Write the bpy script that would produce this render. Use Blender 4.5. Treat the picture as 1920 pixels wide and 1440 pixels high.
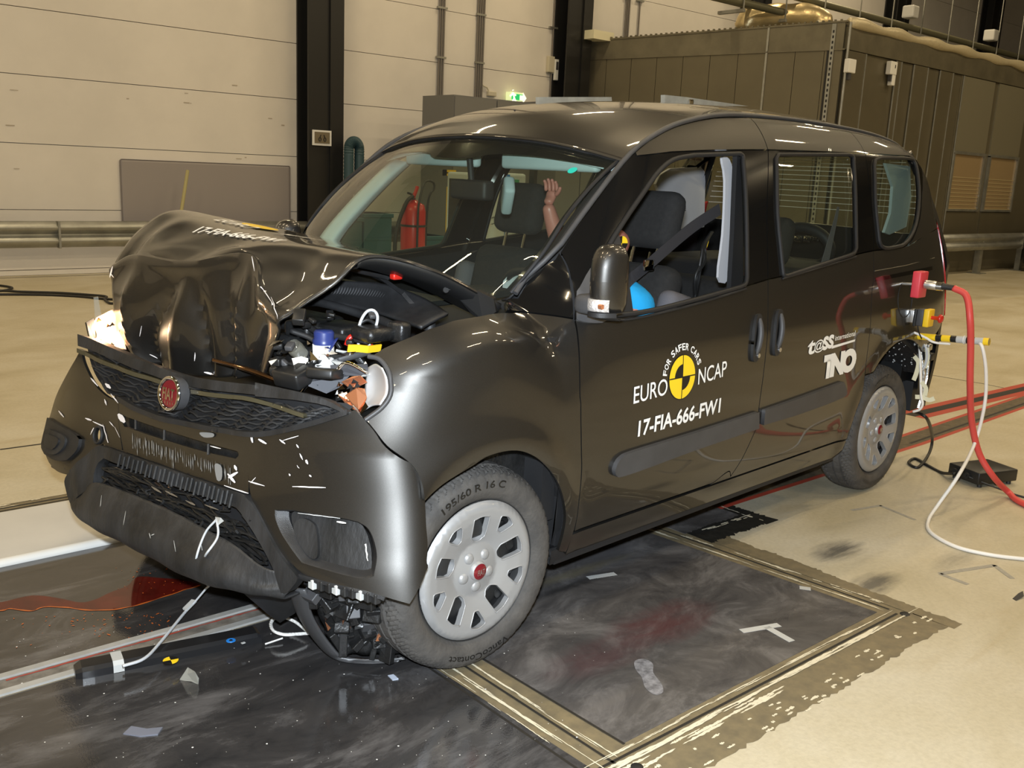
import bpy, bmesh, math, random
import numpy as np
from mathutils import Vector, Matrix
from mathutils.geometry import delaunay_2d_cdt
from math import sin, cos, pi, radians as rad, sqrt, atan2, hypot
random.seed(7); rng = np.random.RandomState(5)
for o in list(bpy.data.objects): bpy.data.objects.remove(o)
SC = bpy.context.scene; COL = SC.collection

# ------------------------------------------------------------------ camera
CAR_YAW = 0.07057                                   # the car stands turned this much against the hall
CY, CP, CR, CF = 3.91545 + CAR_YAW, .217931, .046107, 1808.0
CPOS = Vector((1.860*cos(CAR_YAW)-2.798*sin(CAR_YAW), 1.860*sin(CAR_YAW)+2.798*cos(CAR_YAW), 1.495))
fw = Vector((cos(CY)*cos(CP), sin(CY)*cos(CP), -sin(CP)))
_r0 = Vector((sin(CY), -cos(CY), 0)); _u0 = _r0.cross(fw)
rt = cos(CR)*_r0 + sin(CR)*_u0; up = -sin(CR)*_r0 + cos(CR)*_u0
camd = bpy.data.cameras.new('camera'); cam = bpy.data.objects.new('camera', camd); COL.objects.link(cam)
cam.matrix_world = Matrix(((rt.x, up.x, -fw.x, CPOS.x), (rt.y, up.y, -fw.y, CPOS.y), (rt.z, up.z, -fw.z, CPOS.z), (0, 0, 0, 1)))
camd.sensor_width = 36; camd.lens = 36*CF/1920; camd.clip_start = .05; camd.clip_end = 200
SC.camera = cam
# ------------------------------------------------------------------ light
SC.view_settings.view_transform = 'Standard'; SC.view_settings.look = 'None'
SC.view_settings.gamma = 1; SC.view_settings.exposure = 0.0; SC.view_settings.use_curve_mapping = False
W = bpy.data.worlds.new('world'); SC.world = W; W.use_nodes = True
W.node_tree.nodes['Background'].inputs[0].default_value = (.9, .75, .5, 1)
W.node_tree.nodes['Background'].inputs[1].default_value = .05
WARM = (1.0, .80, .50)
def area(name, loc, sx, sy, energy, col, rot=(0, 0, 0), spread=pi):
    l = bpy.data.lights.new(name, 'AREA'); l.shape = 'RECTANGLE'; l.size = sx; l.size_y = sy
    l.energy = energy; l.color = col; l.spread = spread
    o = bpy.data.objects.new(name, l); COL.objects.link(o); o.location = loc; o.rotation_euler = rot
    return o
CEIL = 8.2
LAMPS = [(a, b) for b in (-7.4, -1.5, 2.6, 6.5) for a in (7.6, 3.05, -3.6, -8.4, -13.2, -18.0)]
for i, (a, b) in enumerate(LAMPS):
    area('tube_light', (a, b, CEIL-.62), 1.5, .10, 93, WARM)
# the photographer's flash: on the camera, a hand above the lens
fl = area('camera_flash', CPOS + up*.13 - fw*.02, .07, .05, 184, (.82, .91, 1.0))
fl.matrix_world = Matrix.Translation(fl.location) @ cam.matrix_world.to_3x3().to_4x4()

# ------------------------------------------------------------------ pixel rays (1920x1440 photograph)
def _ray(px, py): return fw + rt*((px-960)/CF) - up*((py-720)/CF)
def _sol(C, D, x, y, z):
    t = (x-C[0])/D[0] if x is not None else (y-C[1])/D[1] if y is not None else (z-C[2])/D[2]
    return Vector((C[0]+D[0]*t, C[1]+D[1]*t, C[2]+D[2]*t))
def PR(px, py, a=None, b=None, z=None): return _sol(CPOS, _ray(px, py), a, b, z)    # hall axes
_RC = Matrix.Rotation(-CAR_YAW, 3, 'Z'); CC = _RC @ CPOS
def ray(px, py): return _RC @ _ray(px, py)
def P(px, py, x=None, y=None, z=None): return _sol(CC, ray(px, py), x, y, z)         # car axes

# ------------------------------------------------------------------ materials
def node(nt, typ, **k):
    n = nt.nodes.new(typ)
    for a, v in k.items():
        if a in n.inputs: n.inputs[a].default_value = v
        else: setattr(n, a, v)
    return n
def mat(name, col, rough=.5, metal=0., coat=0., spec=.5, noise=0., nscale=8., bump=0., bscale=40., col2=None, emis=None, estr=0., coatr=.03, stretch=None, sub=0):
    m = bpy.data.materials.new(name); m.use_nodes = True; nt = m.node_tree; b = nt.nodes['Principled BSDF']
    b.inputs['Base Color'].default_value = (*col, 1); b.inputs['Roughness'].default_value = rough
    b.inputs['Metallic'].default_value = metal; b.inputs['Coat Weight'].default_value = coat
    b.inputs['Coat Roughness'].default_value = coatr; b.inputs['Specular IOR Level'].default_value = spec
    if emis: b.inputs['Emission Color'].default_value = (*emis, 1); b.inputs['Emission Strength'].default_value = estr
    if noise or bump or col2:
        tc = node(nt, 'ShaderNodeTexCoord'); mp = node(nt, 'ShaderNodeMapping'); nt.links.new(tc.outputs['Object'], mp.inputs[0])
        if stretch: mp.inputs['Scale'].default_value = stretch
        nz = node(nt, 'ShaderNodeTexNoise', Scale=nscale, Detail=6., Roughness=.6); nt.links.new(mp.outputs[0], nz.inputs['Vector'])
        c2 = col2 or tuple(c*(1-noise) for c in col)
        rp = node(nt, 'ShaderNodeValToRGB'); rp.color_ramp.elements[0].position = .35; rp.color_ramp.elements[1].position = .65
        rp.color_ramp.elements[0].color = (*c2, 1); rp.color_ramp.elements[1].color = (*col, 1)
        nt.links.new(nz.outputs['Fac'], rp.inputs[0]); nt.links.new(rp.outputs[0], b.inputs['Base Color'])
        if bump:
            n2 = node(nt, 'ShaderNodeTexNoise', Scale=bscale, Detail=4.); nt.links.new(mp.outputs[0], n2.inputs['Vector'])
            bp = node(nt, 'ShaderNodeBump', Strength=bump, Distance=.01); nt.links.new(n2.outputs['Fac'], bp.inputs['Height'])
            nt.links.new(bp.outputs[0], b.inputs['Normal'])
    return m
def glass(name, tint=(.82, .88, .80), ior=1.5, dirt=.02):
    m = bpy.data.materials.new(name); m.use_nodes = True; nt = m.node_tree; nt.nodes.clear()
    out = node(nt, 'ShaderNodeOutputMaterial'); tr = node(nt, 'ShaderNodeBsdfTransparent'); tr.inputs[0].default_value = (*tint, 1)
    gl = node(nt, 'ShaderNodeBsdfGlossy'); gl.inputs['Roughness'].default_value = .01
    lw = node(nt, 'ShaderNodeLayerWeight'); pw = node(nt, 'ShaderNodeMath', operation='POWER'); pw.inputs[1].default_value = 4.5; nt.links.new(lw.outputs['Facing'], pw.inputs[0])
    fr = node(nt, 'ShaderNodeMath', operation='MULTIPLY_ADD'); fr.inputs[1].default_value = .9; fr.inputs[2].default_value = ((ior-1)/(ior+1))**2*1.7; nt.links.new(pw.outputs[0], fr.inputs[0]); mx = node(nt, 'ShaderNodeMixShader')
    nt.links.new(fr.outputs[0], mx.inputs[0]); nt.links.new(tr.outputs[0], mx.inputs[1]); nt.links.new(gl.outputs[0], mx.inputs[2])
    df = node(nt, 'ShaderNodeBsdfDiffuse'); df.inputs[0].default_value = (.7, .7, .6, 1)
    m2 = node(nt, 'ShaderNodeMixShader'); m2.inputs[0].default_value = dirt
    nt.links.new(mx.outputs[0], m2.inputs[1]); nt.links.new(df.outputs[0], m2.inputs[2]); nt.links.new(m2.outputs[0], out.inputs[0])
    return m
def paint():
    m = mat('dark bronze metallic car paint', (.08, .078, .075), .41, .88, 1.0)
    nt = m.node_tree; b = nt.nodes['Principled BSDF']
    tc = node(nt, 'ShaderNodeTexCoord'); n = node(nt, 'ShaderNodeTexNoise', Scale=900., Detail=1.); nt.links.new(tc.outputs['Object'], n.inputs['Vector'])
    r = node(nt, 'ShaderNodeValToRGB'); r.color_ramp.elements[0].color = (.040, .038, .035, 1); r.color_ramp.elements[1].color = (.084, .081, .076, 1)
    nt.links.new(n.outputs['Fac'], r.inputs[0]); nt.links.new(r.outputs[0], b.inputs['Base Color'])
    return m
M = {}
M['paint'] = paint()
M['gloss_black'] = mat('gloss black film', (.006, .006, .006), .12, 0, .6)
M['black_plastic'] = mat('black grained plastic', (.022, .022, .023), .5, noise=.4, nscale=14, bump=.15, bscale=400)
M['dusty_plastic'] = mat('dusty black plastic', (.030, .030, .031), .55, col2=(.010, .010, .010), nscale=9, bump=.25, bscale=60, stretch=(1, 1, .35))
M['grey_plastic'] = mat('dark grey plastic', (.06, .06, .063), .5, noise=.25, nscale=6)
M['rubber'] = mat('tyre rubber', (.05, .047, .044), .75, col2=(.085, .078, .070), nscale=12, bump=.2, bscale=90)
M['seal'] = mat('window rubber seal', (.016, .016, .017), .6, spec=.3)
M['liner'] = mat('speckled wheel liner', (.008, .008, .009), .7, bump=.6, bscale=60)
M['cap'] = mat('silver wheel cover lacquer', (.36, .36, .36), .42, .35, .2)
M['steel_black'] = mat('black steel rim', (.012, .012, .012), .6, 0.)
M['silver'] = mat('silver metal', (.6, .6, .6), .3, .9)
M['chrome'] = mat('chrome', (.8, .8, .8), .07, 1.)
M['red_badge'] = mat('deep red enamel', (.19, .012, .02), .2, .2, .5)
M['white_vinyl'] = mat('white vinyl', (.86, .86, .84), .45)
M['yellow_vinyl'] = mat('yellow vinyl', (.9, .62, .02), .4)
M['black_vinyl'] = mat('black vinyl', (.008, .008, .008), .4)
M['glass'] = glass('window glass', (.80, .86, .78), 1.5, .012)
M['clearglass'] = glass('clear glass', (.9, .93, .88), 1.45, .0)
M['fabric'] = mat('black seat fabric', (.020, .019, .018), .9, noise=.3, nscale=60, bump=.3, bscale=300)
M['greyfabric'] = mat('grey seat fabric', (.12, .115, .125), .9, bump=.3, bscale=300)
M['trim'] = mat('pale blue grey interior trim', (.42, .52, .53), .8)
M['greytrim'] = mat('light grey trim', (.52, .52, .54), .7)
M['dash'] = mat('dashboard plastic', (.014, .014, .015), .6)
M['belt'] = mat('seat belt webbing', (.03, .028, .03), .7)
M['dummy'] = mat('pink brown dummy vinyl', (.42, .17, .13), .42, spec=.5)
M['blue_cloth'] = mat('bright blue cloth', (.01, .35, .72), .85)
M['red'] = mat('red lacquer', (.55, .02, .012), .3, coat=.3)
M['red_lens'] = mat('red lamp lens', (.45, .01, .01), .12, coat=.8)
M['orange_foil'] = mat('copper orange reflector', (.95, .40, .20), .22, .85)
M['lens'] = glass('broken clear lens', (.9, .9, .9), 1.5, .12)
M['black_metal'] = mat('black painted metal', (.012, .012, .012), .4)
M['engine'] = mat('engine bay plastic', (.018, .018, .018), .35, noise=.5, nscale=20, bump=.3, bscale=60)
M['zinc'] = mat('galvanised steel', (.42, .42, .38), .42, .75, noise=.25, nscale=5)
M['white_plastic'] = mat('white plastic', (.75, .75, .72), .45)
M['bone'] = mat('off white torn plastic', (.72, .68, .6), .5)
M['navy'] = mat('navy blue cap', (.02, .035, .16), .35)
M['yellow'] = mat('yellow plastic', (.85, .55, .02), .4)
M['red_cable'] = mat('red rubber cable', (.62, .07, .06), .45)
M['white_cable'] = mat('white cable sheath', (.78, .76, .72), .5)
M['grey_cable'] = mat('grey cable sheath', (.5, .52, .54), .4)
M['black_cable'] = mat('black cable sheath', (.012, .012, .012), .45)
M['tape'] = mat('grey cloth tape', (.48, .49, .48), .5)
M['masking'] = mat('cream masking tape', (.74, .70, .5), .7)
M['blue'] = mat('blue sticker', (.02, .22, .7), .4)
M['teal'] = mat('teal sticker', (.01, .48, .40), .4)

# ------------------------------------------------------------------ objects
def empty(name, loc=(0, 0, 0), rz=0, parent=None):
    o = bpy.data.objects.new(name, None); COL.objects.link(o); o.location = loc; o.rotation_euler = (0, 0, rz); o.empty_display_size = .1
    if parent: o.parent = parent
    return o
def tag(o, label=None, cat=None, group=None, kind=None):
    if label: o['label'] = label
    if cat: o['category'] = cat
    if group: o['group'] = group
    if kind: o['kind'] = kind
    return o
def link(name, me, m, parent=None, smooth=None, loc=None):
    if m is not None:
        for mm in (m if isinstance(m, (list, tuple)) else [m]): me.materials.append(mm)
    o = bpy.data.objects.new(name, me); COL.objects.link(o)
    if parent: o.parent = parent
    if loc: o.location = loc
    if smooth is not None:
        me.polygons.foreach_set('use_smooth', [True]*len(me.polygons))
        if smooth < 180: me.set_sharp_from_angle(angle=rad(smooth))
    return o
class MB:
    """collects shapes; build() links them as one mesh object"""
    def __init__(s): s.v = []; s.f = []; s.mi = []; s.cur = 0
    def add(s, vs, fs):
        n = len(s.v); s.v += [tuple(v) for v in vs]; s.f += [tuple(i+n for i in f) for f in fs]; s.mi += [s.cur]*len(fs); return s
    def box(s, x0, x1, y0, y1, z0, z1, M4=None):
        vs = [Vector((x, y, z)) for x in (x0, x1) for y in (y0, y1) for z in (z0, z1)]
        if M4 is not None: vs = [M4 @ v for v in vs]
        return s.add(vs, [(0, 1, 3, 2), (4, 6, 7, 5), (0, 4, 5, 1), (2, 3, 7, 6), (0, 2, 6, 4), (1, 5, 7, 3)])
    def hull(s, pts):
        bm = bmesh.new(); [bm.verts.new(p) for p in pts]; bmesh.ops.convex_hull(bm, input=bm.verts)
        for v in [v for v in bm.verts if not v.link_faces]: bm.verts.remove(v)
        bm.verts.index_update(); vs = [v.co.copy() for v in bm.verts]; fs = [tuple(v.index for v in f.verts) for f in bm.faces]; bm.free()
        return s.add(vs, fs)
    def rbox(s, x0, x1, y0, y1, z0, z1, r=.02, seg=3, M4=None, sub=0):
        bm = bmesh.new(); bmesh.ops.create_cube(bm, size=1)
        for v in bm.verts: v.co = Vector(((x0+x1)/2+v.co.x*(x1-x0), (y0+y1)/2+v.co.y*(y1-y0), (z0+z1)/2+v.co.z*(z1-z0)))
        bmesh.ops.bevel(bm, geom=list(bm.edges), offset=r, segments=seg, profile=.5, affect='EDGES')
        bm.verts.index_update(); vs = [(M4 @ v.co) if M4 is not None else v.co.copy() for v in bm.verts]
        fs = [tuple(v.index for v in f.verts) for f in bm.faces]; bm.free(); return s.add(vs, fs)
    def tube(s, pts, r, n=8, caps=True, closed=False):
        pts = [Vector(p) for p in pts]; N = len(pts); rr = r if isinstance(r, (list, tuple)) else [r]*N
        vs = []; prev = None
        for i, p in enumerate(pts):
            if closed: t = pts[(i+1) % N]-pts[i-1]
            else: t = pts[min(i+1, N-1)]-pts[max(i-1, 0)]
            if t.length < 1e-9: t = Vector((0, 0, 1))
            t.normalize()
            if prev is None: a = t.orthogonal().normalized()
            else:
                a = prev-t*prev.dot(t)
                a = a.normalized() if a.length > 1e-6 else t.orthogonal().normalized()
            prev = a; b = t.cross(a)
            for k in range(n): th = 2*pi*k/n; vs.append(p+(a*cos(th)+b*sin(th))*rr[i])
        fs = [(i*n+k, i*n+(k+1) % n, ((i+1) % N)*n+(k+1) % n, ((i+1) % N)*n+k) for i in range(N if closed else N-1) for k in range(n)]
        if caps and not closed: fs += [tuple(range(n-1, -1, -1)), tuple((N-1)*n+k for k in range(n))]
        return s.add(vs, fs)
    def ribbon(s, pts, w, side, th=.002):
        """flat strap along pts; side = width direction(s)"""
        pts = [Vector(p) for p in pts]; n = len(pts); vs = []
        for i, p in enumerate(pts):
            t = (pts[min(i+1, n-1)]-pts[max(i-1, 0)]).normalized(); sd = Vector(side[i] if isinstance(side, list) else side)
            sd = (sd-t*sd.dot(t)).normalized(); nn = t.cross(sd); ww = w[i] if isinstance(w, list) else w
            for q in ((-1, -1), (1, -1), (1, 1), (-1, 1)): vs.append(p+sd*q[0]*ww/2+nn*q[1]*th/2)
        fs = [(i*4+k, i*4+(k+1) % 4, i*4+4+(k+1) % 4, i*4+4+k) for i in range(n-1) for k in range(4)]
        fs += [(3, 2, 1, 0), tuple((n-1)*4+k for k in range(4))]
        return s.add(vs, fs)
    def lathe(s, prof, n=32, M4=None, closed=False):
        """profile (r, h) around the local z axis"""
        vs = [Vector((r*cos(2*pi*k/n), r*sin(2*pi*k/n), h)) for r, h in prof for k in range(n)]
        if M4 is not None: vs = [M4 @ v for v in vs]
        m = len(prof); fs = [(i*n+k, i*n+(k+1) % n, ((i+1) % m)*n+(k+1) % n, ((i+1) % m)*n+k) for i in range(m if closed else m-1) for k in range(n)]
        return s.add(vs, fs)
    def prism(s, poly, z0, z1, M4=None):
        """polygon in xy extruded along z"""
        n = len(poly); vs = [Vector((x, y, z)) for z in (z0, z1) for x, y in poly]
        if M4 is not None: vs = [M4 @ v for v in vs]
        return s.add(vs, [tuple(range(n-1, -1, -1)), tuple(range(n, 2*n))]+[(i, (i+1) % n, n+(i+1) % n, n+i) for i in range(n)])
    def build(s, name, m, parent=None, smooth=None, loc=None, normals=True):
        me = bpy.data.meshes.new(name); me.from_pydata(s.v, [], s.f); me.validate()
        if any(s.mi) and len(s.mi) == len(me.polygons): me.polygons.foreach_set('material_index', s.mi)
        if normals:
            bm = bmesh.new(); bm.from_mesh(me); bmesh.ops.recalc_face_normals(bm, faces=bm.faces); bm.to_mesh(me); bm.free()
        return link(name, me, m, parent, smooth, loc)
def cr(pts, k=6, closed=False):
    """Catmull-Rom through pts"""
    p = [np.array(q, float) for q in pts]; n = len(p); out = []
    for i in range(n if closed else n-1):
        if closed: a, b, c, d = p[i-1], p[i], p[(i+1) % n], p[(i+2) % n]
        else:
            b, c = p[i], p[i+1]; a = p[i-1] if i else 2*b-c; d = p[i+2] if i+2 < n else 2*c-b
        for j in range(k):
            t = j/k; out.append(.5*(2*b+(c-a)*t+(2*a-5*b+4*c-d)*t*t+(-a+3*b-3*c+d)*t**3))
    if not closed: out.append(p[-1])
    return [tuple(q) for q in out]
def gridmesh(G, k=6, kv=None, disp=None):
    """control grid rows x cols of points -> dense rows of Vector"""
    kv = kv or k
    rows = [cr(r, k) for r in G]; cols = list(zip(*rows)); dense = [cr(c, kv) for c in cols]
    out = [[Vector(dense[j][i]) for j in range(len(dense))] for i in range(len(dense[0]))]
    if disp:
        R, C_ = len(out), len(out[0]); new = [[None]*C_ for _ in range(R)]
        for i in range(R):
            for j in range(C_):
                du = out[i][min(j+1, C_-1)]-out[i][max(j-1, 0)]; dv = out[min(i+1, R-1)][j]-out[max(i-1, 0)][j]
                n = du.cross(dv); n = n.normalized() if n.length > 1e-9 else Vector((1, 0, 0))
                new[i][j] = out[i][j]+n*disp(j/k, i/kv)
        out = new
    return out
def gridobj(name, rows, m, parent=None, thick=.0, smooth=180, off=-1, keep=None):
    R, C_ = len(rows), len(rows[0]); vs = [v for r in rows for v in r]
    fs = [(i*C_+j, i*C_+j+1, (i+1)*C_+j+1, (i+1)*C_+j) for i in range(R-1) for j in range(C_-1) if keep is None or keep(j/(C_-1), i/(R-1))]
    me = bpy.data.meshes.new(name); me.from_pydata(vs, [], fs); o = link(name, me, m, parent, smooth)
    if thick:
        s = o.modifiers.new('s', 'SOLIDIFY'); s.thickness = thick; s.offset = off
    return o
# ------------------------------------------------------------------ car surfaces
def table(pts, k=24):
    d = cr(pts, k); xs = np.array([p[0] for p in d]); ys = np.array([p[1] for p in d]); i = np.argsort(xs)
    xs, ys = xs[i], ys[i]
    return lambda q: float(np.interp(q, xs, ys))
SECT = table([(.2, .84), (.26, .862), (.32, .882), (.42, .900), (.55, .908), (.62, .912), (.75, .912), (.9, .905), (1.0, .893), (1.08, .878), (1.18, .852), (1.3, .820), (1.45, .777), (1.58, .735), (1.66, .700), (1.72, .655), (1.75, .610), (1.775, .50)])
ZD = table([(-3.6, 1.60), (-3.42, 1.66), (-3.2, 1.715), (-2.8, 1.75), (-2.2, 1.762), (-1.7, 1.752), (-1.4, 1.732), (-1.15, 1.690), (-1.0, 1.645), (-.85, 1.575), (-.7, 1.46), (-.5, 1.28), (-.31, 1.09), (0, .95)])
REAR = table([(-3.7, .30), (-3.52, .125), (-3.46, .085), (-3.38, .05), (-3.2, .022), (-2.9, .008), (-2.4, 0.), (-1, 0), (1, 0)])
YP = table([(-1.8, .61), (-1.4, .635), (-1.1, .66), (-.85, .675), (-.6, .69), (-.31, .70), (0, .71)])
def Yside(x, z):
    zt = ZD(x); y = 0
    if x > -2.2 and z > 1.0:
        zz = z+.55*(1.755-zt)*max(0, min(1, (z-1.0)/max(.1, zt-1.0))) if zt > 1.12 else z
    elif x <= -2.2 and z > 1.2: zz = z+(1.76-zt)*max(0, (z-1.2)/(zt-1.2))
    else: zz = z
    y = SECT(min(zz, 1.775))-REAR(x)
    w = max(0, min(1, (x+1.75)/.5))*max(0, min(1, (-x-.03)/.25))
    if w and z > .8:
        zp = zt if x < -.31 else 1.09+(x+.31)*.3; d = max(-.05, zp-z); yp = YP(x)
        y = y*(1-w)+w*(yp+(SECT(z)-yp)*(1-math.exp(-d/.085)))
    if x > -.45:
        f = min(1, (x+.45)/.2)
        if x > -.1: y -= max(0, min(.30, z-.62))/.28*(.45*(x+.1)**2+4*max(0, x-.05)**3)
        ztop = 1.10-(.75*(x+.1)**2 if x > -.1 else 0)
        y -= f*8*max(0, z-(ztop-.10))**2
        r = hypot(x, z-.32); y += f*.014*math.exp(-((r-.41)/.05)**2)
    r = hypot(x+2.755, z-.32); y += .012*math.exp(-((r-.46)/.05)**2)
    y -= .010*math.exp(-((z-1.01)/.02)**2)*(1 if x < -.3 else 0)*0
    return y
def Xprof(z): return _XP(z)
_XP = table([(.1, .03), (.22, .06), (.32, .062), (.42, .050), (.5, .028), (.6, .006), (.7, -.006), (.8, -.016), (.86, -.03), (.93, -.06), (1.0, -.14), (1.1, -.3)])
class Side:
    def __init__(s, sgn=1, off=0.): s.s = sgn; s.off = off
    def pt(s, u, v): return Vector((u, s.s*(Yside(u, v)+s.off), v))
    def inv(s, px, py):
        D = ray(px, py); best = None; last = None; y = 1.02
        while y > .45:
            t = (y-CC[1])/D[1]; x = CC[0]+D[0]*t; z = CC[2]+D[2]*t; g = y-(Yside(x, z)+s.off)
            if best is None or abs(g) < best[0]: best = (abs(g), x, z)
            if last and last[0] > 0 >= g:
                a, b = last, (g, x, z); w = a[0]/(a[0]-b[0]); return (a[1]+(b[1]-a[1])*w, a[2]+(b[2]-a[2])*w)
            last = (g, x, z); y -= .004
        return best[1], best[2]
class Front:
    """front face wrapped round the two corners; u = length across (left side positive), v = height"""
    A0, R0, YM, FX = .45, .46, .91, .2
    def fl(s, z): return .30*min(.32, max(-.12, .62-z))
    def __init__(s, off=0.): s.off = off
    def xy(s, u, z):
        a = abs(u); sg = 1 if u > 0 else -1; L = s.A0+s.R0*pi/2; F_ = 1+(s.fl(z)/s.R0)
        if a <= s.A0: y = a; fx = 0
        elif a <= L: th = (a-s.A0)/s.R0; y = s.A0+s.R0*F_*sin(th); fx = (s.FX)*(1-cos(th))
        else: y = s.A0+s.R0*F_; fx = s.FX+(a-L)
        return .56-.13*y*sg+_XP(z)-fx, y*sg
    def pt(s, u, v):
        x, y = s.xy(u, v)
        if s.off:
            e = 1e-3; a = s.xy(u+e, v); b = s.xy(u-e, v); d = Vector((a[0]-b[0], a[1]-b[1], 0)).normalized(); n = Vector((-d.y, d.x, 0))
            if n.x < 0 and abs(u) < 1: n = -n
            if abs(u) >= 1 and n.y*u < 0: n = -n
            return Vector((x, y, v))+n*s.off
        return Vector((x, y, v))
    def u_of(s, x, y, z):
        sg = 1 if y > 0 else -1; a = abs(y)
        if a <= s.A0: return y
        F_ = 1+s.fl(z)/s.R0; YM = s.A0+s.R0*F_
        if a < YM-.004: return sg*(s.A0+s.R0*math.asin(min(1, (a-s.A0)/(s.R0*F_))))
        return sg*(s.A0+s.R0*pi/2+max(0, (.56-.13*y+_XP(z)-s.FX)-x))
    def inv(s, px, py):
        D = ray(px, py); last = None; best = None; t = 1.2
        while t < 4.2:
            x = CC[0]+D[0]*t; y = CC[1]+D[1]*t; z = CC[2]+D[2]*t; t += .003
            a = abs(y); sg = 1 if y > 0 else -1
            Rz = s.R0+s.fl(z); YM = s.A0+Rz
            fx = 0 if a <= s.A0 else s.FX*(1-sqrt(max(0, 1-((a-s.A0)/Rz)**2))) if a < YM else 9
            g = max(x-(.56-.13*y+_XP(min(1.09, max(.11, z)))-(fx if a < YM else 0))-s.off, (a-YM-s.off))
            if best is None or abs(g) < best[0]: best = (abs(g), x, y, z)
            if g <= 0: return s.u_of(x, y, z), z
        return s.u_of(*best[1:]), best[3]
class Flat:
    """plane through o with axes a (u) and b (v)"""
    def __init__(s, o, a, b): s.o = Vector(o); s.a = Vector(a); s.b = Vector(b)
    def pt(s, u, v): return s.o+s.a*u+s.b*v
    def inv(s, px, py):
        n = s.a.cross(s.b); D = ray(px, py); t = n.dot(s.o-CC)/n.dot(D); q = CC+D*t-s.o; return q.dot(s.a), q.dot(s.b)
class Patch:
    """surface interpolated through a control grid; u across 0..1, v down 0..1"""
    def __init__(s, G, k=8, off=0., disp=None):
        s.R = gridmesh(G, k, disp=disp); s.nr = len(s.R); s.nc = len(s.R[0]); s.off = off
        s.A = np.array([[tuple(q) for q in r] for r in s.R])
    def pt(s, u, v):
        x = min(max(u, 0), 1)*(s.nc-1); y = min(max(v, 0), 1)*(s.nr-1); i, j = min(int(y), s.nr-2), min(int(x), s.nc-2); fx, fy = x-j, y-i; A = s.A
        q = Vector(A[i, j]*(1-fx)*(1-fy)+A[i, j+1]*fx*(1-fy)+A[i+1, j]*(1-fx)*fy+A[i+1, j+1]*fx*fy)
        if s.off:
            n = Vector(A[i, j+1]-A[i, j]).cross(Vector(A[i+1, j]-A[i, j])).normalized()
            if n.dot(CC-q) < 0: n = -n
            q += n*s.off
        return q
    def inv(s, px, py):
        v = s.A-np.array(CC); z = v@np.array(_RC@fw); X = 960+CF*(v@np.array(_RC@rt))/z; Y = 720-CF*(v@np.array(_RC@up))/z
        best = None
        for i in range(s.nr-1):
            for j in range(s.nc-1):
                a = np.array([X[i, j], Y[i, j]]); e = np.array([X[i, j+1], Y[i, j+1]])-a; f = np.array([X[i+1, j], Y[i+1, j]])-a
                d = e[0]*f[1]-e[1]*f[0]
                if abs(d) < 1e-9: continue
                q = np.array([px, py])-a; p = (q[0]*f[1]-q[1]*f[0])/d; r = (e[0]*q[1]-e[1]*q[0])/d
                m = max(-p, p-1, -r, r-1, 0)
                dep = z[i, j]
                key = (m > .02, m if m > .02 else 0, dep)
                if best is None or key < best[0]: best = (key, (j+p)/(s.nc-1), (i+r)/(s.nr-1))
        return best[1], best[2]
def nrm(sf, u, v, e=.004):
    a = sf.pt(u+e, v)-sf.pt(u-e, v); b = sf.pt(u, v+e)-sf.pt(u, v-e); n = a.cross(b)
    return n.normalized() if n.length > 1e-12 else Vector((0, 0, 1))
def px(sf, pts): return [sf.inv(*p) for p in pts]
def insidepoly(poly, x, y):
    c = False; n = len(poly); j = n-1
    for i in range(n):
        xi, yi = poly[i]; xj, yj = poly[j]
        if (yi > y) != (yj > y) and x < (xj-xi)*(y-yi)/(yj-yi)+xi: c = not c
        j = i
    return c
def outline(*segs, k=5):
    """segments of smooth curve joined at corners"""
    out = []
    for s in segs:
        c = cr(s, k) if len(s) > 2 else [tuple(q) for q in s]
        if out and hypot(out[-1][0]-c[0][0], out[-1][1]-c[0][1]) < 1e-4: c = c[1:]
        out += c
    if hypot(out[-1][0]-out[0][0], out[-1][1]-out[0][1]) < 1e-4: out.pop()
    return out
def parea(p): return sum(p[i][0]*p[(i+1) % len(p)][1]-p[(i+1) % len(p)][0]*p[i][1] for i in range(len(p)))/2
def inset(p, d):
    if parea(p) < 0: p = p[::-1]
    n = len(p); out = []
    for i in range(n):
        a, b, c = np.array(p[i-1]), np.array(p[i]), np.array(p[(i+1) % n])
        e1 = b-a; e2 = c-b; e1 = e1/(np.linalg.norm(e1)+1e-9); e2 = e2/(np.linalg.norm(e2)+1e-9)
        n1 = np.array([-e1[1], e1[0]]); n2 = np.array([-e2[1], e2[0]]); m = n1+n2; L = m@m
        m = m*2/max(L, .8); out.append(tuple(b+m*d))
    return out
def resamp(p, h):
    out = []; n = len(p)
    for i in range(n):
        a, b = p[i], p[(i+1) % n]; L = hypot(b[0]-a[0], b[1]-a[1]); k = max(1, int(math.ceil(L/h)))
        for j in range(k): out.append((a[0]+(b[0]-a[0])*j/k, a[1]+(b[1]-a[1])*j/k))
    return out
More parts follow.
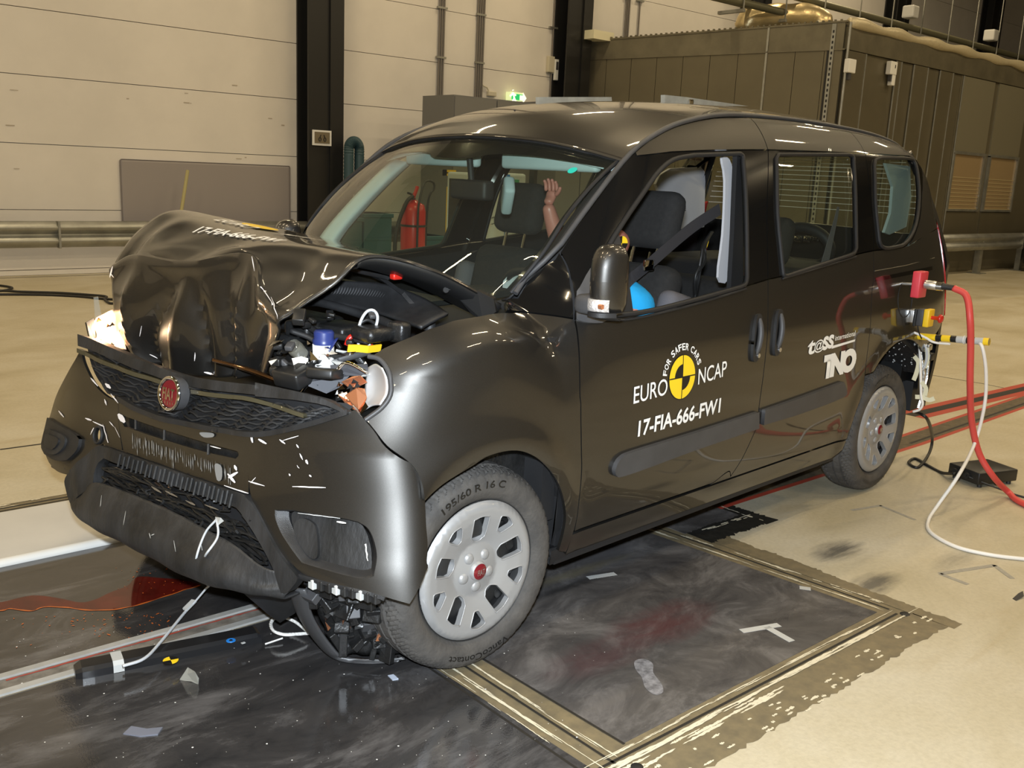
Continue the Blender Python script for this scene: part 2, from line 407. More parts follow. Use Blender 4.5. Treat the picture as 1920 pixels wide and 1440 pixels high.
def panel(name, sf, out, holes=(), step=.03, m=None, parent=None, depth=.012, gap=.0025, raise_=0., asp=1.0, back=False, label=None, disp=None):
    """a sheet cut to an outline on a surface, with a turned edge. asp: v is multiplied by it when spacing points"""
    out = resamp([(u, v*asp) for u, v in out], step)
    if gap: out = inset(out, gap)
    if parea(out) < 0: out = out[::-1]
    hs = []
    for h in holes:
        h = resamp([(u, v*asp) for u, v in h], step*.7)
        if parea(h) > 0: h = h[::-1]
        hs.append(h)
    loops = [out]+hs; V = []; E = []; near = []
    for L in loops:
        n0 = len(V); V += L; E += [(n0+i, n0+(i+1) % len(L)) for i in range(len(L))]
    B = np.array(V); xs = [q[0] for q in out]; ys = [q[1] for q in out]
    nx = int((max(xs)-min(xs))/step)+1; ny = int((max(ys)-min(ys))/step)+1
    for i in range(nx):
        for j in range(ny):
            x = min(xs)+(i+.5+(.25 if j % 2 else -.25))*step; y = min(ys)+(j+.5)*step
            if np.min((B[:, 0]-x)**2+(B[:, 1]-y)**2) < (step*.5)**2: continue
            if insidepoly(out, x, y) and not any(insidepoly(h, x, y) for h in hs): V.append((x, y))
    r = delaunay_2d_cdt([Vector(v) for v in V], E, [], 0, 1e-7)
    v2 = [tuple(v) for v in r[0]]; tris = []
    for f in r[2]:
        cx = sum(v2[i][0] for i in f)/len(f); cy = sum(v2[i][1] for i in f)/len(f)
        if insidepoly(out, cx, cy) and not any(insidepoly(h, cx, cy) for h in hs): tris.append(tuple(f))
    pts = []; nor = []
    cen = Vector((-1.3, 0, .8))
    for u, v in v2:
        v /= asp; p = sf.pt(u, v); n = nrm(sf, u, v)
        ref = (p-cen) if not isinstance(sf, (Flat,)) else CC-p
        if isinstance(sf, Patch): ref = CC-p
        if isinstance(sf, Side): ref = Vector((0, sf.s, .3))
        if hasattr(sf, 'ref'): ref = sf.ref
        if n.dot(ref) < 0: n = -n
        if disp: p = p+n*disp(u, v)
        pts.append(p+n*raise_); nor.append(n)
    # orientation
    fs = []
    for t in tris:
        fn = (pts[t[1]]-pts[t[0]]).cross(pts[t[2]]-pts[t[0]])
        fs.append(t if fn.dot(nor[t[0]]) >= 0 else t[::-1])
    if depth:
        cnt = {}
        for t in fs:
            for a, b in ((t[0], t[1]), (t[1], t[2]), (t[2], t[0])): cnt[(a, b)] = 1
        be = [(a, b) for (a, b) in cnt if (b, a) not in cnt]
        mp = {}
        def rim(i, d):
            if (i, d) not in mp: mp[(i, d)] = len(pts); pts.append(pts[i]-nor[i]*d); nor.append(None)
            return mp[(i, d)]
        acc = {}
        for a, b in be:
            ia, ib, ja, jb = rim(a, 0.), rim(b, 0.), rim(a, depth), rim(b, depth)
            fs.append((ib, ia, ja, jb)); en = (pts[b]-pts[a]).cross(nor[a])
            for q in (ia, ib, ja, jb): acc[q] = acc.get(q, Vector())+en.normalized()
        for q, n in acc.items(): nor[q] = n.normalized()
    me = bpy.data.meshes.new(name); me.from_pydata(pts, [], fs)
    me.polygons.foreach_set('use_smooth', [True]*len(me.polygons))
    if not disp: me.normals_split_custom_set_from_vertices([tuple(n) for n in nor])
    o = link(name, me, m, parent)
    if label: o['label'] = label
    return o
def mirrored(o, name=None, parent=None):
    """the same panel for the car's other side"""
    me = o.data.copy(); n = len(me.vertices); co = np.zeros(n*3); me.vertices.foreach_get('co', co); co[1::3] *= -1; me.vertices.foreach_set('co', co)
    me.flip_normals(); c = bpy.data.objects.new(name or o.name.split('.')[0], me); COL.objects.link(c); c.parent = parent or o.parent; return c
# writing laid on a surface
def textmesh(s, size, bold=0., shear=0., space=1.0, ex=0.):
    cu = bpy.data.curves.new('t', 'FONT'); cu.body = s; cu.size = size; cu.offset = bold*size; cu.shear = shear; cu.space_character = space
    cu.align_x = 'CENTER'; cu.resolution_u = 4; cu.extrude = ex
    o = bpy.data.objects.new('t', cu); me = bpy.data.meshes.new_from_object(o); bpy.data.objects.remove(o); return me
def writing(name, s, sf, p0, p1, hgt, m, parent, bold=0., shear=0., lift=.0018, aspect=None, cut=.05, flip=1, space=1.0, squeeze=True):
    """text from p0 to p1 (baseline ends, in surface u,v), letters hgt tall in v"""
    me = textmesh(s, 1.0, bold, shear, space); n = len(me.vertices); co = np.zeros(n*3); me.vertices.foreach_get('co', co); co = co.reshape(-1, 3)
    x0, x1 = co[:, 0].min(), co[:, 0].max(); caph = .70
    bm = bmesh.new(); bm.from_mesh(me); bmesh.ops.triangulate(bm, faces=bm.faces)
    L = hypot(p1[0]-p0[0], p1[1]-p0[1])
    sc = L/(x1-x0)
    for _ in range(3):
        es = [e for e in bm.edges if e.calc_length()*sc > cut]
        if not es: break
        bmesh.ops.subdivide_edges(bm, edges=es, cuts=1); bmesh.ops.triangulate(bm, faces=bm.faces)
    for v in bm.verts:
        t = (v.co.x-x0)/(x1-x0); h = v.co.y/caph*hgt
        u = p0[0]+(p1[0]-p0[0])*t; w = p0[1]+(p1[1]-p0[1])*t+h*flip
        q = sf.pt(u, w); nn = nrm(sf, u, w); ref = sf.ref if hasattr(sf, 'ref') else Vector((0, 1, .2)) if isinstance(sf, Side) else CC-q
        if nn.dot(ref) < 0: nn = -nn
        v.co = q+nn*lift
    bm.to_mesh(me); bm.free(); me.name = name
    return link(name, me, m, parent)
def decal(name, sf, poly, m, parent, lift=.002, step=.02, asp=1.):
    return panel(name, sf, poly, step=step, m=m, parent=parent, depth=0, gap=0, raise_=lift, asp=asp)
# ------------------------------------------------------------------ the car: body sides
car = tag(empty('car', (0, 0, 0), CAR_YAW), 'dark grey-brown crash-tested family van with a crushed front and crumpled bonnet', 'car')
S = Side(1); FR = Front()
SP = lambda *pts: px(S, pts)
ARCHF = [(795, 942), (818, 920), (840, 903), (886, 875), (917, 856), (961, 846), (996, 854), (1027, 879), (1049, 914), (1060, 961), (1056, 1000), (1046, 1034)]
def arch(cx, cz, r, a0, a1, n=14): return [(cx+r*cos(rad(a0+(a1-a0)*i/n)), cz+r*sin(rad(a0+(a1-a0)*i/n))) for i in range(n+1)]
af = SP(*ARCHF)
GAPF = SP((1077, 598), (1085, 650), (1087, 707), (1089, 770), (1090, 840), (1090, 893), (1085, 945), (1079, 985))
gf_bot = (GAPF[-1][0]+.012, .285)
seam = SP((684, 787), (700, 806), (725, 837), (759, 862), (776, 878), (788, 901), (795, 942))
ftop = SP((1077, 598), (1040, 592), (973, 585), (925, 586), (862, 597), (823, 609), (791, 620), (728, 646), (690, 668))
lampedge = SP((690, 668), (708, 672), (722, 686), (731, 709), (731, 740), (715, 764), (684, 787))
fender = panel('front_fender', S, outline(ftop, lampedge, seam, af, [af[-1], gf_bot], [gf_bot]+GAPF[::-1], k=5), step=.022, m=M['paint'], parent=car)
mirrored(fender)
# front door skin
GAPB = SP((1440, 524), (1440, 545), (1440, 580), (1438, 640), (1431, 705), (1423, 765), (1425, 783), (1418, 803), (1393, 857), (1370, 893))
sb = [GAPB[-1], (GAPB[-1][0]+.03, .39), (GAPB[-1][0]+.12, .36)]
belt1 = SP((1077, 598), (1110, 603), (1150, 601), (1185, 594), (1240, 582), (1300, 567), (1360, 551), (1398, 537))
belt1b = SP((1398, 537), (1420, 530), (1440, 524))
dbl = [(GAPF[-1][0], .36)]
door = panel('front_door', S, outline(belt1, belt1b, GAPB, sb, [sb[-1], (GAPF[-1][0], .36)], [(GAPF[-1][0], .36)]+GAPF[::-1], k=5), step=.024, m=M['paint'], parent=car)
# sliding door skin
GAPC = SP((1638, 470), (1638, 520), (1634, 560), (1629, 640), (1622, 703))
RA = arch(-2.755, .33, .45, 135, 2, 14)
ra_front = [q for q in RA if q[0] > GAPC[-1][0]]
belt2 = SP((1440, 524), (1470, 517), (1530, 500), (1603, 478), (1638, 470))
slid = panel('sliding_door', S, outline(belt2, GAPC, [GAPC[-1], (-2.36, .545)], [(-2.36, .545), (-2.325, .47), (-2.31, .40), (-2.305, .355)], [(-2.305, .355), (-1.20, .355)], [(-1.20, .355), (sb[1][0]-.0, .39), GAPB[-1]], GAPB[::-1], k=5), step=.026, m=M['paint'], parent=car)
# sill under both doors
sill = panel('sill', S, [(GAPF[-1][0]+.01, .352), (GAPF[-1][0]+.012, .275), (-2.24, .262), (-2.30, .30), (-2.305, .350)], step=.03, m=M['paint'], parent=car)
slow = panel('sill_skirt', Side(1, -.02), [(-.34, .30), (-.36, .235), (-2.2, .225), (-2.27, .30)], step=.05, m=M['black_plastic'], parent=car)
# rear quarter
rq_arch = arch(-2.755, .33, .45, 133, 0, 12)
XR = -3.40
rback = [(-3.43, .50), (-3.44, .8), (-3.44, 1.1), (-3.42, 1.3)]
quarter = panel('rear_quarter', S, outline([GAPC[0], SP((1700, 462))[0], SP((1735, 440))[0], (-3.36, 1.30)], [(-3.36, 1.30), (-3.43, 1.25)], [(-3.43, 1.25), (-3.44, 1.0), (-3.42, .86)], [(-3.42, .86), (-3.30, .79), (-3.15, .735)], [(-3.15, .735), (-3.02, .69)], arch(-2.755, .33, .45, 126, 47, 12), GAPC[::-1][:-1]+[GAPC[0]], k=3), step=.028, m=M['paint'], parent=car)
# black band with the window openings
win1 = outline(SP((1177, 588), (1180, 480), (1186, 420)), SP((1186, 420), (1212, 350), (1232, 318), (1262, 298), (1300, 292)), SP((1300, 292), (1385, 289)), SP((1385, 289), (1391, 294), (1392, 305)), SP((1392, 305), (1398, 420), (1399, 520)), SP((1399, 520), (1396, 534), (1386, 541)), SP((1386, 541), (1300, 562), (1177, 588)), k=4)
win1 = outline(SP((1116, 560), (1133, 477), (1168, 415), (1207, 358), (1233, 322), (1262, 299), (1300, 291)), SP((1300, 291), (1385, 288)), SP((1385, 288), (1391, 293), (1392, 305)), SP((1392, 305), (1398, 420), (1399, 520)), SP((1399, 520), (1396, 532), (1386, 538)), SP((1386, 538), (1300, 562), (1220, 582), (1160, 590), (1118, 592)), SP((1118, 592), (1116, 560)), k=4)
win2 = outline(SP((1458, 290), (1590, 290)), SP((1590, 290), (1598, 294), (1599, 305)), SP((1599, 305), (1603, 400), (1604, 465)), SP((1604, 465), (1600, 474), (1590, 479)), SP((1590, 479), (1475, 517)), SP((1475, 517), (1468, 516), (1466, 505)), SP((1466, 505), (1456, 400), (1454, 298)), SP((1454, 298), (1458, 290)), k=3)
win3 = outline(SP((1640, 300), (1650, 296)), SP((1650, 296), (1700, 297), (1712, 302), (1718, 320)), SP((1718, 320), (1722, 370), (1716, 420), (1703, 448), (1690, 460)), SP((1690, 460), (1665, 465), (1652, 462), (1647, 450)), SP((1647, 450), (1640, 380), (1638, 310)), k=3)
GAPU = SP((1053, 478), (1064, 500), (1071, 530), (1076, 565), (1077, 598))
topu = SP((1260, 285), (1330, 282), (1395, 281), (1440, 281))
def zdl(x0, x1, n, d=.006): return [(x0+(x1-x0)*i/n, ZD(x0+(x1-x0)*i/n)-d) for i in range(n+1)]
xg = GAPU[0][0]
pillar_b = SP((1440, 281), (1438, 400), (1440, 524))
xt = SP((1177, 288))[0][0]
blackA = panel('door_frame', S, outline(GAPU, belt1, belt1b, pillar_b[::-1], [pillar_b[0]]+topu[::-1][1:], [topu[0], (xt-.03, ZD(xt-.03)-.02)], zdl(xt-.03, xg, 14), k=3), holes=[win1], step=.022, m=M['gloss_black'], parent=car)
mid2 = SP((1440, 281), (1530, 284), (1600, 287), (1622, 288))
gapcu = SP((1622, 288), (1628, 330), (1636, 400), (1638, 470))
blackB = panel('sliding_door_frame', S, outline(mid2, gapcu, belt2[::-1], pillar_b[::-1], k=3), holes=[win2], step=.024, m=M['gloss_black'], parent=car)
q3 = SP((1622, 288), (1660, 290), (1705, 293))
blackC = panel('quarter_window_surround', S, outline(q3, [q3[-1], SP((1724, 305))[0]], SP((1724, 305), (1729, 360), (1725, 410), (1712, 447), (1700, 462)), [SP((1700, 462))[0], GAPC[0]], gapcu[::-1], k=3), holes=[win3], step=.024, m=M['gloss_black'], parent=car)
# body colour above the windows up to the roof ditch
xb = SP((1420, 243))[0][0]; xc = GAPC[0][0]
up1 = panel('roof_side', S, outline([topu[0]]+topu[1:], [(pillar_b[0][0], ZD(pillar_b[0][0])-.006)], zdl(pillar_b[0][0], xt-.03, 14), [(xt-.03, ZD(xt-.03)-.02), topu[0]], k=3), step=.022, m=M['paint'], parent=car)
up2 = panel('roof_side', S, outline(mid2, [mid2[-1], (mid2[-1][0]+.02, ZD(mid2[-1][0]+.02)-.006)], zdl(mid2[-1][0]+.02, pillar_b[0][0], 12), [pillar_b[0]], k=3), step=.024, m=M['paint'], parent=car)
wr = SP((1724, 305))[0]
up3 = panel('rear_pillar', S, outline(q3, [q3[-1], wr], SP((1724, 305), (1729, 360), (1725, 410), (1712, 447), (1700, 462)), [SP((1700, 462))[0], (-3.36, 1.30), (-3.42, 1.25)], [(-3.42, 1.25), (-3.41, 1.45), (-3.36, 1.60), (-3.30, ZD(-3.30)-.01)], zdl(-3.30, mid2[-1][0]+.02, 10), [(mid2[-1][0]+.02, ZD(mid2[-1][0]+.02)-.006), q3[0]], k=3), step=.026, m=M['paint'], parent=car)
# black piece between windscreen pillar and door
base = SP((985, 577), (1020, 586), (1077, 598))
xw = SP((960, 580))[0]
blackP = panel('pillar_base_cover', S, outline(ftop[:3]+[SP((950, 582))[0]], [SP((950, 582))[0], (-.33, 1.10)], zdl(-.35, xg, 6, .004), GAPU, k=3), step=.02, m=M['gloss_black'], parent=car)
for p in (door, slid, sill, slow, quarter, blackA, blackB, blackC, up1, up2, up3, blackP): mirrored(p)
# rubber seals round the openings, lifted by their own thickness
def seal(poly, r=.007, name='window_seal', m='seal', off=.004, sgn=1):
    sf = Side(sgn, off); pts = [sf.pt(u, v) for u, v in poly]
    return MB().tube(pts, r, 6, closed=True).build(name, M[m], car, 180)
for w in (win1, win2, win3):
    seal(w, .009); seal(w, .009, sgn=-1)
GL = Side(1, -.018)
gw1 = panel('door_glass', GL, win1, step=.06, m=M['glass'], parent=car, depth=0, gap=-.004)
gw1r = mirrored(gw1); gw1r['kind'] = ''; del gw1r['kind']
bpy.data.objects.remove(gw1)                     # the driver's window is wound down
for w in (win2, win3):
    g = panel('side_glass', GL, w, step=.06, m=M['glass'], parent=car, depth=0, gap=-.004); mirrored(g)
# white and dark lines of the gaps are the real slots: a dark inner skin sits behind them
inner_poly = [(-.33, 1.085), (-.37, .3), (-2.2, .28), (-2.34, .5), (-2.42, .66), (-2.755, .80), (-3.1, .66), (-3.22, .45), (-3.40, .45), (-3.42, 1.22), (-2.5, 1.15), (-2.2, 1.15), (-1.5, 1.09), (-1.1, 1.06), (-.7, 1.04)]
for sg in (1, -1):
    panel('inner_skin', Side(sg, -.05), inner_poly, step=.07, m=M['dash'], parent=car, depth=0, gap=0)
# door rub strips
mold = SP((1150, 868), (1160, 855), (1185, 843), (1300, 808), (1418, 770))
moldb = SP((1418, 803), (1300, 843), (1200, 880), (1160, 893), (1150, 893), (1146, 882), (1150, 868))
SU = lambda off: Side(1, off)
rub = panel('rub_strip', SU(.016), outline(mold, [mold[-1], moldb[0]], moldb, k=4), step=.02, m=M['grey_plastic'], parent=car, depth=.02, label='dark grey rub strip')
mold2 = SP((1428, 767), (1500, 742), (1577, 714)); mold2b = SP((1577, 714), (1582, 730), (1575, 745), (1500, 774), (1425, 797))
rub2 = panel('rub_strip', SU(.016), outline(mold2, mold2b, [mold2b[-1], mold2[0]], k=4), step=.02, m=M['grey_plastic'], parent=car, depth=.02)
mirrored(rub); mirrored(rub2)
# sliding rail slot and groove of the rear quarter
slot = SP((1640, 520), (1748, 499), (1748, 506), (1640, 528))
for sg in (1,):
    panel('rail_slot', Side(sg, .001), slot, step=.03, m=M['gloss_black'], parent=car, depth=.002, gap=0)
ln = SP((1640, 508), (1700, 497), (1752, 483)); MB().tube([Side(1, .0005).pt(*q) for q in ln], .0018, 5).build('quarter_crease', M['paint'], car, 60)
# fuel flap ring
c = SP((1697, 562))[0]
MB().tube([Side(1, .0005).pt(c[0]+.085*cos(a), c[1]+.085*sin(a)) for a in np.linspace(0, 2*pi, 40)[:-1]], .0022, 5, closed=True).build('fuel_flap', M['seal'], car, 60)
# mouldings along the belt of both doors
MB().tube([Side(1, .006).pt(*q) for q in cr(SP((1140, 597), (1185, 597), (1300, 570), (1396, 541)), 8)], .005, 6).build('belt_moulding', M['seal'], car, 60)
MB().tube([Side(1, .006).pt(*q) for q in cr(SP((1466, 522), (1530, 503), (1603, 481)), 8)], .004, 6).build('belt_moulding', M['seal'], car, 60)
# handles
def handle(cx, cy, sgn=1):
    u, v = S.inv(cx, cy); h = empty('door_handle', (0, 0, 0), 0, car)
    ring = []
    for a in np.linspace(0, 2*pi, 29)[:-1]:
        e = 2.6; ca, sa = cos(a), sin(a); x = .029*abs(ca)**(2/e)*(1 if ca > 0 else -1); z = .092*abs(sa)**(2/e)*(1 if sa > 0 else -1)
        ring.append((u+x-.012*(z/.09), v+z))
    inner = [(u-.012*(z-v)/.09+(x-u+.012*(z-v)/.09)*.60, v+(z-v)*.66+.01) for x, z in ring]
    panel('escutcheon', Side(sgn, .012), ring, holes=[inner], step=.009, m=M['black_plastic'], parent=h, depth=.018, gap=0)
    panel('cup', Side(sgn, -.022), [(u+(x-u)*1.1, v+(z-v)*1.1) for x, z in inner], step=.02, m=M['dash'], parent=h, depth=0, gap=0)
    sf = Side(sgn, .018); off = [.003, .010, .013, .010, .003]
    g = [Side(sgn, .006+off[i]).pt(u-.004-.012*(dz/.09), v+dz) for i, dz in enumerate((-.06, -.03, .01, .045, .072))]
    MB().tube(cr(g, 5), [.008+.004*sin(pi*i/20) for i in range(21)], 8).build('grip', M['grey_plastic'], h, 60)
    MB().tube([Side(sgn, .010).pt(u-.005, v-.068), Side(sgn, .016).pt(u-.005, v-.068)], .009, 14).build('lock', M['silver'], h, 40)
    return h
handle(1417, 633); handle(1457, 623)
handle(1417, 633, -1); handle(1457, 623, -1)
# ------------------------------------------------------------------ roof, windscreen
def ditch(x, s=1): return Vector((x, s*(Yside(x, ZD(x))), ZD(x)))
RX = [-.80, -.88, -.98, -1.12, -1.3, -1.6, -2.0, -2.4, -2.8, -3.05, -3.22, -3.33]
ZC = [1.618, 1.668, 1.715, 1.755, 1.785, 1.813, 1.833, 1.840, 1.835, 1.82, 1.795, 1.75]
DX = [.085, .08, .07, .05, .03, .01, 0, 0, -.01, -.02, -.04, -.05]
G = []
for x, zc, dx in zip(RX, ZC, DX):
    e = ditch(x); row = []
    for u in (-1, -.93, -.75, -.45, 0, .45, .75, .93, 1):
        k = 1-abs(u)**2.3; row.append((x+dx*k, e.y*u, e.z+(zc-e.z)*k))
    G.append(row)
roof = gridobj('roof', gridmesh(G, 5), M['paint'], car, .004)
for s in (1, -1):
    strip = [ditch(x, s)+Vector((0, s*.004, .004)) for x in np.linspace(-.335, -3.3, 60)]
    MB().tube(strip, .0095, 8).build('ditch_moulding', M['grey_plastic'], car, 60)
# windscreen corner line follows the pillar
def wsedge(t, s):
    x = -.33+t*(-.805+.33); return Vector((x, s*(Yside(x, ZD(x))-.022), ZD(x)-.004))
WG = []
for t in (0, .25, .5, .75, 1.0):
    e = wsedge(t, 1); cx = (-.02)*(1-t)+(-.725)*t; cz = 1.015*(1-t)+1.612*t; b = .02*sin(pi*t)
    row = []
    for u in (-1, -.85, -.5, 0, .5, .85, 1):
        k = 1-abs(u)**2.2; row.append((e.x+(cx-e.x)*k+b, e.y*u, e.z+(cz-e.z)*k+b))
    WG.append(row)
WS = Patch(WG, 6); WSo = Patch(WG, 6, .003); WSi = Patch(WG, 6, -.006)
gridobj('windscreen', WS.R, M['glass'], car)
hole = [(.045, .05), (.3, .035), (.7, .035), (.955, .05), (.965, .3), (.965, .6), (.955, .86), (.93, .885), (.62, .865), (.55, .82), (.45, .82), (.38, .865), (.07, .885), (.045, .86), (.035, .6), (.035, .3)]
hole = [(u, .9*(v-.035)/.85+.03) for u, v in hole]
fr_ = panel('windscreen_border', WSi, [(0, 0), (1, 0), (1, 1), (0, 1)], holes=[outline(hole[0:4], hole[3:8], hole[7:13], hole[12:]+[hole[0]], k=3)], step=.03, m=M['gloss_black'], parent=car, depth=0, gap=0)
MB().tube([WSo.pt(u, 1) for u in np.linspace(.01, .99, 40)], .006, 6).build('header_seal', M['seal'], car, 60)
for u0 in (.004, .996): MB().tube([WSo.pt(u0, v) for v in np.linspace(0.02, 1, 30)], .007, 6).build('windscreen_seal', M['seal'], car, 60)
# teal round sticker and paper slip in the glass
c = WSo.inv(1074, 321); decal('inspection_sticker', WSo, [(c[0]+.014*cos(a), c[1]+.026*sin(a)) for a in np.linspace(0, 2*pi, 25)[:-1]], M['teal'], car, .001, .01)
# aerial
q = P(957, 228, z=1.745); q = Vector((-.93, q.y, 1.72)); q = P(958, 226, x=-.93)
q = Vector((q.x, q.y, q.z-.008))
an = empty('roof_aerial', (0, 0, 0), 0, car)
MB().rbox(q.x-.035, q.x+.02, q.y-.014, q.y+.014, q.z-.012, q.z+.014, .007, 2).build('base', M['black_plastic'], an, 60)
MB().tube([q+Vector((0, 0, .01)), q+Vector((-.02, 0, .05))], [.006, .004], 8).build('rod', M['black_plastic'], an, 60)
# white strips standing on the roof (seen edge-on)
def roofboard(pts, y, label, z1=1.846):
    q = [P(a, b, y=y) for a, b in pts]; M4 = Matrix(((1, 0, 0, 0), (0, 0, 1, y), (0, 1, 0, 0), (0, 0, 0, 1)))
    o = MB().prism([(v.x, v.z) for v in q], -.012, .012, M4).build('roof_board', mat('pale clear board', (.36, .35, .30), .3, noise=.2, nscale=20)); o.rotation_euler = (0, 0, CAR_YAW)
    tag(o, label, 'board')
roofboard([(1008, 182), (1143, 182), (1144, 191), (1070, 197), (1008, 199)], -.25, 'thin pale board standing on the car roof left of the other board')
roofboard([(1243, 178), (1282, 182), (1400, 199), (1243, 199)], .10, 'thin pale tapering board on the car roof above the driver door')
q_ = P(1295, 191, y=.13); MB().lathe([(0, .012), (.012, .010), (.014, 0), (.014, -.02)], 12, Matrix.Translation(q_)).build('roof_bolt', M['chrome'], car, 40)
sl_ = WSo.inv(831, 585)
decal('paper_slip', WSo, [(sl_[0]-.018, sl_[1]-.012), (sl_[0]+.018, sl_[1]-.012), (sl_[0]+.018, sl_[1]+.012), (sl_[0]-.018, sl_[1]+.012)], mat('pale printed slip', (.5, .66, .62), .6), car, .001, .02)
# ------------------------------------------------------------------ tailgate
TG = []
for z, x in ((.42, -3.45), (.6, -3.50), (.8, -3.505), (1.05, -3.49), (1.15, -3.47), (1.4, -3.43), (1.6, -3.375), (1.69, -3.33)):
    w = .83 if z < 1.2 else .83-(z-1.2)*.44
    TG.append([(x+.06*abs(u)**4, u*w, z) for u in (-1, -.9, -.6, 0, .6, .9, 1)])
TGP = Patch(TG, 5); TGP.ref = Vector((-1, 0, .1))
wr_ = [(.13, .66), (.5, .645), (.87, .66), (.88, .9), (.86, .955), (.5, .965), (.14, .955), (.12, .9)]
panel('tailgate', TGP, [(0, .0), (1, 0), (1, 1), (0, 1)], holes=[cr(wr_, 4, True)], step=.035, m=M['paint'], parent=car, depth=.02, gap=0)
rg = tag(panel('rear_glass', TGP, cr(wr_, 4, True), step=.06, m=M['glass'], parent=car, depth=0, gap=-.003))
m = MB()
for v in np.linspace(.69, .93, 13): m.tube([TGP.pt(u, v)+Vector((.006, 0, 0)) for u in np.linspace(.17, .83, 12)], .0018, 4)
tag(m.build('heater_wires', mat('pale heater wire', (.75, .72, .6), .5), rg, 60), kind='stuff')
MB().rbox(-3.50, -3.40, -.62, .62, .46, .60, .03, 3).build('bumper_beam', M['black_metal'], car, 60)
# rear lamps
for s in (1, -1):
    sf = Side(s, .004)
    lp = outline([(-3.375, 1.33), (-3.44, 1.36)], [(-3.44, 1.36), (-3.455, 1.2), (-3.46, 1.0), (-3.455, .84)], [(-3.455, .84), (-3.40, .86), (-3.385, 1.05), (-3.375, 1.33)], k=4)
    panel('tail_lamp', sf, lp, step=.015, m=M['red_lens'], parent=car, depth=.02, gap=0)
    MB().hull([(-3.46, s*.80, .88), (-3.45, s*.765, 1.27), (-3.50, s*.74, .88), (-3.475, s*.72, 1.26), (-3.46, s*.70, .88), (-3.44, s*.70, 1.28)]).build('tail_lamp', M['red_lens'], car)

for s in (1, -1):
    G = [[Side(s, -.035).pt(x, z0+(ZD(x)-.035-z0)*k) for k in (0, .33, .66, 1)] for x, z0 in ((-.335, 1.02), (-.42, 1.03), (-.52, 1.03), (-.62, 1.03), (-.70, 1.03))]
    gridobj('pillar_backing', G, M['dash'], car)
# ------------------------------------------------------------------ wheels
class Disc:
    """wheel cover face: u, v in the wheel plane (x forward, z up), dished; local y is outward"""
    ref = Vector((0, 1, 0))
    def __init__(s, off=0.): s.off = off
    def h(s, r):
        return float(np.interp(r, [0, .03, .05, .085, .12, .165, .195, .207, .216, .222], [-.012, -.012, -.016, -.024, -.012, -.001, .002, -.001, -.010, -.018]))
    def pt(s, u, v): return Vector((u, s.h(hypot(u, v))+s.off, v))
    def inv(s, a, b): return a, b
class Polar:
    """tyre side wall: u = clockwise angle from the top (radians), v = radius"""
    ref = Vector((0, 1, 0))
    def pt(s, u, v): return Vector((-v*sin(u), float(np.interp(v, [.225, .25, .28, .305], [-.008, .004, .006, -.002])), v*cos(u)))
def tyre_mesh():
    prof = [(.222, -.170), (.232, -.178), (.262, -.190), (.292, -.182), (.306, -.168), (.314, -.152), (.318, -.138), (.310, -.135), (.310, -.128), (.3195, -.126), (.3205, -.098), (.311, -.096), (.311, -.089), (.3205, -.087), (.3195, -.058), (.310, -.056), (.310, -.049), (.318, -.046), (.314, -.030), (.306, -.014), (.300, -.006), (.285, .003), (.262, .005), (.245, .001), (.232, -.008), (.222, -.016), (.214, -.026)]
    N = 300; vs = []; fs = []
    def seg(a, b): return [(a[0]+(b[0]-a[0])*t, a[1]+(b[1]-a[1])*t) for t in (0, .5)]
    pr = []
    for a, b in zip(prof, prof[1:]): pr += seg(a, b)
    pr.append(prof[-1])
    for k in range(N):
        for r, h in pr:
            rr = r
            if r > .3125 or (.299 < r and h > -.03) or (.299 < r and h < -.15):
                ph = (k+int(h*260)) % 5
                if ph == 0 and (h > -.047 or h < -.136): rr = r-.006
                if ph == 2 and -.126 <= h <= -.05 and (k+int(h*200)) % 2: rr = r-.004
            th = 2*pi*k/N; vs.append((rr*cos(th), h, rr*sin(th)))
    m = len(pr)
    fs = [(k*m+i, k*m+i+1, ((k+1) % N)*m+i+1, ((k+1) % N)*m+i) for k in range(N) for i in range(m-1)]
    me = bpy.data.meshes.new('tyre'); me.from_pydata(vs, [], fs)
    bm = bmesh.new(); bm.from_mesh(me); bmesh.ops.recalc_face_normals(bm, faces=bm.faces); bm.to_mesh(me); bm.free()
    return me
TYRE = tyre_mesh()
YUP = Matrix.Rotation(-pi/2, 4, 'X')             # local z -> +y
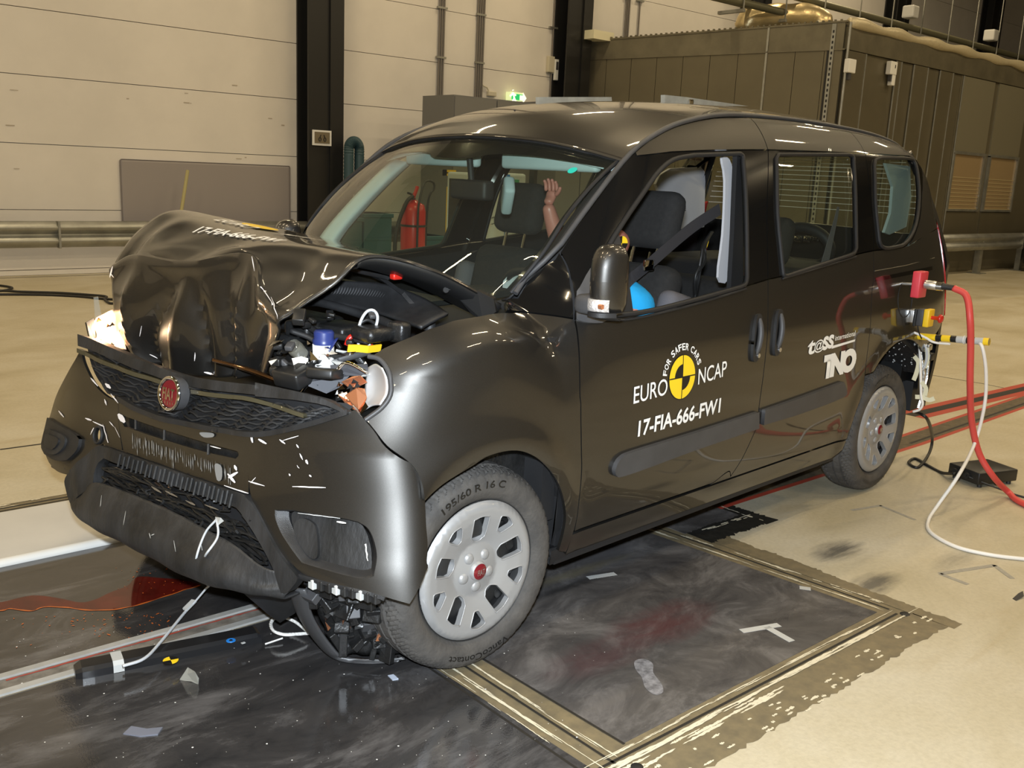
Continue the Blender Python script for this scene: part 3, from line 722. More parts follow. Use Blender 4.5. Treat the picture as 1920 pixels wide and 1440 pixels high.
def wheel(name, x, y, z, side=1, steer=0., camber=0., spin=0., parent=None, roll=0.):
    w = empty(name, (x, y, z), 0, parent)
    w.rotation_euler = (camber, 0, steer+(pi if side < 0 else 0))
    hub = w
    t = bpy.data.objects.new('tyre', TYRE); COL.objects.link(t); t.parent = w
    if not TYRE.materials: TYRE.materials.append(M['rubber']); TYRE.polygons.foreach_set('use_smooth', [True]*len(TYRE.polygons)); TYRE.set_sharp_from_angle(angle=rad(35))
    t.rotation_euler = (0, spin, 0)
    rim = MB().lathe([(.221, -.010), (.214, -.016), (.208, -.03), (.196, -.05), (.192, -.15), (.214, -.165), (.221, -.178)], 56, YUP).lathe([(.196, -.055), (.17, -.052), (.15, -.034), (.105, -.030), (.09, -.045), (.0, -.045)], 56, YUP)
    rim.build('rim', M['steel_black'], w, 40)
    # dark vent holes of the steel disc
    vh = MB()
    for k in range(12):
        a = 2*pi*(k+.5)/12; c = Vector((.155*sin(a), -.036, .155*cos(a))); vh.lathe([(.0, .004), (.017, .004), (.019, 0)], 14, Matrix.Translation(c) @ YUP)
    tag(vh.build('vent_hole', M['black_vinyl'], w, 40), kind='stuff')
    # cover with ten openings
    cap = empty('wheel_cover', (0, 0, 0), 0, w); cap.rotation_euler = (0, spin, 0)
    holes = []
    def rot_(pts, a): return [(x*cos(a)+y*sin(a), -x*sin(a)+y*cos(a)) for x, y in pts]
    big = outline([(-.020, .098), (-.009, .090), (.009, .090), (.020, .098), (.028, .108)], [(.028, .108), (.031, .164), (.028, .170)], [(.028, .170), (0, .175), (-.028, .170)], [(-.028, .170), (-.031, .164), (-.028, .108), (-.020, .098)], k=3)
    small = outline([(-.012, .136), (-.007, .131), (.007, .131), (.012, .136)], [(.012, .136), (.029, .168), (.027, .178)], [(.027, .178), (0, .186), (-.027, .178)], [(-.027, .178), (-.029, .168), (-.012, .136)], k=3)
    for k in range(5): holes.append(rot_(big, 2*pi*k/5)); holes.append(rot_(small, 2*pi*(k+.5)/5))
    ring = [(.219*cos(a), .219*sin(a)) for a in np.linspace(0, 2*pi, 91)[:-1]]
    panel('cover_disc', Disc(), ring, holes=holes, step=.010, m=M['cap'], parent=cap, depth=.022, gap=0)
    # raised lip round each opening
    m = MB()
    for h in holes:
        c = (sum(q[0] for q in h)/len(h), sum(q[1] for q in h)/len(h))
        o1 = [(c[0]+(x-c[0])*1.0, c[1]+(y-c[1])*1.0) for x, y in h]
        m.tube([Disc(-.0005).pt(*q) for q in o1], .0022, 5, closed=True)
    tag(m.build('opening_edge', M['cap'], cap, 180), kind='stuff')
    for k in range(5):
        a = 2*pi*(k+.5)/5; c = Vector((.052*sin(a), -.016, .052*cos(a)))
        MB().lathe([(.0, .0065), (.009, .006), (.015, .003), (.018, -.003)], 20, Matrix.Translation(c) @ YUP).build('nut_dome', M['cap'], cap, 60)
    MB().lathe([(.0, .001), (.024, .0), (.028, -.003), (.031, -.012)], 28, YUP).build('centre_ring', M['cap'], cap, 60)
    cb = MB().lathe([(.0, .0045), (.021, .003), (.025, .0)], 28, YUP).build('centre_badge', M['red_badge'], cap, 60)
    F_ = Flat((0, 0, 0), (-1, 0, 0), (0, 0, 1)); F_.ref = Vector((0, 1, 0)); F_.o = Vector((0, .005, 0))
    writing('badge_letters', 'FIAT', F_, (-.014, -.009), (.014, -.009), .018, M['silver'], cb, .01, lift=.0008)
    # raised side wall lettering
    pl = Polar()
    a0 = -.55; writing('side_wall_lettering', '195/60 R 16 C', pl, (-.62, .263), (.30, .263), .021, M['black_vinyl'], t, .016, lift=.003, cut=.02)
    writing('side_wall_lettering', 'VancoContact', pl, (pi-.45, .263), (pi+.45, .263), .020, M['black_vinyl'], t, .010, lift=.003, cut=.02)
    return w
HZ = .318
WF = wheel('front_wheel', -.022, .862, HZ-.001, 1, rad(-2), rad(0), rad(0), car)
wheel('rear_wheel', -2.755, .862, HZ, 1, 0, 0, rad(-5), car)
wheel('rear_wheel', -2.755, -.862, HZ, -1, 0, 0, .3, car)
wheel('front_wheel', .0, -.862, HZ, -1, 0, 0, .5, car)
# ------------------------------------------------------------------ wheel wells, floor pan
def well(cx, r, sgn, a0=-5, a1=185, y0=.55, y1=.872):
    n = 26; vs = []
    for i in range(n+1):
        a = rad(a0+(a1-a0)*i/n)
        for y, rr in ((y1, r), (y0, r), ): vs.append((cx+rr*cos(a), sgn*y, .33+rr*sin(a)))
    fs = [(2*i, 2*i+1, 2*i+3, 2*i+2) for i in range(n)]
    k = len(vs); vs.append((cx, sgn*y0, .33)); fs += [(2*i+1, k, 2*i+3) for i in range(n)]
    m = MB(); m.add(vs, fs); return m.build('wheel_liner', M['liner'], car, 60)
for s in (1, -1): well(-2.755, .452, s, -5, 150); well(.0, .405, s, 52, 182, .55, .86)
fp = MB(); fp.box(-3.40, -2.3, -.54, .54, .30, .52); fp.box(-2.32, -.38, -.84, .84, .235, .30); fp.box(-3.4, -3.2, -.82, .82, .34, .5)
fp.box(-.42, -.38, -.84, .84, .25, .95); fp.box(-.42, .20, -.50, .50, .24, .42)
fp.build('floor_pan', M['dash'], car)
# ------------------------------------------------------------------ cabin
cab = MB()
def seat(x, y, nm='seat', grey=True):
    st = empty(nm, (x, y, 0), 0, car)
    MB().rbox(-.24, .27, -.25, .25, .42, .60, .07, 4).build('cushion', M['fabric'], st, 60)
    T4 = Matrix.Translation((-.22, 0, .52)) @ Matrix.Rotation(rad(-14), 4, 'Y')
    MB().rbox(-.075, .07, -.19, .19, .0, .60, .06, 4, T4).build('backrest', M['fabric'], st, 60)
    for s in (1, -1):
        MB().rbox(-.08, .105, s*.215-.045, s*.215+.045, .02, .50, .04, 4, T4).build('bolster', M['greyfabric' if grey else 'fabric'], st, 60)
    hr = empty('headrest', (0, 0, 0), 0, st)
    MB().rbox(-.055, .055, -.135, .135, .665, .90, .05, 4, T4).build('pad', M['fabric'], hr, 60)
    for s in (1, -1): MB().tube([T4 @ Vector((0, s*.06, .58)), T4 @ Vector((0, s*.06, .69))], .007, 8).build('post', M['chrome'], hr, 60)
    return st
def Pp(pts, **k): return [P(a, b, **k) for a, b in pts]
for (x, y, nm) in ((-.97, .39, 'driver_seat'), (-.99, -.38, 'passenger_seat')):
    st = seat(x, y, nm); st.location.z = .045
for y in (-.36, .36): rs = seat(-1.93, y, 'rear_seat', False); rs.location.z = -.06
MB().rbox(-2.35, -2.12, -.72, .72, .45, 1.02, .06, 4).build('rear_seat_back', M['fabric'], car, 60)
# dashboard, steering wheel, burst airbag
ds = empty('dashboard', (0, 0, 0), 0, car)
G = [[(-.10, y, .99) for y in np.linspace(-.66, .66, 7)], [(-.30-.05*(1-(y/.66)**2), y, 1.035) for y in np.linspace(-.66, .66, 7)], [(-.50, y, 1.02) for y in np.linspace(-.67, .67, 7)], [(-.60, y, .93) for y in np.linspace(-.67, .67, 7)], [(-.56, y, .55) for y in np.linspace(-.67, .67, 7)]]
gridobj('top', gridmesh(G, 4), M['dash'], ds)
MB().rbox(-.60, -.42, .22, .56, .98, 1.085, .04, 4).build('instrument_hood', M['dash'], ds, 60)
sw = empty('steering_wheel', (-.74, .39, .98), 0, car); sw.rotation_euler = (0, rad(-62), 0)
MB().tube([(.185*cos(a), .185*sin(a), 0) for a in np.linspace(0, 2*pi, 49)[:-1]], .015, 8, closed=True).build('rim', M['dash'], sw, 60)
MB().rbox(-.07, .07, -.09, .09, -.04, .01, .02, 3).rbox(-.02, .02, -.18, .18, -.02, 0, .008, 2).build('hub', M['dash'], sw, 60)
bg = [[(.02+.16*cos(a)*s+.01*sin(7*a), .17*sin(a)*s, -.02+.09*(1-s*s)+.012*sin(5*a+9*s)) for a in np.linspace(0, 2*pi, 33)] for s in np.linspace(.02, 1, 9)]
ab = gridobj('airbag', [[Vector(q) for q in r] for r in bg], mat('white airbag cloth', (.72, .76, .76), .85, bump=.5, bscale=30), sw)
ab.location = (0, 0, .01)
# pale trims: far pillar, roof lining, sun visors
hl = []
for x in (-.80, -.95, -1.2, -1.6, -2.2, -2.8, -3.25):
    e = ditch(x); hl.append([(x+(.06 if x > -1 else 0)*(1-u*u), e.y*u*.93, e.z-.03+(.055 if x > -1 else .07)*(1-u*u)) for u in (-1, -.6, 0, .6, 1)])
gridobj('roof_lining', gridmesh(hl, 4), M['trim'], car, .004)
def pil(s):
    G = [[wsedge(t, s)+Vector((-.03, -s*.03, -.02)), wsedge(t, s)+Vector((-.06, -s*.085, -.03)), wsedge(t, s)+Vector((-.13, -s*.05, -.03))] for t in (0, .25, .5, .75, 1)]
    return gridobj('pillar_trim', gridmesh(G, 4), M['trim'] if s < 0 else M['dash'], car, .006)
pil(-1); pil(1)
def flatpart(name, pts, y, m, parent, th=.012, k=3, closed_smooth=False):
    pp = [P(a, b, y=y) for a, b in pts]; poly = [(q.x, q.z) for q in pp]
    if k: poly = [tuple(q) for q in cr(poly, k, True)]
    M4 = Matrix(((1, 0, 0, 0), (0, 0, 1, y), (0, 1, 0, 0), (0, 0, 0, 1)))
    return MB().prism(poly, -th/2, th/2, M4).build(name, m, parent)
# visors folded against the header
for s, pts in ((-1, ((560, 330), (600, 300), (820, 296), (828, 306), (700, 312), (640, 322))), (1, ((895, 316), (925, 306), (1110, 308), (1115, 315), (1000, 318)))):
    y0 = -.50 if s < 0 else -.02
    MB().rbox(-.84, -.80, (y0 if s < 0 else .08), (-.06 if s < 0 else .56), 1.50, 1.56, .015, 3).build('sun_visor', M['trim'], car, 60)
# cabin camera and mirror
mq = P(885, 352, y=.02)
MB().rbox(mq.x-.03, mq.x+.03, mq.y-.10, mq.y+.10, mq.z-.045, mq.z+.03, .015, 3).tube([(mq.x, mq.y, mq.z), (mq.x+.02, mq.y, 1.55)], .012, 8).build('cabin_mirror', M['dash'], car, 60)
lc = P(952, 367, y=.0)
T6 = Matrix.Translation(lc) @ Matrix.Rotation(.9, 4, 'Z') @ Matrix.Rotation(-.75, 4, 'Y')
lcp = MB().rbox(-.075, .075, -.022, .022, -.042, .042, .014, 3, T6).build('dangling_cover', M['trim'], car, 60)
MB().rbox(-.055, .055, .018, .024, -.012, .008, .002, 1, T6).build('slot', M['dash'], lcp, 60)
# light grey B-pillar strip behind the driver's door
bp = flatpart('pillar_trim', [(1352, 297), (1366, 299), (1375, 340), (1375, 440), (1364, 523), (1345, 520), (1354, 440), (1358, 340)], .66, M['greytrim'], car, .01, 3)
flatpart('pillar_inner', [(1378, 290), (1400, 290), (1404, 530), (1366, 545), (1372, 440)], .70, M['dash'], car, .02, 0)
# load-bay side board with a round loudspeaker mesh
bd = flatpart('side_board', [(1228, 345), (1236, 328), (1255, 316), (1318, 312), (1320, 340), (1318, 426), (1268, 430), (1258, 415), (1240, 380)], -.70, M['greytrim'], car, .02, 0)
m = MB()
for i in range(11):
    for j in range(13):
        a, b = 1253+i*3.2, 372+j*3.2
        if abs(i-5)/5.5+abs(j-6)/9 < 1.05: q = P(a, b, y=-.685); m.box(q.x-.004, q.x+.004, -.688, -.684, q.z-.003, q.z+.003)
tag(m.build('speaker_holes', M['black_vinyl'], bd), kind='stuff')
# belts
def strap(name, pts, w, m, side=(0, 0, 1), k=6): return MB().ribbon([Vector(q) for q in cr(pts, k)], w, side).build(name, m, car)
strap('seat_belt', [P(1350, 392, y=.62), P(1300, 425, y=.60), P(1255, 462, y=.58), P(1215, 497, y=.56), P(1175, 530, y=.55), P(1150, 560, y=.5)], .047, M['belt'])
q = P(1215, 497, y=.575); MB().rbox(q.x-.03, q.x+.03, q.y-.004, q.y+.012, q.z-.022, q.z+.022, .006, 2).build('belt_tongue', M['chrome'], car, 40)
MB().ribbon([P(1572, 388, y=.64), P(1565, 420, y=.64), P(1555, 460, y=.64), P(1545, 500, y=.64)], [.02, .035, .055, .075], (1, 0, 0)).build('rear_seat_belt', M['greyfabric'], car)
# cable bundle beside the driver's seat
for i in range(7):
    o = rng.rand(4)*10-5
    MB().tube(cr([P(1335+o[0], 435, y=.55), P(1322+o[1], 460, y=.56), P(1318+o[2], 490, y=.57), P(1306+o[3], 520, y=.57), P(1305+o[0], 560, y=.56)], 6), .006 if i else .0025, 6).build('cable', M['black_cable'] if i else M['yellow'], car, 60)
# ring-shaped equipment in the load bay
rp = P(1508, 450, y=.15)
MB().tube([rp+Vector((.03*sin(a), .16*cos(a), .11*sin(a)-.04)) for a in np.linspace(0, 2*pi, 33)[:-1]], .03, 8, closed=True).build('spare_tyre', M['dash'], car, 60)
m = MB()
for dx in (-38, -12, 5, 22): q = P(1510+dx, 448-abs(dx)*.1, y=.18); m.rbox(q.x-.02, q.x+.02, q.y-.02, q.y+.02, q.z-.02, q.z+.015, .006, 2)
m.build('load_bay_fitting', M['chrome'], car, 40)
MB().rbox(-3.3, -2.6, -.5, .5, .55, 1.08, .04, 3).build('load_bay_box', M['dash'], car, 60)
flatpart('pillar_trim', [(1658, 306), (1704, 312), (1706, 370), (1697, 425), (1665, 440), (1656, 436), (1668, 400), (1672, 350)], .60, M['trim'], car, .015, 0)

# ------------------------------------------------------------------ crash test dummy (a thing of its own, sitting in the car)
def skin_body(name, nodes, edges, m, parent=None, sub=2, root=0):
    me = bpy.data.meshes.new(name); me.from_pydata([n[:3] for n in nodes], edges, []); o = link(name, me, m, parent)
    md = o.modifiers.new('skin', 'SKIN'); md.use_smooth_shade = True
    sv = me.skin_vertices[0].data
    for i, n in enumerate(nodes):
        r = n[3]; sv[i].radius = (r, n[4] if len(n) > 4 else r); sv[i].use_root = (i == root)
    s = o.modifiers.new('sub', 'SUBSURF'); s.levels = sub; s.render_levels = sub
    dg = bpy.context.evaluated_depsgraph_get(); me2 = bpy.data.meshes.new_from_object(o.evaluated_get(dg)); o.modifiers.clear(); o.data = me2
    if not me2.materials: me2.materials.append(m)
    return o
dm = tag(empty('crash_test_dummy', (0, 0, 0), CAR_YAW), 'pinkish crash test dummy in a blue shirt slumped in the driver seat, one arm raised', 'dummy')
hy = .47; _h = P(1150, 456, y=hy+.05); hx, hz = _h.x, 1.245
nodes = [(-1.15, .39, .66, .13), (-1.16, .40, .82, .12), (-1.12, .41, .96, .13), (-1.08, .43, 1.06, .08), (-1.05, .45, 1.13, .05),
         (hx, hy-.005, 1.19, .095), (hx+.005, hy, 1.25, .125), (hx, hy, 1.315, .085),
         (-1.10, .25, 1.06, .06), (-1.03, .21, 1.20, .042), (-.98, .20, 1.31, .032), (-.955, .195, 1.375, .024),
         (-1.06, .57, .98, .055), (-1.0, .60, .80, .042), (-.84, .56, .70, .032),
         (-.92, .30, .64, .08), (-.66, .28, .62, .06), (-.52, .28, .40, .045), (-.92, .50, .64, .08), (-.66, .52, .62, .06), (-.52, .52, .40, .045)]
E_ = [(0, 1), (1, 2), (2, 3), (3, 4), (4, 5), (5, 6), (6, 7), (3, 8), (8, 9), (9, 10), (10, 11), (3, 12), (12, 13), (13, 14), (0, 15), (15, 16), (16, 17), (0, 18), (18, 19), (19, 20)]
skin_body('body', nodes, E_, M['dummy'], dm)
# raised hand: palm, four fingers and thumb
hq = P(1034, 366, y=.19)
hnd = empty('hand', (0, 0, 0), 0, dm)
pal = [(-.955, .195, 1.37, .02), (hq.x, .19, hq.z-.005, .024, .016), (hq.x, .19, hq.z+.02, .026, .014)]
skin_body('palm', pal, [(0, 1), (1, 2)], M['dummy'], hnd)
for i, (dx, ln) in enumerate(((-.022, .042), (-.008, .05), (.007, .048), (.021, .038))):
    b = Vector((hq.x-dx*.6, .19+dx*.8, hq.z+.025))
    skin_body('finger', [(b.x, b.y, b.z-.012, .008), (b.x+.004, b.y, b.z+ln*.45, .0078), (b.x+.016, b.y, b.z+ln*.8, .0065)], [(0, 1), (1, 2)], M['dummy'], hnd, 1)
skin_body('thumb', [(hq.x, .21, hq.z, .010), (hq.x+.005, .232, hq.z+.015, .009), (hq.x+.01, .245, hq.z+.035, .007)], [(0, 1), (1, 2)], M['dummy'], hnd, 1)
# target on the side of the head
tq = P(1165, 456, y=.565)
def target(name, o, ax, ay, r, parent, lift=0.0):
    t = empty(name, (0, 0, 0), 0, parent); o = Vector(o); ax = Vector(ax).normalized(); ay = Vector(ay).normalized()
    for k in range(4):
        c = [o]+[o+(ax*cos(a)+ay*sin(a))*r for a in np.linspace(k*pi/2, (k+1)*pi/2, 9)]
        n = ax.cross(ay)*.0008
        MB().add([q+n for q in c]+[q-n for q in c], [tuple(range(10)), tuple(range(19, 9, -1))]+[(i, (i+1) % 10, 10+(i+1) % 10, 10+i) for i in range(10)]).build('quadrant', M['yellow_vinyl'] if k % 2 else M['black_vinyl'], t)
    return t
tq_ = P(1166, 456, y=hy+.108); target('target_disc', tq_, (1, -.25, 0), (0, 0, 1), .026, dm)
# blue shirt over the shoulders
G = []
for z, r, c in ((.72, .155, -1.15), (.84, .158, -1.15), (.95, .165, -1.12), (1.03, .16, -1.09), (1.08, .12, -1.07), (1.115, .065, -1.06)):
    G.append([(c+r*.85*cos(a)+.008*sin(5*a+z*30), .43+r*1.12*sin(a)+.006*sin(7*a+z*50), z+.01*sin(4*a)) for a in np.linspace(0, 2*pi, 17)])
gridobj('shirt', gridmesh(G, 3), mat('bright blue cloth', (.01, .36, .75), .85, bump=.4, bscale=25), dm)

# ------------------------------------------------------------------ door mirror and sail
sail = panel('mirror_sail', Side(1, .008), outline(SP((1078, 545), (1105, 500), (1140, 470)), SP((1140, 470), (1150, 500), (1135, 560)), SP((1135, 560), (1135, 600), (1100, 604), (1078, 598)), [SP((1078, 598))[0], SP((1078, 545))[0]], k=3), step=.02, m=M['grey_plastic'], parent=car, depth=.012, gap=0)
mirrored(sail)
def dmirror(sgn):
    r = empty('door_mirror', (0, 0, 0), 0, car); secs = []
    for (yy, fx, zs) in ((.894, .002, .004), (.895, .025, .080), (.905, .060, .098), (.925, .082, .106), (.950, .088, .108), (.972, .080, .105), (.988, .060, .094), (.996, .035, .075), (.9975, .002, .004)):
        row = []
        for a in np.linspace(0, 2*pi, 29):
            e = 3.0; ca, sa = cos(a), sin(a); x = abs(ca)**(2/e)*(1 if ca > 0 else -1); z = zs*abs(sa)**(2/e)*(1 if sa > 0 else -1)
            row.append(Vector((-.455+(fx*x if x > 0 else min(.012, fx)*x), yy*sgn, 1.182+z+(.02 if x > 0 else 0)*z)))
        secs.append(row)
    up_ = gridobj('housing', secs, M['paint'], r)
    gl = [Vector((-.4685, sgn*yy, zz)) for yy, zz in ((.91, 1.10), (.98, 1.10), (.983, 1.26), (.91, 1.27))]
    MB().add(gl, [(0, 1, 2, 3)]).build('mirror_glass', M['chrome'], r)
    # black lower shell and clear indicator
    low = []
    for (yy, fx) in ((.89, .025), (.905, .066), (.925, .088), (.95, .095), (.972, .086), (.989, .066), (.999, .04)):
        low.append([Vector((-.458+fx*k, sgn*yy, zz)) for k, zz in ((0, 1.068), (.6, 1.064), (1., 1.074), (1., 1.088), (0, 1.088))])
    gridobj('lower_shell', low, M['black_plastic'], r, 0, 40)
    ind = [[Vector((-.456+fx*k+.0, sgn*yy, zz)) for k, zz in ((.85, 1.090), (1.0, 1.094), (1.0, 1.125), (.9, 1.128))] for (yy, fx) in ((.905, .064), (.925, .087), (.95, .094), (.972, .085), (.989, .064))]
    gridobj('indicator', gridmesh(ind, 3), mat('clear indicator lens', (.75, .72, .7), .12, .5, bump=.8, bscale=160), r)
    q = ind[3][2]; MB().rbox(q.x-.006, q.x+.005, q.y-.012, q.y+.012, 1.10, 1.116, .004, 2).build('indicator_bulb', M['orange_foil'], r)
    MB().rbox(-.46, -.37, sgn*.90-.04, sgn*.90+.04, 1.075, 1.135, .02, 3).build('arm', M['grey_plastic'], r, 60)
    return r
dmirror(1); dmirror(-1).location = (-.05, .04, -.05)

# ------------------------------------------------------------------ writing on the body side
SD = Side(1, 0)
def SI(a, b): return S.inv(a, b)
c = SI(1279, 707); t0 = SI(1280, 667); t1 = SI(1278, 748); r = (t0[1]-t1[1])/2
lg = empty('safety_logo', (0, 0, 0), 0, car)
disc = [(c[0]+r*cos(a), c[1]+r*sin(a)) for a in np.linspace(0, 2*pi, 49)[:-1]]
decal('disc', SD, disc, M['yellow_vinyl'], lg, .0015, .015)
ringo = [(c[0]+r*1.045*cos(a), c[1]+r*1.045*sin(a)) for a in np.linspace(0, 2*pi, 49)[:-1]]
decal('disc_edge', SD, ringo, M['black_vinyl'], lg, .0010, .015)
ri = r*.60; th = rad(7)
# two inner black quarters (front-top and rear-bottom) and the thin cross
for k, a0 in ((0, pi/2), (1, 3*pi/2)):
    # front of the car is +u, which lies to the left in the photograph
    aa = np.linspace(0, pi/2, 14)
    if k == 0: pl_ = [c]+[(c[0]+ri*cos(a), c[1]+ri*sin(a)) for a in aa]
    else: pl_ = [c]+[(c[0]-ri*cos(a), c[1]-ri*sin(a)) for a in aa]
    decal('black_quarter', SD, pl_, M['black_vinyl'], lg, .0022, .012)
w_ = .0022
decal('cross_bar', SD, [(c[0]-w_, c[1]-r), (c[0]+w_, c[1]-r), (c[0]+w_, c[1]+r), (c[0]-w_, c[1]+r)], M['black_vinyl'], lg, .0023, .02)
decal('cross_bar', SD, [(c[0]-r, c[1]-w_), (c[0]+r, c[1]-w_), (c[0]+r, c[1]+w_), (c[0]-r, c[1]+w_)], M['black_vinyl'], lg, .0023, .02)
hh = SI(1186, 722)[1]-SI(1186, 756)[1]
writing('logo_word', 'EURO', SD, SI(1187, 757), SI(1250, 739), hh*.93, M['white_vinyl'], lg, .004)
writing('logo_word', 'NCAP', SD, SI(1308, 721), SI(1361, 704), hh*.93, M['white_vinyl'], lg, .004)
txt = 'FOR SAFER CARS'
class Arc:
    ref = Vector((0, 1, .1))
    def pt(s, u, v): return SD.pt(c[0]+v*sin(u), c[1]+v*cos(u))   # u angle towards the front, v radius
arc = Arc(); n_ = len(txt); wd = {'I': .4, ' ': .5}
tot = sum(wd.get(ch, 1) for ch in txt); a_ = rad(82)
for ch in txt:
    w0 = wd.get(ch, 1)/tot*rad(154)
    if ch != ' ': writing('logo_letter', ch, arc, (a_-w0*.08, r*1.24), (a_-w0*.92, r*1.24), r*.30, M['white_vinyl'], lg, .022)
    a_ -= w0
h2 = (SI(1197, 790)[1]-SI(1197, 818)[1])
writing('test_number', '17-FIA-666-FW1', SD, SI(1195, 818), SI(1349, 772), h2*1.0, M['white_vinyl'], car, .024)
# laboratory marks
tl = empty('laboratory_logo', (0, 0, 0), 0, car)
h3 = SI(1520, 640)[1]-SI(1520, 668)[1]
for ch, a0, b0, a1, b1, k in (('t', 1513, 665, 1527, 661, 1.0), ('@', 1526, 658, 1543, 653, .62), ('s', 1541, 656, 1552, 653, 1.25), ('s', 1551, 653, 1562, 650, 1.25)):
    writing('logo_letter', ch, SD, SI(a0, b0), SI(a1, b1), h3*k, M['white_vinyl'], tl, .028 if ch != '@' else .01, .1)
writing('logo_word', 'international', SD, SI(1565, 639), SI(1603, 629), h3*.36, M['white_vinyl'], tl, .01)
decal('bar', SD, [SI(1561, 648), SI(1603, 636), SI(1602, 640), SI(1558, 654)], M['white_vinyl'], tl, .002, .02)
h4 = SI(1560, 660)[1]-SI(1560, 702)[1]
for ch, a0, a1, b0, b1 in (('T', 1541, 1560, 708, 703), ('N', 1554, 1580, 704, 697), ('O', 1574, 1602, 698, 690)):
    writing('logo_letter', ch, SD, SI(a0, b0), SI(a1, b1), h4*.88, M['white_vinyl'], tl, .075, lift=.0025+.0008*'TNO'.index(ch))
# ------------------------------------------------------------------ the crushed front
def FI(*pts): return px(FR, pts)
def scuffs(name, sf, segs, m, parent, w=1.6):
    """scrapes through the paint: short thin slivers given by end pixels"""
    b = MB()
    for s_ in segs:
        (x0, y0), (x1, y1) = s_[:2]; ww = s_[2] if len(s_) > 2 else w
        L = hypot(x1-x0, y1-y0) or 1; nx, ny = -(y1-y0)/L*ww, (x1-x0)/L*ww
        n = max(2, int(L/8)+1); vs = []
        for i in range(n+1):
            t = i/n; k = sin(pi*min(.95, max(.05, t)))**.5*(.7+.3*rng.rand())
            for sg in (1, -1): vs.append(sf.pt(*sf.inv(x0+(x1-x0)*t+nx*k*sg/2, y0+(y1-y0)*t+ny*k*sg/2)))
        b.add(vs, [(2*i, 2*i+1, 2*i+3, 2*i+2) for i in range(n)])
    return tag(b.build(name, m, parent), kind='stuff')
bumper = empty('front_bumper', (0, 0, 0), 0, car)
# left corner cover with the fog lamp opening
Ltop = FI((476, 818), (510, 815), (560, 804), (620, 786), (668, 767))
Lseam = FI((668, 767), (700, 806), (725, 837), (759, 862), (776, 878), (788, 901), (794, 942))
Larch = FI((794, 942), (798, 976), (801, 1020), (800, 1051), (789, 1075), (771, 1132))
Lbot = FI((771, 1132), (708, 1114), (680, 1106), (630, 1095), (574, 1079), (553, 1062))
Lin = FI((553, 1062), (528, 1040), (505, 1000), (482, 955), (470, 925), (466, 870), (476, 818))
fog = outline(FI((516, 956), (545, 956), (575, 961), (636, 970), (672, 978)), FI((672, 978), (690, 990), (703, 1012), (709, 1045), (703, 1080)), FI((703, 1080), (690, 1084), (667, 1082), (605, 1067), (566, 1055)), FI((566, 1055), (545, 1027), (528, 1000), (517, 972), (516, 956)), k=4)
def dent(u, v):
    return -.010*math.exp(-((u-.45)/.04)**2-((v-.50)/.06)**2)+.004*sin(u*30+v*11)*math.exp(-((u-.45)/.15)**2)
panel('corner_cover', FR, outline(Ltop, Lseam, Larch, Lbot, Lin, k=4), holes=[fog], step=.022, m=M['paint'], parent=bumper, depth=.006, gap=.001)
fo = FI((536, 966), (575, 966), (640, 976), (660, 981), (680, 1000), (690, 1035), (692, 1068), (684, 1076), (640, 1072), (590, 1064), (560, 1045), (541, 1005))
fl_ = empty('fog_lamp_surround', (0, 0, 0), 0, bumper)
# recessed bowl: opening edge -> inner edge
c_ = (sum(q[0] for q in fog)/len(fog), sum(q[1] for q in fog)/len(fog))
rows = []
for k, off in ((1.0, .0), (.96, -.004), (.90, -.022), (.86, -.028)):
    rows.append([FR_.pt(c_[0]+(u-c_[0])*k, c_[1]+(v-c_[1])*k) for FR_ in (Front(off),) for u, v in fog+fog[:1]])
gridobj('bowl', rows, M['black_plastic'], fl_)
panel('cover_plate', Front(-.027), cr(fo, 4, True), step=.03, m=M['dusty_plastic'], parent=fl_, depth=.004, gap=0)
dv_ = FI((560, 975), (580, 984), (588, 1000), (590, 1040), (583, 1052), (565, 1040), (548, 1010), (545, 985))
panel('lamp_blank', Front(-.016), cr(dv_, 4, True), step=.03, m=M['dusty_plastic'], parent=fl_, depth=.012, gap=0)
scuffs('fog_scuffs', Front(-.005), [((634, 978), (651, 981), 5), ((688, 1020), (692, 1052), 4), ((560, 962), (640, 972), 1.5)], M['white_plastic'], fl_)
# centre cover with the slot above the number plate area
ctr = outline(FI((222, 752), (283, 782), (340, 797), (383, 806), (430, 813), (476, 818)), FI((476, 818), (467, 870), (466, 927)), FI((466, 927), (400, 906), (320, 878), (232, 846)), FI((232, 846), (224, 800), (222, 752)), k=4)
slotp = outline(FI((231, 779), (300, 803), (383, 829), (446, 846)), FI((446, 846), (448, 853), (443, 860)), FI((443, 860), (380, 846), (300, 822), (233, 800)), FI((233, 800), (229, 790), (231, 779)), k=3)
panel('centre_cover', FR, ctr, holes=[slotp], step=.022, m=M['paint'], parent=bumper, depth=.012, gap=.001)
panel('slot_backing', Front(-.03), FI((225, 765), (300, 790), (460, 840), (460, 875), (300, 840), (228, 812)), step=.05, m=M['engine'], parent=bumper, depth=0, gap=0)
for x, y in ((256, 795), (310, 815), (392, 842)): MB().tube([Front(-.004).pt(*FR.inv(x-3, y-9)), Front(.003).pt(*FR.inv(x, y+10))], .004, 5).build('slot_rib', M['dusty_plastic'], bumper)
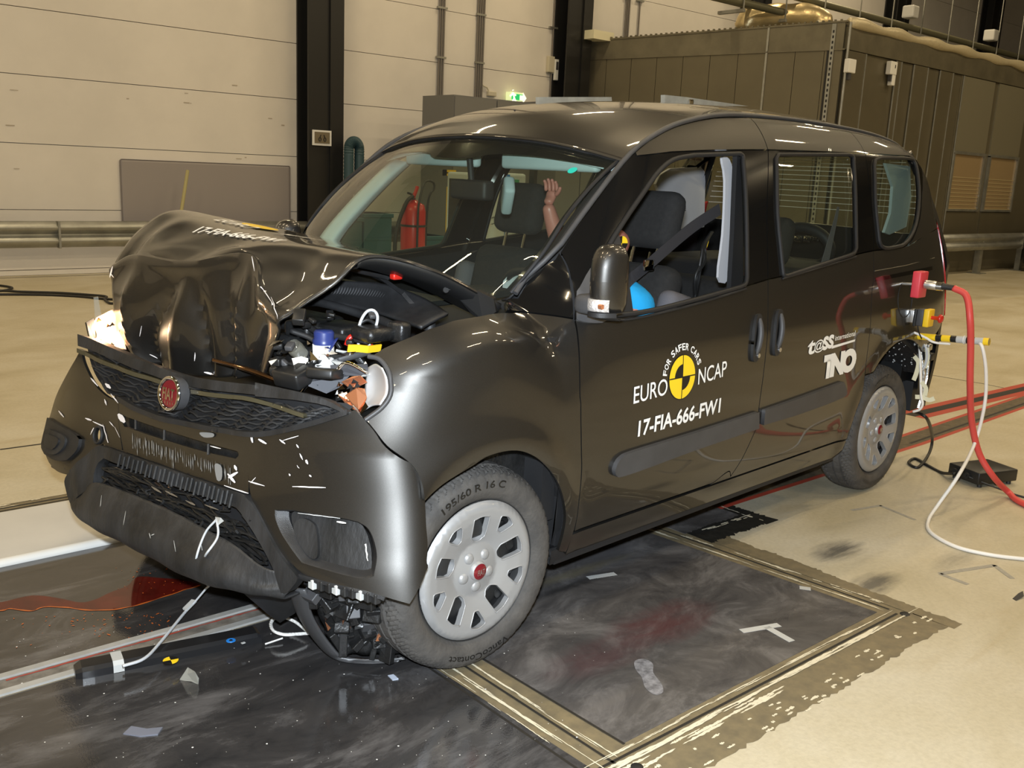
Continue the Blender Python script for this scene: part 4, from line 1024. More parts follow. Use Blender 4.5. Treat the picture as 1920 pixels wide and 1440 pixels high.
# right hand cover
rt_ = outline(FI((152, 654), (160, 685), (178, 720), (200, 742), (222, 752)), FI((222, 752), (224, 800), (230, 845)), FI((230, 845), (205, 838), (193, 833)), FI((193, 833), (170, 848), (150, 868), (132, 892)), FI((132, 892), (108, 884), (92, 868)), FI((92, 868), (84, 845), (84, 815), (92, 785)), FI((92, 785), (103, 748), (120, 712), (140, 676), (152, 654)), k=4)
fogr = outline(FI((95, 782), (120, 798), (145, 812), (155, 822)), FI((155, 822), (150, 842), (132, 861)), FI((132, 861), (110, 862), (90, 850)), FI((90, 850), (84, 830), (95, 782)), k=3)
ce = FR.inv(186, 815); eye = [(ce[0]+.022*cos(a), ce[1]+.024*sin(a)) for a in np.linspace(0, 2*pi, 21)[:-1]]
panel('corner_cover', FR, rt_, holes=[eye], step=.022, m=M['paint'], parent=bumper, depth=.01, gap=.001)
panel('fog_lamp_surround', Front(.012), fogr, step=.02, m=M['black_plastic'], parent=bumper, depth=.03, gap=0)
fr2 = cr(FI((97, 803), (120, 810), (133, 820), (128, 838), (112, 850), (96, 845), (90, 825)), 3, True)
panel('cover_plate', Front(.020), fr2, step=.02, m=M['dusty_plastic'], parent=bumper, depth=.008, gap=0)
fr3 = cr(FI((100, 812), (116, 816), (124, 824), (112, 840), (98, 832)), 3, True)
panel('lamp_blank', Front(.026), fr3, step=.02, m=M['black_plastic'], parent=bumper, depth=.01, gap=0)
MB().tube([Front(.004).pt(ce[0]+.024*cos(a), ce[1]+.027*sin(a)) for a in np.linspace(0, 2*pi, 25)[:-1]], .005, 6, closed=True).build('towing_eye_ring', M['dusty_plastic'], bumper, 60)
# long black frame of the lower grille: left arm, top beam, right arm
BF = Front(.012)
beam = outline(FI((193, 833), (232, 846), (320, 877), (400, 905), (462, 926)), FI((462, 926), (480, 945), (505, 992), (530, 1035), (560, 1075)), FI((560, 1075), (562, 1085), (545, 1108), (532, 1108)), FI((532, 1108), (515, 1060), (488, 1010), (462, 965), (448, 950)), FI((448, 950), (400, 932), (320, 905), (240, 873), (212, 862), (200, 858)), FI((200, 858), (190, 868), (184, 885), (181, 905)), FI((181, 905), (160, 925), (136, 942)), FI((136, 942), (130, 920), (128, 895), (150, 868), (172, 846), (193, 833)), k=4)
panel('lower_grille_frame', BF, beam, step=.018, m=M['dusty_plastic'], parent=bumper, depth=.035, gap=0, disp=lambda u, v: .005*sin(u*40+v*25)*cos(u*17))
# toothed strip under the number plate
m = MB()
for i in range(26):
    t = i/25; x = 236+(446-236)*t; y = 852+(924-852)*t+2*sin(i*2.3); a, b = FR.inv(x, y); q = BF.pt(a, b+.004); q2 = BF.pt(a+.002, b-.035)
    m.tube([q+Vector((.005, 0, 0)), q2+Vector((.008, 0, 0))], .004, 5)
tag(m.build('grille_teeth', M['dusty_plastic'], bumper), kind='stuff')
# spoiler lip hanging below
LG = [[FR.pt(*FR.inv(a, b))+Vector((dx, 0, 0)) for a, b, dx in row] for row in (
    [(128, 905, -.01), (150, 925, .0), (186, 905, .012), (235, 918, .012), (330, 955, .015), (395, 990, .015), (455, 1022, .015), (505, 1062, .01), (556, 1084, -.03)],
    [(131, 925, .0), (148, 940, .015), (200, 930, .03), (250, 948, .035), (340, 990, .04), (400, 1018, .04), (455, 1050, .035), (505, 1085, .02), (545, 1100, -.02)],
    [(134, 940, .0), (155, 955, .02), (215, 965, .045), (270, 985, .055), (345, 1024, .06), (400, 1050, .06), (452, 1075, .055), (500, 1098, .035), (540, 1110, -.01)],
    [(150, 962, -.0), (180, 980, .01), (230, 1002, .03), (283, 1029, .035), (340, 1055, .035), (395, 1078, .035), (447, 1098, .03), (495, 1110, .02), (530, 1118, -.01)],
    [(160, 966, -.08), (190, 988, -.08), (240, 1010, -.08), (290, 1036, -.08), (345, 1060, -.08), (400, 1082, -.08), (450, 1100, -.08), (495, 1112, -.08), (528, 1119, -.06)])]
LP_ = Patch(LG, 6, disp=lambda u, v: .004*sin(u*1.7+v)+.0015*sin(u*5+v*3))
gridobj('spoiler_lip', LP_.R, M['dusty_plastic'], bumper, .006)
scuffs('lip_scratches', Patch(LG, 6, .009), [((284, 1001), (287, 1010)), ((288, 1005), (294, 1003)), ((330, 1015), (334, 1035), 1), ((380, 1015), (386, 1050), 1), ((195, 930), (192, 960), 1.2), ((240, 960), (236, 985), 1)], M['tape'], bumper)
# crushed mesh between frame and lip: many bent slats
m = MB()
for i in range(13):
    pts = []
    for t in np.linspace(0, 1, 22):
        x = 192+(500-192)*t; top = 868+(970-868)*t+8*t*t*6; bot = 908+(1062-908)*t
        f = (i+.5)/13; y = top+(bot-top)*f+3.5*sin(t*34+i*2.1)+3*sin(t*11+i)+1.5*rng.randn(); a, b = FR.inv(x, y); pts.append(Front(-.012+.012*sin(i*1.7+t*20)).pt(a, b))
    m.tube(pts, .0042, 5)
for i in range(46):
    t = rng.rand(); x = 195+300*t; y = 880+85*t+rng.rand()*70*(.45+.5*t); dx, dy = rng.randn(2)*[7, 6]; m.tube([Front(0).pt(*FR.inv(x, y)), Front(.008*rng.randn()).pt(*FR.inv(x+dx, y+dy))], .003+.002*rng.rand(), 4)
tag(m.build('crushed_mesh', M['engine'], bumper, 60), kind='stuff')
panel('mesh_backing', Front(-.055), FI((160, 850), (466, 905), (560, 1070), (500, 1100), (150, 930)), step=.05, m=M['dash'], parent=bumper, depth=0, gap=0)
scuffs('silver_slivers', Front(.004), [((284, 912), (303, 924), 4), ((310, 920), (333, 932), 4), ((348, 938), (366, 947), 4), ((384, 946), (410, 956), 3), ((292, 936), (304, 940), 2)], M['silver'], bumper)
# ---- upper grille
ug = empty('upper_grille', (0, 0, 0), 0, bumper)
UG = outline(FI((150, 640), (200, 664), (260, 690), (330, 712), (400, 728), (470, 742), (560, 758), (650, 768)), FI((650, 768), (600, 792), (545, 808), (500, 816), (476, 818)), FI((476, 818), (430, 813), (383, 806), (283, 782), (222, 752)), FI((222, 752), (190, 732), (165, 700), (150, 640)), k=4)
panel('backing', Front(-.03), UG, step=.04, m=M['dash'], parent=ug, depth=0, gap=-.01)
m = MB()
def ugy(x, f):   # pixel row between upper edge and lower lip
    tp = float(np.interp(x, [150, 200, 260, 330, 400, 470, 560, 650], [642, 668, 695, 718, 735, 750, 765, 772])); lo = float(np.interp(x, [150, 165, 190, 222, 283, 383, 476, 545, 600, 650], [650, 700, 732, 752, 782, 806, 818, 808, 792, 774])); return tp+(lo-tp)*f
for i in range(8):
    f = (i+.35)/8; pts = []
    for x in np.linspace(160+6*i*.5, 640-i*12, 70):
        ph = (x/21+(i % 2)*.5) % 1; hx_ = (1 if ph < .3 else 1-(ph-.3)/.2 if ph < .5 else 0 if ph < .8 else (ph-.8)/.2)
        crush = 1+1.2*math.exp(-((x-300)/120)**2)
        a, b = FR.inv(x, ugy(x, f)+3.2*(hx_-.5)+.7*rng.randn()*crush+1.5*sin(x*.09+i)*(crush-1)); pts.append(Front(-.012+.006*sin(x*.13+i)*crush).pt(a, b))
    m.tube(pts, .0042, 5)
tag(m.build('honeycomb_mesh', M['dusty_plastic'], ug, 60), kind='stuff')
def barpx(name, pts, w, m, off, par, th=.02, disp=None):
    """a moulding along a pixel line, w pixels tall"""
    c = cr(pts, 6); poly = [FR.inv(x, y) for x, y in c]+[FR.inv(x, y+(w(i/(len(c)-1)) if callable(w) else w)) for i, (x, y) in reversed(list(enumerate(c)))]
    return panel(name, Front(off), poly, step=.016, m=m, parent=par, depth=th, gap=0, disp=disp)
wob = lambda u, v: .003*sin(u*33)+.003*sin(u*13+v*20)
barpx('upper_moulding', ((150, 652), (185, 668), (217, 681), (262, 697), (312, 713)), 8, mat('olive gloss trim', (.10, .09, .055), .25, .4, .5), .012, ug, .02, wob)
barpx('upper_moulding', ((362, 729), (420, 737), (470, 742), (520, 756), (575, 774)), 8, bpy.data.materials['olive gloss trim'], .012, ug, .02, wob)
barpx('grille_top_beam', ((148, 626), (190, 642), (240, 664), (300, 688), (345, 702), (400, 712), (470, 720), (483, 722)), lambda t: 22-4*t, M['dusty_plastic'], .004, ug, .05, wob)
barpx('grille_top_beam', ((484, 716), (520, 724), (567, 734), (615, 748), (652, 768)), lambda t: 26-20*t, M['dusty_plastic'], .010, ug, .05, wob)
barpx('lower_moulding', ((222, 742), (283, 771), (340, 786), (383, 795), (430, 803), (474, 808), (510, 806), (560, 795), (610, 781), (655, 766)), lambda t: 10, M['black_plastic'], .010, ug, .03, wob)
# badge
bq = FR.inv(336, 735); BG = empty('badge', (0, 0, 0), 0, ug)
bs = Front(.030)
def ell(rx, rz, n=32, dv=0): return [(bq[0]+rx*cos(a), bq[1]+rz*sin(a)+dv) for a in np.linspace(0, 2*pi, n+1)[:-1]]
BR = abs(FR.inv(336, 702)[1]-FR.inv(336, 768)[1])/2
panel('badge_body', bs, ell(BR*1.02, BR), step=.012, m=M['grey_plastic'], parent=BG, depth=.03, gap=0)
MB().tube([Front(.034).pt(*q) for q in ell(BR*.93, BR*.92)], .006, 8, closed=True).build('chrome_ring', M['chrome'], BG, 60)
panel('red_face', Front(.034), ell(BR*.78, BR*.78), step=.012, m=M['red_badge'], parent=BG, depth=.002, gap=0)
writing('badge_letters', 'FIAT', Front(.0365), (bq[0]-BR*.56, bq[1]-BR*.33), (bq[0]+BR*.56, bq[1]-BR*.33), BR*.66, M['chrome'], BG, .02, lift=.001)
m = MB()
for k in range(-2, 3): a = bq[0]+k*BR*.25; m.tube([Front(.037).pt(a, bq[1]-BR*.62*sqrt(1-(k/4)**2)), Front(.037).pt(a, bq[1]-BR*.42)], .0012, 4)
tag(m.build('badge_lines', M['chrome'], BG), kind='stuff')
# scrapes on the bumper
scuffs('paint_scrapes', Front(.0022), [((549, 912), (611, 914), 3), ((110, 770), (120, 782), 3), ((170, 708), (184, 724), 3), ((198, 719), (208, 728), 7), ((208, 738), (222, 756), 3), ((222, 776), (234, 792), 11), ((240, 763), (254, 767), 3), ((174, 790), (196, 800), 3), ((160, 784), (172, 788), 4), ((196, 748), (200, 760), 3),
    ((485, 823), (500, 832), 5), ((524, 824), (535, 832), 4), ((556, 833), (560, 840), 3), ((562, 850), (568, 862), 3), ((574, 862), (578, 870), 6), ((557, 872), (561, 878), 2.5), ((580, 890), (584, 894), 3), ((542, 888), (544, 892), 3), ((530, 826), (560, 817), 2), ((427, 888), (441, 905), 6), ((440, 872), (444, 882), 5), ((428, 896), (446, 885), 7), ((420, 910), (466, 925), 3), ((466, 902), (496, 911), 3), ((394, 836), (414, 841), 2.5), ((480, 895), (470, 905), 3), ((470, 812), (474, 830), 5), ((215, 800), (225, 820), 2), ((205, 790), (214, 800), 2), ((176, 802), (170, 815), 2), ((193, 795), (203, 830), 2)], mat('bared primer', (.78, .74, .73), .6), bumper)
m = [];
for i in range(46):
    x = 246+i*4.1+rng.rand()*3; yb = 802+(x-240)*.34; L = 12+24*rng.rand(); y0 = yb+6+rng.rand()*8; m.append(((x, y0), (x+1, y0+L), .7+1.0*rng.rand()))
scuffs('plate_scratches', Front(.0022), m, mat('grey rub marks', (.22, .22, .215), .6), bumper)
for (x, y, w, h) in ((412, 885, 14, 26), (390, 815, 26, 8)):
    decal('rub_patch', Front(.002), cr(FI((x-w/2, y-h/2), (x, y-h*.6), (x+w/2, y-h*.3), (x+w*.45, y+h*.5), (x-w*.2, y+h*.55)), 3, True), bpy.data.materials['grey rub marks'], bumper)
# warm streak reflections on the corner are the hall lamps; nothing is painted here

# ------------------------------------------------------------------ bonnet, folded upwards
def HP(px_, py_, y): return P(px_, py_, y=y)
HG = [[HP(*q) for q in row] for row in (
    [(550, 437, -.66), (607, 447, -.42), (690, 469, -.14), (773, 496, .17), (850, 526, .46), (940, 571, .70)],
    [(440, 414, -.645), (498, 424, -.42), (575, 444, -.14), (660, 466, .15), (745, 487, .40), (815, 506, .64)],
    [(330, 395, -.62), (378, 410, -.42), (450, 432, -.14), (535, 452, .13), (615, 466, .35), (694, 480, .56)],
    [(262, 430, -.62), (300, 446, -.43), (385, 462, -.15), (468, 468, .11), (550, 500, .32), (622, 533, .53)],
    [(211, 508, -.63), (256, 484, -.48), (350, 497, -.15), (472, 482, .15), (491, 560, .30), (529, 603, .44)],
    [(212, 560, -.60), (242, 556, -.46), (345, 570, -.13), (435, 565, .11), (482, 615, .27), (519, 633, .41)],
    [(222, 615, -.55), (255, 620, -.42), (345, 640, -.13), (425, 640, .07), (472, 660, .22), (507, 668, .36)],
    [(246, 662, -.48), (292, 688, -.34), (350, 702, -.14), (410, 708, .03), (460, 706, .16), (496, 700, .31)])]
def wrinkle(u, v):     # u 0..5 columns, v 0..7 rows
    d = 0
    if v > 3.9:
        k = min(1, (v-3.9)/1.2)
        for (c0, c1, wd_, am) in ((2.0, 1.0, .16, .028), (2.05, 2.6, .15, .026), (2.6, 3.3, .16, .022), (3.1, 3.9, .14, -.024), (1.2, .6, .15, -.022), (2.05, 1.75, .16, -.020), (4.2, 4.4, .16, .02)):
            c = c0+(c1-c0)*(v-4)/3; d += am*1.15*k*math.exp(-(abs((u-c)/wd_)**1.25)*.9)
        d -= .012*math.exp(-((v-4)/.25)**2)
    else:
        d += .010*math.exp(-((u-4.2-(v-3)*.3)/.3)**2)*math.exp(-((v-3)/.6)**2)
        d += .008*math.exp(-((u-.5)/.25)**2)*math.exp(-((v-3)/.7)**2)-.010*math.exp(-((u-.9)/.2)**2)*math.exp(-((v-3.1)/.6)**2)
        d += .004*sin(u*5+v*3)*max(0, v-2)
    return d
class HoodPatch(Patch):
    def __init__(s, off=0.):
        A = gridmesh(HG[:5], 12, disp=lambda u, v: wrinkle(u, v)); B = gridmesh(HG[4:], 12, disp=lambda u, v: wrinkle(u, v+4))
        for j in range(len(B[0])): B[0][j] = A[-1][j]
        s.R = A+B[1:]; s.nr = len(s.R); s.nc = len(s.R[0]); s.off = off; s.A = np.array([[tuple(q) for q in r] for r in s.R])
HPt = HoodPatch()
hood = empty('bonnet', (0, 0, 0), 0, car)
sk = gridobj('skin', HPt.R, M['paint'], hood, .002, 38)
# turned flange along the left edge, and the pressed inner frame seen from below
edge = [r[-1] for r in HPt.R]
inn = []
for i, q in enumerate(edge[:28]):
    t = i/27; inn.append((q, q+Vector((-.0, -.012, -.025)), q+Vector((-.01, -.045, -.050+.02*t)), q+Vector((-.005, -.085, -.038)), q+Vector((0, -.13-.02*sin(t*3), -.045)), q+Vector((0, -.19-.04*sin(pi*t), -.03))))
gridobj('inner_frame', [list(r) for r in inn], M['black_metal'], hood, .002, 60)
MB().tube([q+Vector((0, -.002, -.004)) for q in edge[2:]], .005, 6).build('hem', M['paint'], hood, 60)
# inner frame corner bracket going down to the hinge
br = [P(860, 560, y=.62), P(885, 590, y=.66), P(905, 600, y=.70), P(930, 585, y=.71), P(925, 560, y=.70), P(895, 545, y=.68)]
MB().hull(br+[q+Vector((-.03, -.02, 0)) for q in br]).build('hinge_bracket', M['black_metal'], hood)
m = MB()
for a, b in ((742, 518),): q = P(a, b, y=.50); m.rbox(q.x-.018, q.x+.018, q.y-.01, q.y+.014, q.z-.010, q.z+.010, .006, 3)
m.build('rubber_stop', M['red'], hood, 60)
m = MB()
for a, b in ((840, 540), (834, 545), (848, 537), (868, 556)): q = P(a, b, y=.62); m.tube([q, q+Vector((.006, .012, .004))], .009, 10)
m.build('frame_boss', M['black_metal'], hood, 60)
# lettering on the bonnet
HO = HoodPatch()
p0 = HO.inv(362, 438); p1 = HO.inv(515, 456); p2 = HO.inv(400, 415); p3 = HO.inv(590, 446); 
hv = abs(HO.inv(440, 455)[1]-HO.inv(440, 436)[1])
writing('test_number', '17-FIA-666-FW1', HO, p0, p1, hv*.62, M['white_vinyl'], hood, .024, lift=.006, cut=.02, flip=-1)
writing('logo_word', 'EURO', HO, p2, HO.inv(462, 430), hv*.62, M['white_vinyl'], hood, .01, lift=.006, cut=.02, flip=-1)
writing('logo_word', 'NCAP', HO, HO.inv(512, 440), HO.inv(575, 450), hv*.62, M['white_vinyl'], hood, .01, lift=.006, cut=.02, flip=-1)
ec = HO.inv(487, 428)
decal('logo_disc', HO, [(ec[0]+.055*cos(a), ec[1]+.030*sin(a)) for a in np.linspace(0, 2*pi, 25)[:-1]], M['yellow_vinyl'], hood, .006, .01)
# creased paint chips along the folds
scuffs('crease_chips', HoodPatch(.006), [((475, 482), (480, 510), 2), ((489, 540), (512, 575), 1.6), ((507, 560), (525, 600), 1.6), ((268, 610), (264, 630), 1.6), ((282, 664), (297, 671), 2.5), ((384, 697), (404, 702), 4), ((368, 660), (367, 676), 1.5), ((210, 512), (216, 520), 2), ((208, 520), (214, 500), 3)], bpy.data.materials['bared primer'], hood)
# ------------------------------------------------------------------ engine bay
eb = empty('engine_bay', (0, 0, 0), 0, car)
MB().box(-.30, .40, -.50, .50, .40, .70).box(-.36, -.30, -.84, .84, .4, 1.0).box(.38, .44, -.60, .60, .45, .74).build('bulkhead', M['dash'], eb)
for s in (1, -1): MB().box(-.30, .30, s*.66-.10, s*.66+.10, .40, .80).build('inner_wing', M['engine'], eb)
# cowl tray with its louvre
cw = [[P(a, b, y=y) for a, b, y in r] for r in (
    [(560, 520, .12), (640, 528, .26), (720, 535, .40), (790, 560, .54), (840, 592, .66)],
    [(560, 548, .14), (640, 552, .28), (715, 560, .42), (770, 582, .55), (815, 604, .68)],
    [(570, 575, .2), (640, 575, .32), (700, 588, .44), (745, 602, .56), (790, 618, .68)])]
CWP = Patch(cw, 6); gridobj('cowl_tray', CWP.R, M['black_plastic'], eb, .01)
m = MB()
for i in range(44):
    t = .22+.74*i/44; m.tube([CWP.pt(t, .16)+Vector((.004, .002, .004)), CWP.pt(t-.03, .62)+Vector((.004, .002, .004))], .0032, 5)
tag(m.build('louvre', M['grey_plastic'], eb, 60), kind='stuff')
MB().tube(cr([P(560, 560, y=.16), P(620, 572, y=.30), P(680, 590, y=.42), P(712, 600, y=.50), P(740, 612, y=.58)], 6), .014, 8).build('cowl_hose', M['black_plastic'], eb, 60)
# wiper arm
wa = empty('wiper', (0, 0, 0), 0, car)
MB().ribbon([P(658, 497, y=.24), P(715, 522, y=.36), P(760, 555, y=.50), P(806, 608, y=.60)], [.02, .022, .034, .04], (.6, .3, .4), .012).build('arm', M['black_plastic'], wa)
MB().tube([P(640, 500, y=.20), P(728, 520, y=.42)], .009, 6).build('blade', M['black_plastic'], wa, 60)
q = P(806, 606, y=.60); MB().lathe([(0, .02), (.016, .015), (.02, -.02)], 14, Matrix.Translation(q)).build('pivot', M['black_plastic'], wa, 60)
# blocks, tank, bulkhead parts filling the bay
random.seed(11)
def blk(name, a, b, y, sx, sy, sz, m, rz=0., r=.012, ry=0.):
    q = P(a, b, y=y); T4 = Matrix.Translation(q) @ Matrix.Rotation(rz, 4, 'Z') @ Matrix.Rotation(ry, 4, 'Y')
    return MB().rbox(-sx/2, sx/2, -sy/2, sy/2, -sz/2, sz/2, r, 2, T4).build(name, m, eb, 60)
blk('fuse_box', 580, 615, .34, .12, .10, .05, M['engine'], .2)
blk('battery_cover', 640, 618, .42, .12, .14, .04, M['engine'], .1)
blk('air_box', 566, 668, .36, .10, .12, .08, M['engine'], -.2, .02)
blk('air_box', 545, 650, .30, .08, .10, .08, M['engine'], .3, .02)
blk('strut_cap', 700, 625, .62, .10, .10, .04, M['engine'], 0, .015)
blk('engine_cover', 560, 600, .16, .2, .24, .04, M['engine'], .1, .02)
blk('bracket', 524, 690, .44, .06, .04, .03, M['engine'], .5, .008, .4)
blk('bracket', 660, 665, .58, .10, .05, .02, M['grey_plastic'], -.3, .006, .2)
blk('bracket', 610, 700, .60, .10, .08, .03, M['black_metal'], .6, .008, -.2)
blk('bracket', 550, 705, .52, .07, .10, .05, M['black_metal'], .2, .008, .3)
blk('reservoir', 748, 622, .66, .05, .06, .06, M['engine'], .3, .012)
for i in range(26):
    a, b = 510+rng.rand()*190, 590+rng.rand()*120
    if b < 640 and a < 545: continue
    s_ = .008+rng.rand()*.016; blk('fitting', a, b, .36+.12*rng.rand()+.0008*(a-510), s_*2, s_*1.4, s_, M['engine'] if rng.rand() < .6 else M['black_metal'] if rng.rand() < .6 else M['grey_plastic'], rng.rand()*3, .003, rng.rand())
for i in range(34):
    a, b = 505+rng.rand()*190, 640+rng.rand()*85
    q = P(a, b, y=.46+.0009*(a-505)+.02*rng.rand()); n_ = 4+int(rng.rand()*3); s_ = .005+.012*rng.rand()
    MB().hull([q+Vector((rng.randn()*s_, rng.randn()*s_*.8, rng.randn()*s_*.5)) for _ in range(n_+2)]).build('splinter', (M['chrome'], M['black_metal'], M['tape'], M['bone'], M['chrome'], M['engine'])[i % 6], eb)
# hoses and leads
def lead(name, pts, r, m, par=None, k=8): return MB().tube(cr(pts, k), r, 8).build(name, m, par or eb, 180)
lead('grey_lead', [P(672, 648, y=.58), P(674, 610, y=.58), P(686, 586, y=.58), P(700, 582, y=.59), P(708, 596, y=.6), P(700, 628, y=.61), P(690, 652, y=.60)], .0045, M['grey_cable'])
lead('black_lead', [P(668, 640, y=.57), P(672, 612, y=.57), P(690, 600, y=.58), P(708, 616, y=.59), P(704, 645, y=.6)], .006, M['black_cable'])
lead('red_lead', [P(650, 648, y=.56), P(656, 634, y=.56), P(668, 629, y=.57), P(684, 634, y=.58), P(697, 652, y=.6)], .009, M['red'])
lead('red_lead', [P(640, 672, y=.56), P(655, 662, y=.57), P(672, 655, y=.58)], .0035, M['red'])
lead('grey_lead', [P(630, 657, y=.56), P(655, 662, y=.57), P(678, 668, y=.6), P(676, 650, y=.6)], .004, M['tape'])
MB().ribbon([P(652, 653, y=.60), P(672, 653, y=.61), P(690, 655, y=.62), P(714, 652, y=.62)], .022, (0, .3, 1), .004).build('yellow_strap', M['yellow'], eb)
lead('pipe', [P(560, 600, y=.35), P(600, 625, y=.45), P(640, 632, y=.52), P(690, 640, y=.62)], .010, M['black_plastic'])
lead('pipe', [P(545, 620, y=.42), P(590, 640, y=.48), P(625, 690, y=.56)], .008, M['black_plastic'])
lead('metal_tube', [P(596, 700, y=.6), P(630, 694, y=.62), P(650, 680, y=.63), P(690, 700, y=.66)], .005, M['chrome'])
lead('metal_tube', [P(560, 745, y=.52), P(580, 720, y=.55), P(610, 705, y=.58), P(640, 690, y=.60)], .005, M['chrome'])
# washer bottle neck with navy flip cap, torn tank beside it
bt = empty('washer_filler', (0, 0, 0), 0, eb); q = P(607, 700, y=.54)
MB().lathe([(0, -.06), (.028, -.055), (.03, -.02), (.029, .05), (.02, .062), (0, .062)], 20, Matrix.Translation(q+Vector((0, 0, .03)))).build('neck', M['white_plastic'], bt, 60)
MB().lathe([(.031, 0), (.032, .012), (.028, .016), (.029, .034), (.024, .04), (0, .041)], 20, Matrix.Translation(q+Vector((0, 0, .085)))).build('cap', M['navy'], bt, 60)
q2 = P(624, 648, y=.56); MB().lathe([(0, .006), (.024, .004), (.028, -.002), (.0, -.004)], 20, Matrix.Translation(q2) @ Matrix.Rotation(.9, 4, 'Y') @ Matrix.Rotation(.6, 4, 'X')).build('flip_lid', M['navy'], bt, 60)
MB().hull([P(547, 672, y=.52), P(552, 690, y=.52), P(575, 700, y=.53), P(578, 672, y=.53), P(565, 668, y=.53), P(556, 684, y=.48), P(574, 690, y=.48)]).build('torn_tank', M['bone'], eb)
MB().hull([P(586, 645, y=.53), P(600, 640, y=.53), P(604, 652, y=.53), P(594, 668, y=.53), P(588, 690, y=.54), P(598, 690, y=.53)]).build('torn_tank', M['white_plastic'], eb)
MB().lathe([(.0, .0), (.02, 0), (.024, .03), (.022, .05)], 16, Matrix.Translation(P(566, 665, y=.50)) @ Matrix.Rotation(1.2, 4, 'X')).build('torn_pipe', M['lens'], eb, 60)
# ---- smashed left headlamp
hlL = empty('headlamp', (0, 0, 0), 0, car)
G = [[P(a, b, y=y) for a, b, y in r] for r in (
    [(690, 690, .62), (704, 682, .70), (718, 690, .765)],
    [(686, 715, .62), (706, 705, .67), (727, 712, .775)],
    [(684, 745, .63), (706, 738, .68), (727, 738, .775)],
    [(680, 772, .66), (698, 762, .70), (714, 760, .765)])]
gridobj('side_reflector', gridmesh(G, 5), mat('pale silver reflector', (.80, .78, .76), .40, .35), hlL, .003)
MB().tube([S_.pt(*q) for S_ in (Side(1, .002),) for q in cr(lampedge, 4)], .007, 8).build('lamp_rim', M['grey_plastic'], hlL, 60)
def shard(name, pts, m, par, th=.004):
    q = [P(*p[:2], y=p[2]) for p in pts]; n = (q[1]-q[0]).cross(q[2]-q[0]).normalized()*th
    k = len(q); return MB().add(q+[v+n for v in q], [tuple(range(k-1, -1, -1)), tuple(range(k, 2*k))]+[(i, (i+1) % k, k+(i+1) % k, k+i) for i in range(k)]).build(name, m, par)
shard('orange_reflector', [(640, 716, .62), (660, 706, .64), (676, 704, .66), (688, 716, .67), (672, 724, .65), (655, 728, .63)], M['orange_foil'], hlL)
shard('orange_reflector', [(648, 742, .66), (668, 728, .68), (684, 730, .69), (688, 745, .70), (682, 760, .71), (672, 768, .70), (660, 758, .68)], M['orange_foil'], hlL)
shard('orange_reflector', [(634, 740, .64), (650, 735, .65), (656, 752, .66), (668, 770, .69), (654, 764, .67)], M['orange_foil'], hlL)
shard('lamp_bowl', [(655, 745, .65), (672, 740, .67), (684, 752, .69), (690, 762, .70), (676, 776, .70), (662, 765, .68)], M['chrome'], hlL)
shard('dark_bezel', [(580, 716, .56), (620, 706, .60), (655, 705, .62), (640, 725, .61), (612, 738, .59), (578, 724, .56)], mat('dark silver bezel', (.05, .052, .06), .6, .2), hlL, .012)
shard('dark_bezel', [(620, 692, .60), (650, 690, .62), (690, 690, .64), (688, 706, .64), (650, 704, .62)], bpy.data.materials['dark silver bezel'], hlL, .012)
for i in range(16):
    a, b = 632+rng.rand()*60, 708+rng.rand()*50; y = .60+(a-620)*.0014; r_ = 4+6*rng.rand()
    shard('splinter', [(a+r_*cos(t), b+r_*sin(t), y+.01*rng.rand()) for t in (0, 2+rng.rand(), 4+rng.rand())], M['chrome'] if i % 3 else M['black_metal'], hlL, .002)
# right headlamp; glow added at the bulb for the flash-bright reflector
hlR = empty('headlamp', (0, 0, 0), 0, car)
G = [[P(a, b, y=y) for a, b, y in r] for r in (
    [(176, 602, -.60), (188, 590, -.60), (212, 580, -.585)],
    [(178, 618, -.60), (200, 606, -.64), (224, 606, -.58)],
    [(180, 632, -.60), (206, 630, -.62), (232, 630, -.56)],
    [(176, 645, -.60), (205, 652, -.58), (238, 656, -.54)])]
gridobj('reflector', gridmesh(G, 5, disp=lambda u, v: .003*sin(4*u+3*v)), mat('peach lamp reflector', (.95, .62, .42), .35, .5), hlR, .003, 60)
for i in range(6):
    a, b = 184+rng.rand()*46, 600+rng.rand()*48; r_ = 4+5*rng.rand()
    shard('splinter', [(a+r_*cos(t), b+r_*sin(t), -.55+.02*rng.rand()) for t in (0, 2+rng.rand(), 4+rng.rand())], M['chrome'] if i % 2 else M['orange_foil'], hlR, .002)
shard('broken_lens', [(176, 558, -.55), (184, 556, -.55), (190, 590, -.55), (188, 622, -.55), (180, 620, -.55)], M['lens'], hlR)
shard('lamp_shell', [(162, 604, -.60), (176, 596, -.60), (180, 640, -.58), (240, 662, -.52), (236, 668, -.52), (170, 640, -.58)], M['black_plastic'], hlR, .02)
q = P(206, 612, y=-.57); MB().lathe([(0, .012), (.008, .009), (.010, 0), (.007, -.012), (0, -.014)], 12, Matrix.Translation(q)).build('glow_bulb', mat('bulb with added glow', (1, .8, .5), .3, emis=(1, .72, .42), estr=9), hlR, 60)
lb = bpy.data.lights.new('reflector_fill', 'POINT'); lb.energy = 2.5; lb.color = (1, .70, .42); lb.shadow_soft_size = .01  # added point light, brightens the reflector in place of the flash
lo = bpy.data.objects.new('reflector_fill', lb); COL.objects.link(lo); lo.parent = car; lo.location = q+Vector((.03, .01, .0))
# chrome edged bar torn out of the grille
MB().tube(cr([P(400, 675, y=.12), P(455, 690, y=.24), P(500, 706, y=.34), P(540, 722, y=.42), P(565, 727, y=.47), P(585, 714, y=.52)], 6), [.006]*6+[.0085]*24+[.006], 7).build('torn_grille_bar', mat('bronze chrome', (.45, .28, .18), .15, 1.), car, 60)
